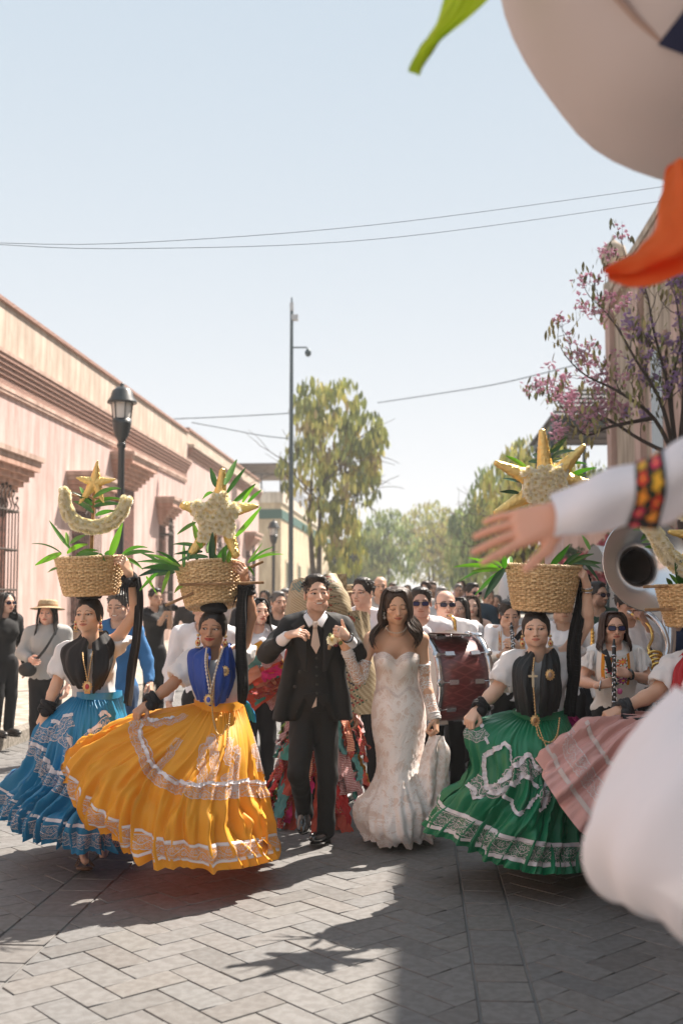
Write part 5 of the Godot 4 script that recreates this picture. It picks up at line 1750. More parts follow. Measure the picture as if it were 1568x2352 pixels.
func blue_dancer() -> void:
	var j := pj([203, 1411, 6.53, 204, 1490, 6.62, 209, 1532, 6.6, 214, 1578, 6.6, 216, 1628, 6.6, 152, 1504, 6.6, 130, 1572, 6.55, 104, 1638, 6.45, 264, 1476, 6.62, 313, 1404, 6.58, 297, 1318, 6.5,
		195, 1640, 6.6, 186, 1780, 6.55, 192, 1950, 6.5, 238, 1640, 6.6, 240, 1790, 6.75, 240, 1950, 6.9])
	var o := {"label": "young woman in blue skirt and black shawl, arm raised to the basket on her head", "j": j, "skin": Color(.70, .43, .29), "head": "fem_calm", "ho": {"red": false, "smile": .12}, "hb": face(-.16, 0, .03), "hs": .9, "sc": .9, "group": "women dancing with flower baskets",
		"bare": true, "toea": P(196, 1978, 6.3), "hands": {"a": ["grip", P(92, 1664, 6.45) - P(104, 1638, 6.45), Vector3(.6, 0, -.6)], "b": ["rim", P(282, 1283, 6.47) - P(297, 1318, 6.5), Vector3(-.8, .1, -.4)]}}
	var r := person(o)
	var black := cloth_mat("black_shawl", Color(.012, .011, .012), .8, .12)
	dress_dancer(r, o, black)
	sheet(r, "shawl", [R([189, 1462, 6.56, 196, 1465, 6.44, 201, 1472, 6.42, 203, 1480, 6.44]), R([144, 1486, 6.55, 163, 1500, 6.42, 185, 1515, 6.38, 200, 1522, 6.4]), R([145, 1530, 6.5, 160, 1545, 6.38, 182, 1558, 6.34, 202, 1562, 6.38]), R([166, 1572, 6.5, 180, 1580, 6.42, 195, 1588, 6.4, 208, 1594, 6.42])], black, 2.5, .006)
	sheet(r, "shawl", [R([213, 1480, 6.44, 220, 1470, 6.44, 232, 1460, 6.48, 244, 1452, 6.56]), R([212, 1522, 6.39, 226, 1515, 6.38, 246, 1500, 6.42, 263, 1478, 6.54]), R([211, 1562, 6.37, 228, 1556, 6.34, 246, 1545, 6.38, 256, 1530, 6.5]), R([212, 1594, 6.41, 220, 1590, 6.4, 228, 1584, 6.42, 236, 1574, 6.5])], black, 2.5, .006)
	sheet(r, "shawl", [R([190, 1455, 6.72, 200, 1452, 6.75, 225, 1450, 6.75, 244, 1450, 6.68]), R([160, 1490, 6.75, 200, 1495, 6.8, 235, 1488, 6.8, 262, 1478, 6.7])], black, 3, .006)
	earrings(r)
	var gm := jewel_mat()
	chain(r, R([190, 1478, 6.46, 191, 1510, 6.36, 198, 1545, 6.31, 201, 1565, 6.3]), .0055, gm, "necklace")
	chain(r, R([217, 1482, 6.46, 210, 1515, 6.36, 205, 1545, 6.31, 202, 1565, 6.3]), .0055, gm, "necklace")
	pendant(r, P(201, 1577, 6.30), .026, Color(.4, .03, .04))
	for k in 7: chain(r, [P(196 + k * 1.6, 1583, 6.3), P(195.5 + k * 1.8, 1592, 6.3)], .004, gm, "bead_fringe")
	var scarf := cloth_mat("black_scarf", Color(.013, .013, .015), .85, .15)
	wrist_scarf(r, P(297, 1320, 6.5), j.elb, scarf)
	wrist_scarf(r, P(104, 1638, 6.45), j.ela, scarf)
	sheet(r, "hanging_scarf", [R([303, 1318, 6.52, 312, 1322, 6.5, 322, 1326, 6.54]), R([312, 1370, 6.55, 320, 1372, 6.5, 327, 1374, 6.55]), R([306, 1460, 6.55, 314, 1462, 6.5, 322, 1464, 6.55]), R([293, 1540, 6.55, 302, 1542, 6.5, 312, 1544, 6.56]), R([287, 1615, 6.5, 293, 1620, 6.46, 299, 1622, 6.5])], scarf, 2.5, .009, .006, 20, 40)
	var d := skirt(r, [R([172, 1597, 6.6, 190, 1602, 6.47, 222, 1604, 6.45, 256, 1602, 6.48, 281, 1597, 6.6, 265, 1592, 6.75, 225, 1590, 6.78, 190, 1592, 6.73]),
		R([88, 1666, 6.45, 140, 1662, 6.38, 200, 1662, 6.34, 255, 1665, 6.38, 297, 1675, 6.6, 270, 1668, 6.85, 210, 1660, 6.9, 130, 1652, 6.65]),
		R([64, 1758, 6.45, 120, 1785, 6.26, 200, 1795, 6.18, 262, 1795, 6.26, 306, 1790, 6.6, 270, 1780, 7.0, 200, 1770, 7.05, 110, 1745, 6.75]),
		R([8, 1826, 6.55, 70, 1872, 6.25, 170, 1890, 6.1, 262, 1890, 6.2, 322, 1870, 6.6, 280, 1850, 7.1, 190, 1840, 7.15, 70, 1815, 6.85]),
		R([3, 1858, 6.6, 46, 1915, 6.32, 160, 1946, 6.15, 255, 1956, 6.2, 328, 1945, 6.6, 290, 1920, 7.1, 190, 1900, 7.2, 60, 1868, 6.95])],
		cloth_mat("blue_satin", Color(.02, .22, .42), .42, .3, {"back": Color(.02, .2, .4)}), 11, .034, 4, .35)
	part("waistband", Mb.new().grid(net([R([171, 1588, 6.6, 190, 1590, 6.45, 222, 1592, 6.43, 256, 1590, 6.46, 281, 1586, 6.6, 265, 1584, 6.75, 225, 1582, 6.78, 190, 1584, 6.73]), R([171, 1601, 6.6, 190, 1606, 6.45, 222, 1608, 6.43, 256, 1606, 6.46, 282, 1600, 6.6, 265, 1594, 6.76, 225, 1592, 6.79, 190, 1594, 6.74])], 48, 3, true), 48, 3, true), mats["blue_satin"], r)
	sew(d, round_path(.915), .10, lace_mat(), "lace_band", .005, .13)
	sew(d, round_path(.83), .020, ribbon_mat(), "ribbon")
	for z in [[200, 270, 260, 292, 310, 280, 360, 215, 400, 195], [178, 330, 212, 400, 240, 470, 290, 540, 360, 580, 415, 605], [350, 290, 375, 350, 392, 400, 375, 460, 430, 470], [480, 310, 540, 270, 605, 220]]: sew_px(d, z, .085, lace_mat())
	for z in [[165, 325, 215, 350, 265, 368], [258, 462, 330, 492, 410, 525], [345, 192, 405, 172], [488, 272, 555, 230], [545, 190, 570, 168, 602, 192], [445, 322, 490, 300], [398, 372, 455, 348], [283, 215, 332, 222], [372, 305, 396, 348], [250, 400, 270, 440]]: sew_px(d, z, .022, ribbon_mat(), "ribbon", .006)
	var sm := mat("tan_leather", Color(.16, .085, .045), .6)
	for s in [["ana", P(188, 1992, 6.62), P(199, 1996, 6.3)]]:
		var m := Mb.new()
		m.tube([s[1] - Vector3(0, .0, 0), s[1].lerp(s[2], .5), s[2]], [.04, .045, .038], 10, Color.WHITE, .3)
		var so := part("sandal", m, sm, r)
		for k in 2:
			var c: Vector3 = s[1].lerp(s[2], .45 + .35 * k) + Vector3(0, .012, 0)
			part("strap", Mb.new().tube([c + Vector3(-.05, 0, 0), c + Vector3(-.03, .045 - .01 * k, 0), c + Vector3(.02, .05 - .01 * k, 0), c + Vector3(.05, 0, 0)], [.012], 6, Color.WHITE, .4), sm, so)
	var bk := basket("cane basket with white flower crescent and small gold star, held by blue skirted dancer", P(210, 1366, 6.6), P(207, 1281, 6.6), .205, -.04)
	rod(bk, P(208, 1330, 6.6), P(217, 1112, 6.58), .011, "pole")
	rod(bk, P(163, 1137, 6.56), P(292, 1152, 6.56), .006)
	rod(bk, P(118, 1281, 6.55), P(300, 1283, 6.55), .008)
	var sc := .2534
	crescent(bk, R([150, 1126, 6.5, 151, 1162, 6.5, 170, 1195, 6.5, 212, 1211, 6.5, 258, 1199, 6.5, 282, 1172, 6.5, 292, 1146, 6.5]), .034, .043)
	var st := group_part("gold_star", P(219, 1108, 6.5), bk)
	for a in [[224, 1058], [175, 1097], [266, 1101], [182, 1157], [239, 1155]]: foil_arm(st, P(219, 1108, 6.5), P(a[0], a[1], 6.48), .034, .004)
	leaves(bk, [560, 930, 320, 1040, 17, 2, 640, 950, 585, 1180, 15, 0, 610, 930, 800, 850, 14, 2, 640, 890, 450, 635, 12, 1, 640, 840, 775, 765, 13, 1, 620, 850, 600, 740, 12, 2, 1000, 960, 1115, 655, 22, 2, 690, 955, 890, 905, 12, 1, 700, 950, 860, 935, 14, 0,
		1110, 940, 1340, 880, 10, 1, 1120, 950, 1400, 925, 12, 0, 1150, 980, 1300, 1085, 12, 1, 560, 930, 290, 845, 4, 0, 520, 1065, 435, 1105, 8, 1, 850, 565, 665, 460, 14, 0, 850, 510, 1100, 490, 13, 0, 850, 425, 1100, 345, 15, 1, 860, 470, 1110, 440, 11, 1, 870, 585, 1045, 545, 13, 1, 840, 495, 720, 420, 14, 0, 840, 460, 650, 375, 9, 3, 760, 400, 725, 330, 9, 1, 900, 950, 960, 1000, 16, 0, 950, 940, 1050, 920, 14, 1, 760, 960, 900, 930, 15, 0], sc, 0, 1034.9, 6.5)

func yellow_dancer() -> void:
	var j := pj([488, 1443, 6.22, 490, 1513, 6.32, 497, 1555, 6.3, 502, 1600, 6.3, 504, 1650, 6.3, 437, 1524, 6.3, 396, 1572, 6.22, 338, 1619, 6.12, 554, 1503, 6.32, 577, 1414, 6.3, 564, 1338, 6.25,
		480, 1665, 6.3, 478, 1800, 6.3, 480, 1975, 6.3, 530, 1665, 6.3, 530, 1800, 6.3, 530, 1975, 6.35])
	var o := {"label": "smiling woman in yellow orange skirt and royal blue shawl holding basket on head", "j": j, "skin": Color(.50, .27, .165), "head": "fem_smile", "ho": {"smile": .75, "red": true, "gaze": Vector2(-.25, -.1)}, "hb": face(-.08, .03, -.05), "hs": .9, "sc": .9, "group": "women dancing with flower baskets",
		"hands": {"a": ["grip", P(300, 1648, 6.05) - P(338, 1619, 6.12), Vector3(.3, -.7, -.5)], "b": ["rim", P(556, 1300, 6.2) - P(564, 1338, 6.25), Vector3(-.8, .1, -.5)]}}
	var r := person(o)
	var blue := cloth_mat("royal_blue_shawl", Color(.012, .055, .30), .6, .25)
	dress_dancer(r, o, blue)
	var sc := .2533
	sheet(r, "shawl", [R([474, 1484, 6.3, 478, 1486, 6.18, 482, 1490, 6.14, 484, 1498, 6.15]), R([434, 1498, 6.26, 450, 1510, 6.14, 468, 1525, 6.08, 480, 1535, 6.09]), R([435, 1550, 6.2, 450, 1562, 6.1, 468, 1578, 6.04, 484, 1585, 6.06]), R([452, 1606, 6.2, 465, 1613, 6.12, 478, 1619, 6.1, 488, 1622, 6.11])], blue, 2.5, .007)
	sheet(r, "shawl", [R([504, 1500, 6.15, 512, 1494, 6.14, 520, 1486, 6.18, 526, 1478, 6.3]), R([496, 1535, 6.09, 508, 1528, 6.07, 524, 1515, 6.12, 536, 1500, 6.25]), R([494, 1585, 6.06, 508, 1578, 6.04, 526, 1566, 6.1, 540, 1552, 6.22]), R([493, 1622, 6.11, 503, 1619, 6.1, 514, 1613, 6.12, 524, 1600, 6.2])], blue, 2.5, .007)
	sheet(r, "shawl", [R([470, 1484, 6.42, 485, 1482, 6.46, 512, 1480, 6.46, 527, 1478, 6.4]), R([440, 1510, 6.45, 480, 1520, 6.5, 515, 1515, 6.5, 545, 1505, 6.42])], blue, 3, .006)
	earrings(r, 1.25)
	var pearl := mat("pearl", Color(.68, .60, .52), .25)
	chain(r, R([475, 1490, 6.16, 472, 1520, 6.04, 476, 1555, 6.0, 482, 1590, 5.99]), .0075, pearl, "necklace")
	chain(r, R([513, 1488, 6.16, 502, 1520, 6.05, 492, 1555, 6.0, 483, 1590, 5.99]), .0075, pearl, "necklace")
	chain(r, R([478, 1490, 6.16, 477, 1530, 6.03, 484, 1570, 5.99, 489, 1640, 6.0, 500, 1690, 5.95, 504, 1730, 5.92, 518, 1720, 5.92, 524, 1680, 5.95, 528, 1640, 6.02]), .005, jewel_mat())
	chain(r, R([508, 1490, 6.16, 498, 1530, 6.04, 491, 1580, 5.99, 488, 1640, 6.0, 497, 1680, 5.95, 510, 1688, 5.94, 521, 1665, 5.96]), .005, jewel_mat())
	pendant(r, P(479, 1607, 5.99), .024, Color(.05, .08, .4))
	pendant(r, P(517, 1541, 6.07), .022, Color(.3, .2, .12))
	var scarf := cloth_mat("black_scarf")
	wrist_scarf(r, P(564, 1338, 6.25), j.elb, scarf)
	wrist_scarf(r, P(338, 1619, 6.12), j.ela, scarf)
	var sf2 := mat("striped_scarf", Color(.02, .021, .025), .85, {"tex": stripe_tex(), "uv": Vector3(1, 14, 1), "rim": .2})
	sheet(r, "hanging_scarf", [R([548, 1352, 6.24, 558, 1356, 6.16, 570, 1356, 6.2]), R([545, 1400, 6.25, 555, 1402, 6.14, 566, 1404, 6.2]), R([544, 1480, 6.22, 555, 1482, 6.12, 568, 1484, 6.18]), R([549, 1570, 6.2, 560, 1572, 6.1, 570, 1574, 6.18]), R([551, 1612, 6.2, 556, 1616, 6.14, 562, 1618, 6.18])], sf2, 3.0, .012, .006, 24, 40)
	var d := skirt(r, [R([447, 1620, 6.3, 470, 1628, 6.18, 503, 1631, 6.14, 536, 1628, 6.18, 558, 1620, 6.3, 532, 1612, 6.46, 503, 1610, 6.5, 470, 1612, 6.46]),
		R([292, 1652, 6.1, 370, 1690, 5.98, 450, 1720, 5.92, 525, 1722, 5.92, 580, 1690, 6.25, 550, 1680, 6.6, 480, 1660, 6.65, 380, 1640, 6.36]),
		R([186, 1712, 6.1, 260, 1760, 5.88, 380, 1805, 5.78, 505, 1820, 5.78, 600, 1799, 6.25, 556, 1790, 6.75, 470, 1760, 6.8, 320, 1710, 6.45]),
		R([163, 1752, 6.1, 200, 1835, 5.85, 340, 1905, 5.7, 495, 1925, 5.72, 614, 1890, 6.25, 562, 1880, 6.85, 470, 1860, 6.9, 290, 1770, 6.55]),
		R([165, 1795, 6.1, 225, 1890, 5.88, 330, 1964, 5.75, 440, 2000, 5.7, 559, 1994, 5.8, 624, 1973, 6.25, 566, 1960, 6.85, 470, 1930, 6.9, 300, 1830, 6.6])],
		cloth_mat("orange_yellow_cotton", Color(.86, .40, .025), .6, .2, {"back": Color(.66, .36, .05)}), 24, .026, 9)
	part("waistband", Mb.new().grid(net([R([446, 1606, 6.3, 470, 1613, 6.17, 503, 1616, 6.13, 536, 1613, 6.17, 558, 1605, 6.3, 532, 1598, 6.46, 503, 1596, 6.5, 470, 1598, 6.46]), R([446, 1624, 6.3, 470, 1633, 6.16, 503, 1636, 6.12, 536, 1633, 6.16, 559, 1624, 6.3, 532, 1614, 6.47, 503, 1612, 6.51, 470, 1614, 6.47])], 48, 3, true), 48, 3, true), mats["orange_yellow_cotton"], r)
	sew(d, round_path(.895), .085, lace_mat(), "lace_band", .005, .13)
	sew(d, round_path(.845), .016, ribbon_mat(), "ribbon")
	sew(d, round_path(.945), .016, ribbon_mat(), "ribbon")
	for z in [[740, 205, 740, 280, 785, 380, 815, 465, 860, 512, 950, 560, 1050, 590, 1150, 600, 1240, 597, 1320, 590, 1390, 575, 1435, 540], [985, 300, 940, 370, 890, 440, 860, 490], [760, 195, 850, 228, 950, 212, 1020, 180], [1108, 570, 1100, 450, 1118, 360, 1155, 305, 1172, 380, 1176, 460, 1160, 550], [1265, 300, 1248, 420, 1252, 520, 1275, 565, 1296, 450, 1288, 340], [1383, 260, 1386, 380, 1402, 470, 1432, 480, 1426, 380, 1402, 290]]: sew_px(d, z, .075 if z.size() > 20 else .05, lace_mat(), "lace_band", .005, .1)
	for z in [[772, 225, 768, 300, 802, 385, 822, 440, 862, 482, 960, 540, 1060, 564, 1160, 556, 1280, 548, 1395, 535], [800, 205, 850, 212, 950, 196]]: sew_px(d, z, .018, ribbon_mat(), "ribbon", .008, .1, .006)
	sheet(r, "sash_end", [R([556, 1612, 6.4, 566, 1612, 6.38]), R([566, 1630, 6.42, 584, 1640, 6.4]), R([572, 1655, 6.42, 586, 1660, 6.4])], cloth_mat("turquoise_cloth", Color(.01, .26, .42), .6, .2, {"back": Color(.02, .3, .5)}), 2, .006)
	var bk := basket("tilted cane basket with large white flower star tipped in gold, on yellow skirted dancer", P(487, 1392, 6.3), P(478, 1303, 6.3), .19, .20)
	rod(bk, P(412, 1343, 6.12), P(606, 1338, 6.2), .009)
	rod(bk, P(380, 1391, 6.14), P(604, 1290, 6.3), .009)
	rod(bk, P(488, 1330, 6.3), P(496, 1200, 6.32), .012, "pole")
	star(bk, [705, 375, 810, 375, 850, 465, 950, 470, 945, 585, 870, 650, 905, 770, 850, 810, 720, 745, 620, 850, 545, 840, 565, 690, 500, 585, 480, 455, 650, 460], sc, 313.6, 1034.9, 6.24, [[755, 440, 780, 185, 38, 17], [570, 530, 430, 498, 38, 22], [880, 535, 1082, 505, 42, 13], [845, 780, 895, 940, 34, 24], [585, 820, 510, 920, 30, 22]], .043)
	leaves(bk, [720, 330, 670, 155, 16, 0, 800, 310, 910, 80, 18, 1, 815, 390, 990, 155, 12, 0, 880, 470, 1080, 300, 15, 1, 960, 470, 1070, 320, 10, 2, 1010, 470, 1135, 355, 9, 1, 900, 780, 1130, 510, 14, 2, 690, 375, 600, 440, 9, 1, 540, 650, 370, 760, 11, 1, 590, 880, 510, 640, 18, 2,
		580, 880, 330, 850, 11, 0, 640, 930, 690, 710, 14, 1, 600, 915, 340, 940, 12, 3, 650, 965, 370, 1010, 13, 0, 640, 1020, 310, 1080, 16, 3, 380, 1060, 20, 1140, 17, 3, 370, 1040, 0, 1010, 12, 1, 390, 1050, 100, 940, 11, 2, 400, 1050, 180, 910, 9, 0, 300, 1090, 230, 1300, 13, 2, 200, 1100, 30, 1270, 10, 1, 90, 1140, 190, 1310, 10, 2,
		390, 1080, 50, 1070, 16, 0, 350, 1100, 120, 1150, 16, 3, 250, 1050, 10, 920, 8, 1, 680, 1000, 690, 740, 18, 3, 720, 1000, 880, 815, 15, 1, 790, 1010, 810, 860, 14, 0, 830, 1015, 860, 870, 14, 2, 430, 1060, 430, 830, 10, 1, 470, 1000, 490, 850, 12, 0, 560, 1000, 500, 880, 12, 0, 740, 1010, 640, 900, 13, 0,
		1010, 1020, 1140, 840, 7, 2, 1020, 1020, 1240, 875, 6, 1, 1030, 1010, 1330, 940, 6, 2, 1010, 1050, 1070, 1140, 8, 1, 1015, 1010, 1280, 915, 4, 2, 420, 1220, 345, 1290, 10, 2], sc, 313.6, 1034.9, 6.2)

func stripe_tex() -> Texture2D:
	if texs.has("stripe"): return texs["stripe"]
	var im := Image.create(64, 64, false, Image.FORMAT_RGBA8)
	for y in 64:
		for x in 64:
			var v := .55 + .45 * sin(y * .4)
			if y % 32 < 3 and (x / 3) % 3 > 0: v = 3.4
			im.set_pixel(x, y, Color(1, 1, 1) * minf(v / 3.4, 1.0))
	texs["stripe"] = ImageTexture.create_from_image(im)
	return texs["stripe"]

func green_dancer() -> void:
	var j := pj([1230, 1444, 6.27, 1234, 1514, 6.37, 1238, 1560, 6.35, 1238, 1612, 6.35, 1238, 1668, 6.35, 1176, 1527, 6.35, 1138, 1586, 6.28, 1094, 1632, 6.18, 1298, 1508, 6.37, 1346, 1432, 6.35, 1347, 1348, 6.3,
		1212, 1690, 6.35, 1212, 1830, 6.35, 1215, 1985, 6.3, 1264, 1690, 6.35, 1264, 1830, 6.35, 1264, 1985, 6.4])
	var o := {"label": "woman in green skirt and black shawl with cross necklace holding basket on head", "j": j, "skin": Color(.74, .48, .345), "head": "fem_wide", "ho": {"wide": 1.1, "smile": .1, "gaze": Vector2(.1, 0)}, "hb": face(-.2, 0, .02), "hs": .9, "sc": .95, "wid": 1.05, "arm": 1.12, "group": "women dancing with flower baskets",
		"hands": {"a": ["grip", P(1072, 1660, 6.12) - P(1094, 1632, 6.18), Vector3(.4, -.5, -.6)], "b": ["rim", P(1336, 1308, 6.26) - P(1347, 1348, 6.3), Vector3(-.8, .1, -.4)]}}
	var r := person(o)
	var black := cloth_mat("green_black_shawl", Color(.012, .015, .017), .7, .15)
	dress_dancer(r, o, black)
	sheet(r, "shawl", [R([1216, 1494, 6.34, 1222, 1498, 6.22, 1226, 1502, 6.18, 1228, 1508, 6.18]), R([1178, 1522, 6.28, 1192, 1535, 6.16, 1208, 1545, 6.1, 1221, 1552, 6.1]), R([1177, 1580, 6.22, 1192, 1592, 6.12, 1210, 1602, 6.06, 1226, 1606, 6.08]), R([1185, 1634, 6.22, 1200, 1642, 6.14, 1216, 1646, 6.1, 1231, 1648, 6.12])], black, 3, .006)
	sheet(r, "shawl", [R([1248, 1508, 6.18, 1254, 1502, 6.18, 1262, 1496, 6.22, 1270, 1488, 6.34]), R([1240, 1552, 6.1, 1252, 1546, 6.08, 1272, 1532, 6.14, 1284, 1514, 6.26]), R([1238, 1606, 6.07, 1252, 1602, 6.05, 1274, 1590, 6.1, 1289, 1572, 6.22]), R([1238, 1648, 6.12, 1252, 1646, 6.1, 1268, 1640, 6.14, 1282, 1628, 6.22])], black, 3, .006)
	sheet(r, "shawl", [R([1214, 1494, 6.46, 1226, 1492, 6.5, 1254, 1490, 6.5, 1270, 1488, 6.44]), R([1182, 1525, 6.5, 1220, 1532, 6.55, 1258, 1528, 6.55, 1284, 1514, 6.46])], black, 3, .006)
	earrings(r, 1.2)
	var gm := jewel_mat()
	chain(r, R([1226, 1512, 6.12, 1223, 1550, 6.04, 1226, 1600, 6.02, 1230, 1650, 6.0, 1236, 1690, 5.95, 1262, 1705, 5.92, 1278, 1688, 5.95, 1284, 1650, 6.04]), .0065, gm)
	chain(r, R([1230, 1650, 6.0, 1245, 1695, 5.93, 1262, 1728, 5.9, 1275, 1715, 5.92, 1282, 1670, 6.0]), .0055, gm)
	pendant(r, P(1228, 1655, 5.99), .024, Color(.25, .14, .06))
	pendant(r, P(1262, 1550, 6.07), .024, Color(.35, .24, .18))
	var m := Mb.new().box(P(1223, 1560, 6.02), Vector3(.012, .085, .008)).box(P(1223, 1553, 6.02), Vector3(.05, .012, .0085))
	part("cross", m, mat("pale_gold", Color(.7, .58, .4), .3, {"metal": .7}), r)
	var scarf := cloth_mat("black_scarf")
	wrist_scarf(r, P(1094, 1632, 6.18), j.ela, scarf)
	for k in 3: part("bracelet", Mb.new().tube(ring_at(P(1347, 1350 + k * 4, 6.3), j.elb - j.wrb, .03), [.004], 5), gm if k == 1 else mat("silver", Color(.6, .6, .62), .2, {"metal": .9}), r)
	sheet(r, "hanging_scarf", [R([1333, 1330, 6.36, 1345, 1316, 6.36, 1358, 1330, 6.36]), R([1320, 1400, 6.36, 1332, 1402, 6.3, 1344, 1400, 6.36]), R([1304, 1480, 6.3, 1317, 1482, 6.22, 1331, 1480, 6.3]), R([1303, 1560, 6.3, 1316, 1562, 6.22, 1330, 1560, 6.3]), R([1297, 1640, 6.3, 1307, 1645, 6.24, 1318, 1646, 6.3])], mats["striped_scarf"], 3.0, .012, .006, 24, 44)
	var d := skirt(r, [R([1177, 1638, 6.35, 1200, 1648, 6.22, 1237, 1652, 6.17, 1275, 1648, 6.22, 1298, 1638, 6.35, 1275, 1630, 6.52, 1237, 1628, 6.55, 1200, 1630, 6.52]),
		R([1073, 1674, 6.15, 1130, 1692, 6.05, 1200, 1708, 5.98, 1265, 1708, 6.0, 1317, 1690, 6.3, 1280, 1680, 6.65, 1220, 1662, 6.7, 1140, 1648, 6.48]),
		R([1086, 1765, 6.15, 1140, 1795, 5.95, 1210, 1812, 5.86, 1280, 1812, 5.95, 1332, 1800, 6.3, 1290, 1780, 6.75, 1220, 1768, 6.8, 1140, 1750, 6.55]),
		R([1012, 1856, 6.2, 1080, 1890, 5.95, 1180, 1918, 5.8, 1280, 1928, 5.88, 1350, 1900, 6.3, 1300, 1880, 6.85, 1220, 1868, 6.9, 1100, 1836, 6.55]),
		R([983, 1908, 6.25, 1045, 1932, 6.0, 1130, 1978, 5.85, 1217, 2006, 5.76, 1300, 2008, 5.84, 1360, 1990, 6.3, 1310, 1960, 6.85, 1220, 1940, 6.9, 1090, 1886, 6.6])],
		cloth_mat("green_satin", Color(.010, .19, .085), .4, .3, {"back": Color(.01, .16, .06)}), 22, .026, 14)
	part("waistband", Mb.new().grid(net([R([1176, 1630, 6.35, 1200, 1636, 6.2, 1237, 1639, 6.15, 1275, 1636, 6.2, 1298, 1628, 6.35, 1275, 1622, 6.52, 1237, 1620, 6.55, 1200, 1622, 6.52]), R([1176, 1642, 6.35, 1200, 1653, 6.2, 1237, 1657, 6.15, 1275, 1653, 6.2, 1299, 1642, 6.35, 1275, 1632, 6.53, 1237, 1630, 6.56, 1200, 1632, 6.53])], 48, 3, true), 48, 3, true), mats["green_satin"], r)
	sew(d, round_path(.885), .095, lace_mat(), "lace_band", .005, .13)
	sew(d, round_path(.825), .022, ribbon_mat(), "ribbon")
	sew(d, round_path(.945), .024, ribbon_mat(), "ribbon")
	for z in [[385, 560, 402, 632, 470, 622, 560, 572, 655, 475, 720, 545], [785, 600, 755, 700]]: sew_px(d, z, .095, lace_mat(), "lace_band", .004, .12, 0.0, .4, 940.8)
	sew_px(d, [338, 290, 380, 312, 442, 280], .06, lace_mat(), "lace_band", .004, .12, 0.0, .4, 940.8)
	for z in [[425, 420, 430, 520, 440, 602, 500, 580, 560, 540, 592, 490, 575, 390, 545, 355, 480, 395, 428, 415], [360, 560, 366, 620, 378, 666, 470, 650, 560, 600, 610, 568, 655, 530, 700, 570, 742, 612], [590, 490, 640, 450, 680, 414, 715, 465, 750, 516], [535, 632, 580, 695, 625, 752, 690, 700, 745, 650], [400, 190, 406, 230, 412, 270], [425, 320, 455, 352], [762, 602, 802, 562], [735, 730, 805, 660]]: sew_px(d, z, .023, ribbon_mat(), "ribbon", .006, .1, .008, .4, 940.8)
	sheet(r, "sash_end", [R([1302, 1648, 6.42, 1312, 1640, 6.4]), R([1312, 1668, 6.42, 1332, 1656, 6.4]), R([1312, 1690, 6.42, 1336, 1672, 6.4])], cloth_mat("magenta_cloth", Color(.5, .02, .2), .6, .2), 2, .006)
	var bk := basket("cane basket with white flower sun of golden points, held by green skirted dancer", P(1243, 1402, 6.35), P(1248, 1302, 6.35), .213, -.02)
	var sc := .3066
	rod(bk, P(1150, 1305, 6.3), P(1336, 1300, 6.3), .009)
	rod(bk, P(1247, 1340, 6.35), P(1244, 1160, 6.35), .010, "pole")
	star(bk, [555, 430, 650, 440, 700, 400, 760, 430, 830, 390, 890, 450, 870, 520, 890, 600, 800, 660, 770, 740, 680, 700, 600, 740, 580, 670, 505, 670, 530, 580, 520, 510], sc, 1034.9, 940.8, 6.3, [[705, 460, 683, 170, 48, 19], [810, 470, 990, 278, 50, 15], [590, 515, 345, 402, 50, 17], [580, 640, 340, 770, 46, 17], [650, 720, 560, 880, 44, 14], [850, 520, 1060, 560, 44, 16], [770, 690, 860, 850, 44, 16]], .043)
	leaves(bk, [740, 320, 875, 195, 20, 3, 750, 360, 930, 310, 14, 3, 660, 360, 610, 340, 12, 3, 660, 400, 580, 390, 12, 3, 750, 385, 850, 370, 12, 3, 570, 440, 410, 345, 12, 2, 520, 545, 385, 515, 11, 3, 510, 625, 365, 615, 11, 3, 880, 410, 1020, 410, 7, 1, 890, 500, 1090, 435, 14, 1, 890, 520, 1010, 490, 10, 1,
		400, 1190, 250, 1420, 22, 3, 400, 1190, 180, 1390, 12, 1, 380, 1200, 20, 1180, 13, 2, 360, 1190, 130, 1110, 9, 2, 370, 1200, 150, 1210, 12, 2, 400, 1190, 400, 1090, 16, 1, 440, 1190, 445, 1100, 16, 1, 600, 1170, 690, 1030, 19, 1, 680, 1170, 690, 1040, 15, 0, 750, 1170, 890, 1005, 21, 0, 880, 1160, 1070, 1080, 13, 0, 890, 1160, 1125, 1150, 15, 0,
		900, 1150, 1120, 1190, 13, 3, 980, 1130, 1110, 1290, 9, 3, 840, 1170, 980, 1070, 12, 3, 1040, 1050, 980, 940, 10, 1, 880, 1165, 1000, 1110, 15, 0, 500, 1185, 560, 1150, 14, 0, 820, 1175, 760, 1150, 14, 0, 380, 1190, 60, 1290, 8, 1, 390, 1180, 210, 1120, 10, 2, 660, 1175, 560, 1150, 15, 0], sc, 1034.9, 940.8, 6.3)
func ring_at(c: Vector3, axis: Vector3, r: float) -> Array:
	var d := axis.normalized()
	var s := d.cross(Vector3(0.3, 0.2, 1)).normalized()
	var u := d.cross(s)
	var pts := []
	for k in 18: pts.append(c + (s * cos(TAU * k / 16) + u * sin(TAU * k / 16)) * r)
	return pts

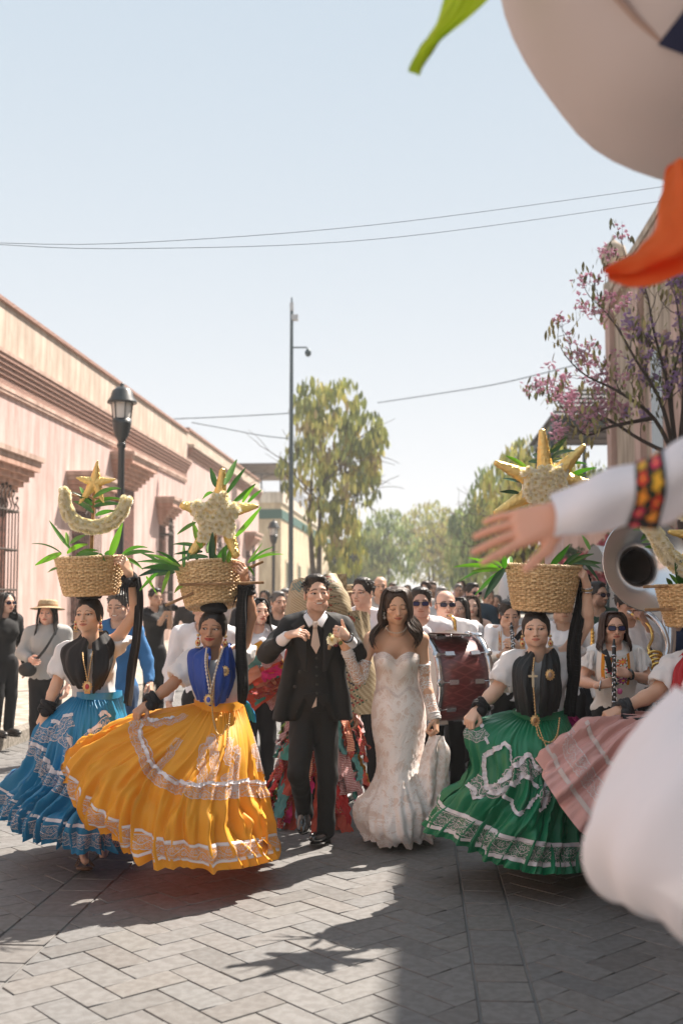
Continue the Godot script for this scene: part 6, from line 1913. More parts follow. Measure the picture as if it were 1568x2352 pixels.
func pink_dancer() -> void:
	var j := pj([1606, 1440, 5.95, 1606, 1512, 6.02, 1606, 1560, 6.0, 1606, 1610, 6.0, 1606, 1665, 6.0, 1546, 1538, 5.98, 1506, 1590, 5.9, 1421, 1632, 5.82, 1668, 1510, 6.02, 1700, 1425, 6.0, 1686, 1340, 5.95,
		1580, 1690, 6.0, 1580, 1840, 6.0, 1580, 2000, 6.0, 1632, 1690, 6.0, 1632, 1840, 6.0, 1632, 2000, 6.0])
	var o := {"label": "woman at right edge in pale pink skirt and red shawl, holding out her hem", "j": j, "skin": Color(.62, .37, .25), "head": "fem_calm", "hb": face(-.2, 0, 0), "hs": .9, "sc": .95, "arm": 1.15, "group": "women dancing with flower baskets",
		"hands": {"a": ["grip", P(1388, 1646, 5.78) - P(1421, 1632, 5.82), Vector3(.3, -.7, -.5)], "b": ["rim", P(1676, 1300, 5.92) - P(1686, 1340, 5.95), Vector3(-.8, .1, -.4)]}}
	var r := person(o)
	var red := cloth_mat("red_shawl", Color(.42, .015, .02), .6, .25)
	dress_dancer(r, o, red)
	sheet(r, "shawl", [R([1586, 1488, 5.98, 1592, 1492, 5.88, 1600, 1500, 5.85]), R([1545, 1530, 5.92, 1565, 1540, 5.8, 1590, 1550, 5.76]), R([1540, 1580, 5.86, 1562, 1592, 5.76, 1595, 1600, 5.72]), R([1560, 1640, 5.88, 1578, 1648, 5.8, 1600, 1650, 5.78])], red, 4, .012)
	sheet(r, "shawl", [R([1612, 1500, 5.85, 1620, 1492, 5.88, 1628, 1488, 5.98]), R([1614, 1550, 5.76, 1640, 1540, 5.8, 1660, 1530, 5.92]), R([1612, 1650, 5.78, 1634, 1648, 5.8, 1652, 1640, 5.88])], red, 4, .012)
	var scarf := cloth_mat("grey_black_scarf", Color(.03, .032, .036), .85, .15)
	wrist_scarf(r, P(1421, 1632, 5.82), j.ela, scarf)
	sheet(r, "hanging_scarf", [R([1425, 1640, 5.74, 1428, 1652, 5.72, 1430, 1660, 5.76]), R([1490, 1645, 5.8, 1490, 1654, 5.78, 1490, 1662, 5.8]), R([1580, 1640, 5.84, 1580, 1650, 5.82, 1580, 1660, 5.84])], scarf, 2, .008)
	var d := skirt(r, [R([1556, 1640, 6.0, 1606, 1652, 5.86, 1656, 1640, 6.0, 1606, 1630, 6.16]),
		R([1396, 1650, 5.78, 1470, 1662, 5.68, 1560, 1690, 5.63, 1650, 1690, 5.75, 1692, 1680, 6.0, 1620, 1668, 6.3, 1500, 1645, 6.0]),
		R([1318, 1688, 5.72, 1400, 1770, 5.55, 1520, 1800, 5.48, 1650, 1800, 5.6, 1712, 1790, 6.0, 1620, 1770, 6.4, 1450, 1700, 6.05]),
		R([1247, 1758, 5.7, 1272, 1830, 5.56, 1353, 1928, 5.5, 1480, 1990, 5.45, 1620, 2010, 5.5, 1740, 1980, 6.0, 1620, 1950, 6.5, 1400, 1820, 6.1])],
		cloth_mat("pale_pink_satin", Color(.62, .35, .32), .42, .3, {"back": Color(.35, .15, .14)}), 12, .034, 21, .6)
	sew(d, round_path(.80), .10, lace_mat())
	sew(d, round_path(.66), .026, ribbon_mat(Color(.55, .47, .44)), "ribbon")
	sew(d, round_path(.90), .026, ribbon_mat(Color(.55, .47, .44)), "ribbon")
	sew(d, [.10, .2, .13, .35, .16, .5, .22, .58, .3, .6], .10, lace_mat())
	for k in 2: sew(d, [.085 + k * .04, .2, .115 + k * .04, .36, .145 + k * .04, .53 - k * .04, .21 + k * .03, .62 - k * .06, .3, .64 - k * .06], .032, ribbon_mat(Color(.6, .55, .5)), "ribbon", .006, .1, .010)
	var bk := basket("cane basket with cream flower garland at the right edge, above the pink skirt", P(1606, 1437, 6.0), P(1604, 1345, 6.0), .225, 0.0)
	rod(bk, P(1476, 1348, 5.9), P(1720, 1340, 5.9), .009)
	rod(bk, P(1480, 1400, 5.9), P(1720, 1396, 5.9), .009)
	rod(bk, P(1606, 1380, 6.0), P(1606, 1180, 6.0), .01, "pole")
	crescent(bk, R([1486, 1206, 5.9, 1510, 1238, 5.9, 1528, 1270, 5.9, 1556, 1296, 5.9, 1600, 1310, 5.9, 1650, 1290, 5.9, 1690, 1240, 5.9, 1700, 1200, 5.9]), .04, .05)
	crescent(bk, R([1566, 1190, 5.86, 1580, 1170, 5.86, 1600, 1165, 5.86]), .03, .048)
	var st := group_part("gold_star", P(1600, 1230, 5.92), bk)
	for a in [[1538, 1222], [1600, 1150], [1660, 1220], [1560, 1300], [1640, 1300]]: foil_arm(st, P(1600, 1232, 5.92), P(a[0], a[1], 5.9), .034, .012)
	leaves(bk, [690, 840, 580, 860, 12, 0, 650, 790, 575, 840, 14, 0, 760, 950, 700, 975, 9, 0, 640, 740, 520, 768, 16, 0, 690, 900, 600, 890, 9, 1, 880, 1160, 820, 1000, 22, 0, 850, 1160, 780, 1080, 12, 1, 800, 1165, 760, 1110, 12, 0, 900, 1160, 860, 980, 16, 3, 940, 1160, 1000, 1000, 18, 0, 980, 1160, 1100, 1080, 16, 1], .32, 1285.8, 972.2, 5.95)

# ---- the couple, and the ragged dancer behind them
func groom() -> void:
	var j := pj([727, 1364, 7.08, 722, 1424, 7.17, 724, 1476, 7.15, 722, 1556, 7.15, 722, 1622, 7.15, 666, 1441, 7.17, 612, 1502, 7.05, 662, 1459, 6.86, 786, 1443, 7.17, 828, 1510, 7.08, 797, 1463, 6.88,
		698, 1650, 7.15, 684, 1776, 6.95, 701, 1868, 7.24, 744, 1650, 7.15, 752, 1785, 7.12, 748, 1906, 7.16])
	var o := {"label": "grinning groom in black three piece suit and beige tie, walking with hands raised", "j": j, "skin": Color(.74, .47, .345), "head": "groom", "ho": {"fem": false, "smile": 1.25, "teeth": true, "beard": .5, "wide": .93, "gaze": Vector2(.32, .12)}, "hb": face(.22, -.04, .05), "hs": 1.0, "sc": .95, "fem": false, "wid": .98, "cell": .016,
		"toea": P(697, 1904, 7.1), "toeb": P(722, 1925, 7.0), "hands_size": .95, "hands": {"a": ["drop", P(690, 1452, 6.82) - P(662, 1459, 6.86), Vector3(-.1, -.75, -.65)], "b": ["thumb", P(772, 1444, 6.8) - P(797, 1463, 6.88), Vector3(-.2, -.35, -1)]}}
	var r := person(o)
	hair(r, "short", {"col": Color(.028, .018, .012), "locks": 260, "volume": 1.0})
	var white := cloth_mat("white_shirt", Color(.78, .77, .79), .8, .2)
	top(r, o, "shirt", white, {"puff": .012, "spuff": .005, "sleeve": .97, "hem": -.1, "neck": .035, "amp": .006})
	var wool := cloth_mat("black_suit_wool", Color(.0085, .009, .0095), .72, .08)
	var front := Vector3(0, 0, .19)
	top(r, o, "vest", cloth_mat("black_vest", Color(.006, .0065, .007), .75, .05), {"puff": .019, "sleeve": 0.0, "hem": .03, "neck": -.01, "amp": .004, "cell": .011, "cuts": [[P(724, 1402, 7.0), P(726, 1497, 6.94), .098, .004]]})
	top(r, o, "jacket", wool, {"puff": .028, "spuff": .020, "sleeve": .80, "cuff": 1.1, "hem": .085, "skirt": .0, "neck": .065, "amp": .010, "freq": 9.0, "cell": .0115,
		"adds": [[P(676, 1500, 7.13), P(640, 1664, 7.05), .05, .055], [P(772, 1500, 7.13), P(796, 1672, 7.1), .05, .05]], "cuts": [[P(724, 1385, 6.98), P(722, 1500, 6.9), .10, .098], [P(722, 1500, 6.9), P(722, 1580, 6.9), .098, .125], [P(722, 1580, 6.88), P(725, 1720, 6.9), .125, .23]]})
	trousers(r, o, wool, {"loose": .013, "waist": .12, "flare": 1.1, "amp": .010, "length": 1.04})
	var black := mat("polished_black", Color(.012, .011, .012), .16, {"coat": .8})
	shoe(r, P(753, 1925, 7.22), P(718, 1935, 6.98), black, .95)
	shoe(r, P(701, 1876, 7.26), P(696, 1910, 7.12), black, .95)
	for q in [[[703, 1406, 7.03], [668, 1437, 7.02], [678, 1446, 6.99], [671, 1452, 6.99], [697, 1540, 6.94], [706, 1542, 6.94], [702, 1470, 6.955]], [[747, 1406, 7.03], [742, 1470, 6.955], [741, 1542, 6.94], [750, 1540, 6.94], [783, 1452, 6.99], [775, 1446, 6.99], [786, 1438, 7.02]]]:
		var pts := []
		for p in q: pts.append(P(p[0], p[1], p[2]))
		part("lapel", plate(Mb.new(), pts, .012), wool, r)
	for q in [[[702, 1403, 7.05], [697, 1418, 7.0], [709, 1441, 6.95], [722, 1431, 6.955], [712, 1418, 6.98]], [[747, 1403, 7.05], [737, 1418, 6.98], [725, 1431, 6.955], [739, 1441, 6.95], [752, 1418, 7.0]]]:
		var pts := []
		for p in q: pts.append(P(p[0], p[1], p[2]))
		part("collar", plate(Mb.new(), pts, .008), white, r)
	var beige := cloth_mat("beige_tie_silk", Color(.62, .49, .40), .5, .3)
	var tie := Mb.new()
	plate(tie, [P(717, 1428, 6.945), P(719, 1442, 6.93), P(728, 1442, 6.93), P(731, 1428, 6.945)], .016)
	plate(tie, [P(719, 1443, 6.94), P(714, 1482, 6.925), P(726, 1502, 6.92), P(735, 1482, 6.925), P(728, 1443, 6.94)], .01)
	part("tie", tie, beige, r)
	part("tie_tip", plate(Mb.new(), [P(716, 1626, 6.975), P(727, 1622, 6.975), P(727, 1600, 6.975)], .006), beige, r)
	for q in [[[696, 1596, 6.985], [716, 1629, 6.98], [727, 1604, 6.98], [727, 1590, 6.98]], [[727, 1590, 6.98], [727, 1604, 6.98], [743, 1626, 6.98], [756, 1596, 6.985]]]:
		var pts := []
		for p in q: pts.append(P(p[0], p[1], p[2]))
		part("vest_point", plate(Mb.new(), pts, .01), mats["black_vest"], r)
	var bm := mat("button_black", Color(.03, .028, .026), .3)
	for k in 5: part("button", Mb.new().ball(P(726.5 + k * .3, 1512 + k * 20, 6.945), Vector3(.008, .008, .004), Basis(), Color.WHITE, 10), bm, r)
	for p in [P(689, 1543, 6.93), P(677, 1577, 6.93)]: part("button", Mb.new().ball(p, Vector3(.011, .011, .005), Basis(), Color.WHITE, 10), bm, r)
	for k in 4: part("button", Mb.new().ball(P(609 + k * 2.6, 1484 - k, 6.93), Vector3(.006, .006, .005), Basis(), Color.WHITE, 8), bm, r)
	var bt := group_part("boutonniere", P(764, 1470, 6.92), r)
	flower(bt, P(763, 1470, 6.9), Vector3(-.2, .1, 1), 1.15)
	flower(bt, P(775, 1462, 6.9), Vector3(.2, .3, 1), 1.0)
	for p in [[758, 1459], [784, 1474], [781, 1477]]: part("bud", Mb.new().ball(P(p[0], p[1], 6.9), Vector3(.012, .015, .012), Basis(), Color.WHITE, 8), mat("green_bud", Color(.2, .24, .08), .7), bt)
	part("stem", Mb.new().tube([P(762, 1476, 6.92), P(757, 1484, 6.91), P(755, 1492, 6.91)], [.011, .013, .009], 8), mat("twine", Color(.42, .27, .15), .8), bt)
	part("red_leaf", Mb.new().ball(P(771, 1480, 6.91), Vector3(.02, .016, .006), Basis(), Color.WHITE, 8), mat("dark_red_leaf", Color(.16, .01, .02), .6), bt)
	part("watch", Mb.new().tube(ring_at(P(799, 1465, 6.87), j.elb - j.wrb, .034), [.011], 6, Color.WHITE, .4), black, r)
	part("ring", Mb.new().tube(ring_at(P(777, 1447, 6.775), Vector3(1, -.3, .1), .0105), [.0025], 5), mat("silver"), r)

func bride_lace() -> Texture2D:   # white scrolls, leaves and bead lines, mirrored about the middle
	if texs.has("bride"): return texs["bride"]
	var n := 640
	var im := Image.create(n, n, false, Image.FORMAT_RGBA8)
	im.fill(Color(.895, .838, .80))
	var white := Color(.97, .95, .94)
	for y in n:   # fine tulle
		for x in range((y % 6) / 3, n, 5): im.set_pixel(x, y, Color(.93, .88, .85))
	var r := RandomNumberGenerator.new()
	r.seed = 4
	var stamp := func(cx: float, cy: float, a: float, len: float, wid: float) -> void:
		for mir in 2:
			var px: float = cx if mir == 0 else n - cx
			var an: float = a if mir == 0 else PI - a
			var ca := cos(an); var sa := sin(an)
			var e := int(len) + 2
			for yy in range(-e, e + 1):
				for xx in range(-e, e + 1):
					var u := (xx * ca + yy * sa) / len; var v := (-xx * sa + yy * ca)
					if u < 0 or u > 1: continue
					var w := wid * sin(PI * pow(u, .7))
					if absf(v) < w and (absf(v) > w * .5 or absf(v) < 1.2): im.set_pixel(posmod(int(px) + xx, n), posmod(int(cy) + yy, n), white)
	for row in 6:
		var y0 := row * 128.0
		var x0 := 64.0 + (row % 2) * 70
		for k in 9: stamp.call(n / 2.0, y0 + 46, PI / 2 + (k - 4) * .3 + PI, 84.0, 12.0)   # fan on the axis
		for s in 3:   # sprays along a stem
			var cx := x0 + s * 128.0; var cy := y0 + 64 + 30 * sin(s * 2.1 + row)
			var a := r.randf_range(0, TAU)
			for k in 7:
				var p := Vector2(cx, cy) + Vector2(cos(a), sin(a)) * k * 15
				a += .28 * (1 if (s + row) % 2 else -1)
				stamp.call(p.x, p.y, a + .8, 56.0 - k * 3.0, 12.0)
				stamp.call(p.x, p.y, a - .8, 56.0 - k * 3.0, 12.0)
			for k in 6: stamp.call(cx, cy, TAU * k / 6, 36.0, 12.0)
		for k in 26: stamp.call(n / 2.0 - 70 - 60 * sin(k / 25.0 * PI + row), y0 + k * 5.2, 0, 11.0, 5.5)   # bead lines
		for k in 24: stamp.call(n / 2.0 - 190 + 50 * sin(k / 23.0 * PI + row * 2), y0 + k * 5.2, 0, 10.0, 5.0)
	texs["bride"] = ImageTexture.create_from_image(im)
	return texs["bride"]

func bride() -> void:
	var j := pj([911, 1392, 7.0, 911, 1451, 7.12, 910, 1498, 7.1, 911, 1566, 7.1, 914, 1622, 7.1, 853, 1468, 7.1, 824, 1560, 7.0, 796, 1492, 6.93, 967, 1468, 7.1, 976, 1566, 7.12, 999, 1652, 7.0,
		895, 1650, 7.1, 896, 1780, 7.02, 893, 1915, 7.05, 932, 1650, 7.1, 934, 1780, 7.1, 932, 1915, 7.15])
	var o := {"label": "bride with long wavy brown hair in strapless white lace gown, looking down", "j": j, "skin": Color(.70, .415, .27), "head": "bride", "ho": {"shut": true, "smile": .35}, "hb": face(.06, .2, .04), "hs": .97, "sc": .93, "wid": .98,
		"hands": {"a": ["grip", P(786, 1478, 6.9) - P(796, 1500, 6.93), Vector3(.4, .2, -.8)], "b": ["grip", P(1003, 1690, 6.95) - P(999, 1652, 7.0), Vector3(-.9, 0, -.3)]}}
	var r := person(o)
	hair(r, "long", {"locks": 400, "thick": .0068, "length": .27, "wave": .026, "col": Color(.045, .024, .014), "tips": Color(3.0, 2.7, 2.4), "volume": 1.1, "flare": 2.0, "part": -.03, "from": .6, "from_left": 1.2})
	var lm := mat("bridal_lace", Color(1, .985, .98), .75, {"tex": bride_lace(), "uv": Vector3(2.0, 2.4, 1), "rim": .25, "height": bride_lace(), "hscale": .35})
	var nz := noise(31, 4.0, 2)
	var d := drape([R([858, 1507, 7.04, 868, 1500, 6.96, 882, 1497, 6.92, 898, 1505, 6.91, 909, 1515, 6.925, 920, 1505, 6.91, 938, 1497, 6.92, 952, 1500, 6.96, 962, 1505, 7.04, 955, 1502, 7.2, 910, 1502, 7.24, 866, 1504, 7.2]),
		R([859, 1522, 7.04, 880, 1524, 6.91, 909, 1527, 6.93, 940, 1524, 6.91, 962, 1521, 7.04, 953, 1520, 7.2, 910, 1520, 7.24, 867, 1520, 7.2]),
		R([863, 1545, 7.06, 884, 1547, 6.96, 910, 1548, 6.94, 937, 1547, 6.96, 958, 1545, 7.06, 950, 1544, 7.2, 910, 1544, 7.22, 870, 1544, 7.2]),
		R([863, 1576, 7.08, 884, 1579, 6.99, 911, 1580, 6.97, 938, 1579, 6.99, 960, 1576, 7.08, 950, 1574, 7.2, 911, 1574, 7.22, 872, 1574, 7.2]),
		R([853, 1626, 7.1, 880, 1630, 6.97, 913, 1631, 6.94, 948, 1630, 6.97, 976, 1626, 7.1, 955, 1622, 7.26, 913, 1622, 7.29, 870, 1622, 7.26]),
		R([854, 1675, 7.1, 880, 1680, 6.96, 914, 1682, 6.92, 950, 1680, 6.96, 978, 1675, 7.1, 955, 1670, 7.27, 914, 1670, 7.3, 872, 1670, 7.27]),
		R([862, 1722, 7.1, 884, 1728, 6.95, 914, 1730, 6.91, 948, 1728, 6.95, 972, 1722, 7.1, 952, 1716, 7.25, 914, 1716, 7.28, 878, 1716, 7.25]),
		R([863, 1768, 7.1, 884, 1774, 6.93, 914, 1777, 6.88, 946, 1774, 6.93, 970, 1768, 7.1, 952, 1762, 7.25, 914, 1762, 7.28, 878, 1762, 7.25]),
		R([846, 1812, 7.12, 876, 1822, 6.9, 914, 1826, 6.84, 955, 1822, 6.88, 990, 1812, 7.1, 960, 1802, 7.32, 914, 1802, 7.38, 870, 1802, 7.32]),
		R([817, 1846, 7.15, 862, 1866, 6.88, 912, 1874, 6.8, 968, 1866, 6.86, 1018, 1848, 7.12, 970, 1834, 7.42, 914, 1834, 7.5, 850, 1834, 7.4]),
		R([822, 1888, 7.15, 862, 1910, 6.88, 908, 1920, 6.8, 964, 1912, 6.88, 1016, 1894, 7.1, 970, 1872, 7.45, 914, 1872, 7.55, 856, 1872, 7.42]),
		R([842, 1926, 7.12, 872, 1940, 6.95, 905, 1944, 6.9, 952, 1942, 6.93, 1000, 1926, 7.1, 960, 1906, 7.4, 914, 1906, 7.45, 866, 1906, 7.35])], 160, 110, true,
		func(u: float, v: float) -> float:
			var a := TAU * u
			return .018 * smoothstep(.55, .9, v) * (sin(a * 9 + 3 * nz.get_noise_2d(cos(a), sin(a) + v)) + .5 * sin(a * 17)) + .004 * nz.get_noise_2d(u * 12, v * 14) * smoothstep(.25, .4, v))
	var gown := part("lace_gown", Mb.new().grid(d.g, 160, 110, true), lm, r)
	d.o = gown
	sew(d, round_path(.012, 0, 1), .045, lace_mat(), "lace_edge", .005, .16)
	sew(d, round_path(.2, 0, 1), .02, lace_mat(), "waist_trim", .004, .1)
	sheet(r, "train", [R([988, 1692, 6.98, 998, 1688, 6.94, 1008, 1690, 6.96, 1014, 1696, 7.05]), R([970, 1740, 7.0, 990, 1736, 6.93, 1012, 1732, 6.93, 1026, 1732, 7.05]), R([958, 1806, 7.0, 985, 1808, 6.92, 1010, 1806, 6.93, 1024, 1804, 7.06]), R([952, 1866, 7.0, 975, 1872, 6.92, 996, 1870, 6.94, 1006, 1862, 7.06]), R([956, 1916, 7.02, 972, 1922, 6.96, 985, 1918, 6.98, 996, 1908, 7.06])], lm, 3.5, .022, .008, 40, 50)
	for s in ["a", "b"]:
		var p0: Vector3 = j["sh" + s].lerp(j["el" + s], .55); var e: Vector3 = j["el" + s]; var w: Vector3 = j["wr" + s]
		var pts := []; var rr := []
		for k in 13:
			var t := k / 12.0
			pts.append(cr(p0 * 2 - e, p0, e, w, t * 2) if t < .5 else cr(p0, e, w, w * 2 - e, t * 2 - 1))
			rr.append(lerpf(.047, .036, t) + .002 * sin(k * 3.0))
		var m := Mb.new()
		m.tube(pts, rr, 18)
		for i in m.U.size(): m.U[i] = Vector2(m.U[i].x * 2, m.U[i].y / .15)
		part("lace_sleeve", m, mat("sleeve_lace", Color(.88, .85, .83), .8, {"tex": lace_tex(true), "scissor": true, "back": Color(.3, .3, .3)}), r)
		m = Mb.new()   # gathered cuff
		for k in 4: m.tube(ring_at(w - (w - e).normalized() * k * .012, w - e, .032 + .003 * (k % 2)), [.008], 5)
		part("sleeve_cuff", m, cloth_mat("cuff_lace", Color(.74, .70, .68), .85), r)
	var hx: Transform3D = r.get_meta("hx")
	var pm := mat("pearl")
	for s in [-1.0, 1.0]:
		var m := Mb.new()
		for q in [[0, -.045, .008], [.003, -.06, .0075], [-.001, -.078, .011]]: m.ball(Vector3((.08 + q[0]) * s, q[1], .004), Vector3.ONE * q[2], Basis(), Color.WHITE, 8)
		var w := Mb.new()
		w.add(m, hx)
		part("earring", w, pm, r)
	var nk := along(R([886, 1441, 7.02, 893, 1450, 6.98, 910, 1454, 6.96, 926, 1450, 6.98, 933, 1441, 7.02]), 15)
	var m := Mb.new()
	m.tube(Array(nk), [.0015], 4)
	for p in nk: m.ball(p + Vector3(0, 0, .002), Vector3.ONE * .0045, Basis(), Color.WHITE, 6)
	part("necklace", m, pm, r)

func rag_mat(k: int) -> StandardMaterial3D:
	var cols := [Color(.55, .03, .03), Color(.62, .02, .17), Color(.68, .35, .03), Color(.05, .24, .20), Color(.42, .06, .03), Color(.20, .30, .06), Color(.55, .40, .40), Color(.62, .10, .06), Color(.10, .28, .27)]
	var key := "rag_%d" % k
	if mats.has(key): return mats[key]
	var o := {"back": cols[k % 9] * .7, "rim": .2}
	if k >= 9:
		var t := "gingham" if k % 2 else "sprigs"
		if not texs.has(t):
			var im := Image.create(64, 64, false, Image.FORMAT_RGBA8)
			var r := RandomNumberGenerator.new()
			r.seed = 3
			im.fill(Color(.85, .8, .78))
			if k % 2:
				for y in 64:
					for x in 64:
						var q := int((x / 4) % 2 == 0) + int((y / 4) % 2 == 0)
						im.set_pixel(x, y, [Color(1, .97, .95), Color(.8, .55, .55), Color(.62, .2, .22)][q])
			else:
				im.fill(Color(.75, .2, .17))
				for n in 60: im.fill_rect(Rect2i(r.randi() % 60, r.randi() % 60, 2 + r.randi() % 3, 2 + r.randi() % 3), [Color(.95, .8, .3), Color(.2, .25, .5), Color(.95, .9, .85), Color(.25, .45, .2)][n % 4])
			texs[t] = ImageTexture.create_from_image(im)
		o.tex = texs[t]
		o.uv = Vector3(2, 3, 1)
		return mat(key, [Color(.8, .8, .8), Color(.75, .75, .75), Color(.7, .85, .95), Color(.95, .75, .5)][k % 4], .85, o)
	return mat(key, cols[k], .8, o)
func petate() -> StandardMaterial3D:
	if mats.has("palm_mat"): return mats["palm_mat"]
	var im := Image.create(256, 256, false, Image.FORMAT_RGBA8)
	for y in 256:
		for x in 256:
			var cell := (x / 4 + (y / 4) * 3) % 4 < 2
			var c := Color(.86, .80, .68) if cell else Color(.72, .65, .52)
			c *= .9 + .1 * sin(x * 1.57) * sin(y * 1.57)
			var z := posmod(x + int(10 * absf(((y / 4) % 10) - 5) / 5.0 * 4) - 150, 256)
			if cell and z < 10: c = Color(.12, .13, .2)
			elif cell and z > 14 and z < 30: c = Color(.62, .22, .2)
			elif cell and z > 32 and z < 40: c = Color(.12, .35, .25)
			if cell and Vector2(x - 70, y - 60).length() < 34 + 8 * sin(atan2(y - 60, x - 70) * 6): c = Color(.3, .52, .55)
			c.a = 1
			im.set_pixel(x, y, c)
	return mat("palm_mat", Color(.78, .76, .72), .55, {"tex": ImageTexture.create_from_image(im), "height": ImageTexture.create_from_image(im), "hscale": .3, "uv": Vector3(1.0, 1.0, 1)})
func rag_dancer() -> void:
	var j := stand(1.62, W(-.85, 0, 7.95), 0.0)
	for k in j: j[k] += P(742, 1640, 7.95) - P(742, 1640, 7.95)
	var base := P(742, 1400, 7.95)
	var dx := Vector3(base.x - j.pe.x, 0, base.z - j.pe.z)
	for k in j: j[k] += dx
	var o := {"label": "dancer behind the groom wearing woven palm mat hood and costume of colourful rag strips", "j": j, "skin": Color(.4, .24, .16), "head": "male_plain", "ho": {"fem": false}, "hs": .92, "fem": false, "sc": .95, "cell": .02}
	var r := person(o)
	hair(r, "crop", {"locks": 20, "cell": .01})
	trousers(r, o, cloth_mat("dark_trousers", Color(.02, .02, .022), .85), {"cell": .02})
	top(r, o, "shirt", cloth_mat("red_print_shirt", Color(.35, .05, .04), .85), {"cell": .02})
	for s in ["a", "b"]: shoe(r, j["an" + s] - Vector3(0, .06, .05), j["an" + s] + Vector3(0.02, -.07, .2), mat("black_leather", Color(.02, .018, .016), .4))
	var pm := petate()
	sheet(r, "mat_hood", [R([676, 1331, 7.9, 700, 1328, 7.78, 730, 1322, 7.72, 758, 1316, 7.74, 772, 1322, 7.9]), R([664, 1346, 7.95, 690, 1352, 7.72, 730, 1352, 7.66, 775, 1348, 7.68, 796, 1364, 7.85]), R([658, 1385, 7.95, 685, 1388, 7.7, 730, 1388, 7.64, 785, 1386, 7.66, 808, 1396, 7.82]), R([654, 1412, 7.9, 690, 1420, 7.7, 740, 1424, 7.66, 790, 1418, 7.68, 818, 1420, 7.8])], pm, 1.5, .012, .012, 30, 26)
	part("mat_flap", plate(Mb.new(), R([758, 1320, 8.0, 796, 1318, 8.0, 797, 1376, 8.0, 764, 1380, 8.0]), .012), pm, r)
	sheet(r, "mat_cape", [R([690, 1420, 7.75, 740, 1412, 7.68, 790, 1406, 7.68, 828, 1402, 7.72, 846, 1412, 7.85]), R([680, 1500, 7.72, 740, 1500, 7.64, 795, 1498, 7.64, 840, 1490, 7.7, 850, 1490, 7.85]), R([676, 1580, 7.7, 740, 1580, 7.62, 800, 1578, 7.62, 850, 1575, 7.7, 868, 1575, 7.85]), R([674, 1642, 7.68, 740, 1646, 7.6, 800, 1644, 7.6, 850, 1640, 7.68, 872, 1636, 7.82])], pm, 1.2, .014, .012, 30, 40)
	var put := func(a: Vector3, dir: Vector3, len: float, wid: float, side: Vector3) -> void:
		var rows := []
		var n := 4
		for i in n:
			var t := i / (n - 1.0)
			var c := a + dir * len * t + Vector3(rf(-.02, .02), rf(-.01, .01), rf(-.02, .02)) * t
			rows.append([c - side * wid * (.5 + rf(-.1, .15) * t), c + Vector3(0, 0, rf(-.02, .03)), c + side * wid * (.5 + rf(-.1, .15) * t)])
		var nz := noise(rng.randi() % 999, 4.0, 2)
		var d := drape(rows, 6, 10, false, func(u: float, v: float) -> float: return .03 * nz.get_noise_2d(u * 1.2, v * 1.5))
		part("rag_strip", Mb.new().grid(d.g, 6, 10), rag_mat(rng.randi() % 15), r)
	for k in 34:   # streaming from the arm on the left
		var t := rng.randf()
		var a := P(lerpf(655, 600, t) + rf(-6, 6), 1485 + 105 * rng.randf() - 10 * t, 7.7 + rf(-.15, .15))
		put.call(a, Vector3(rf(-.95, -.5), rf(-.75, -.15), rf(-.1, .3)).normalized(), rf(.14, .24), rf(.05, .1), Vector3(.45, -.8, .2).normalized())
	for tier in 5:
		for k in 18:
			var a := rf(-2.0, 2.0) - .1
			var rad := .2 + .025 * tier
			var c := P(738, 1632 + tier * 46 + rf(-14, 14), 7.8) + Vector3(sin(a) * rad * 1.1, 0, cos(a) * rad * .8)
			put.call(c, Vector3(sin(a) * .35 + rf(-.2, .2), -1, cos(a) * .25 + rf(-.1, .1)).normalized(), rf(.17, .30), rf(.05, .10), Vector3(cos(a), 0, -sin(a)))

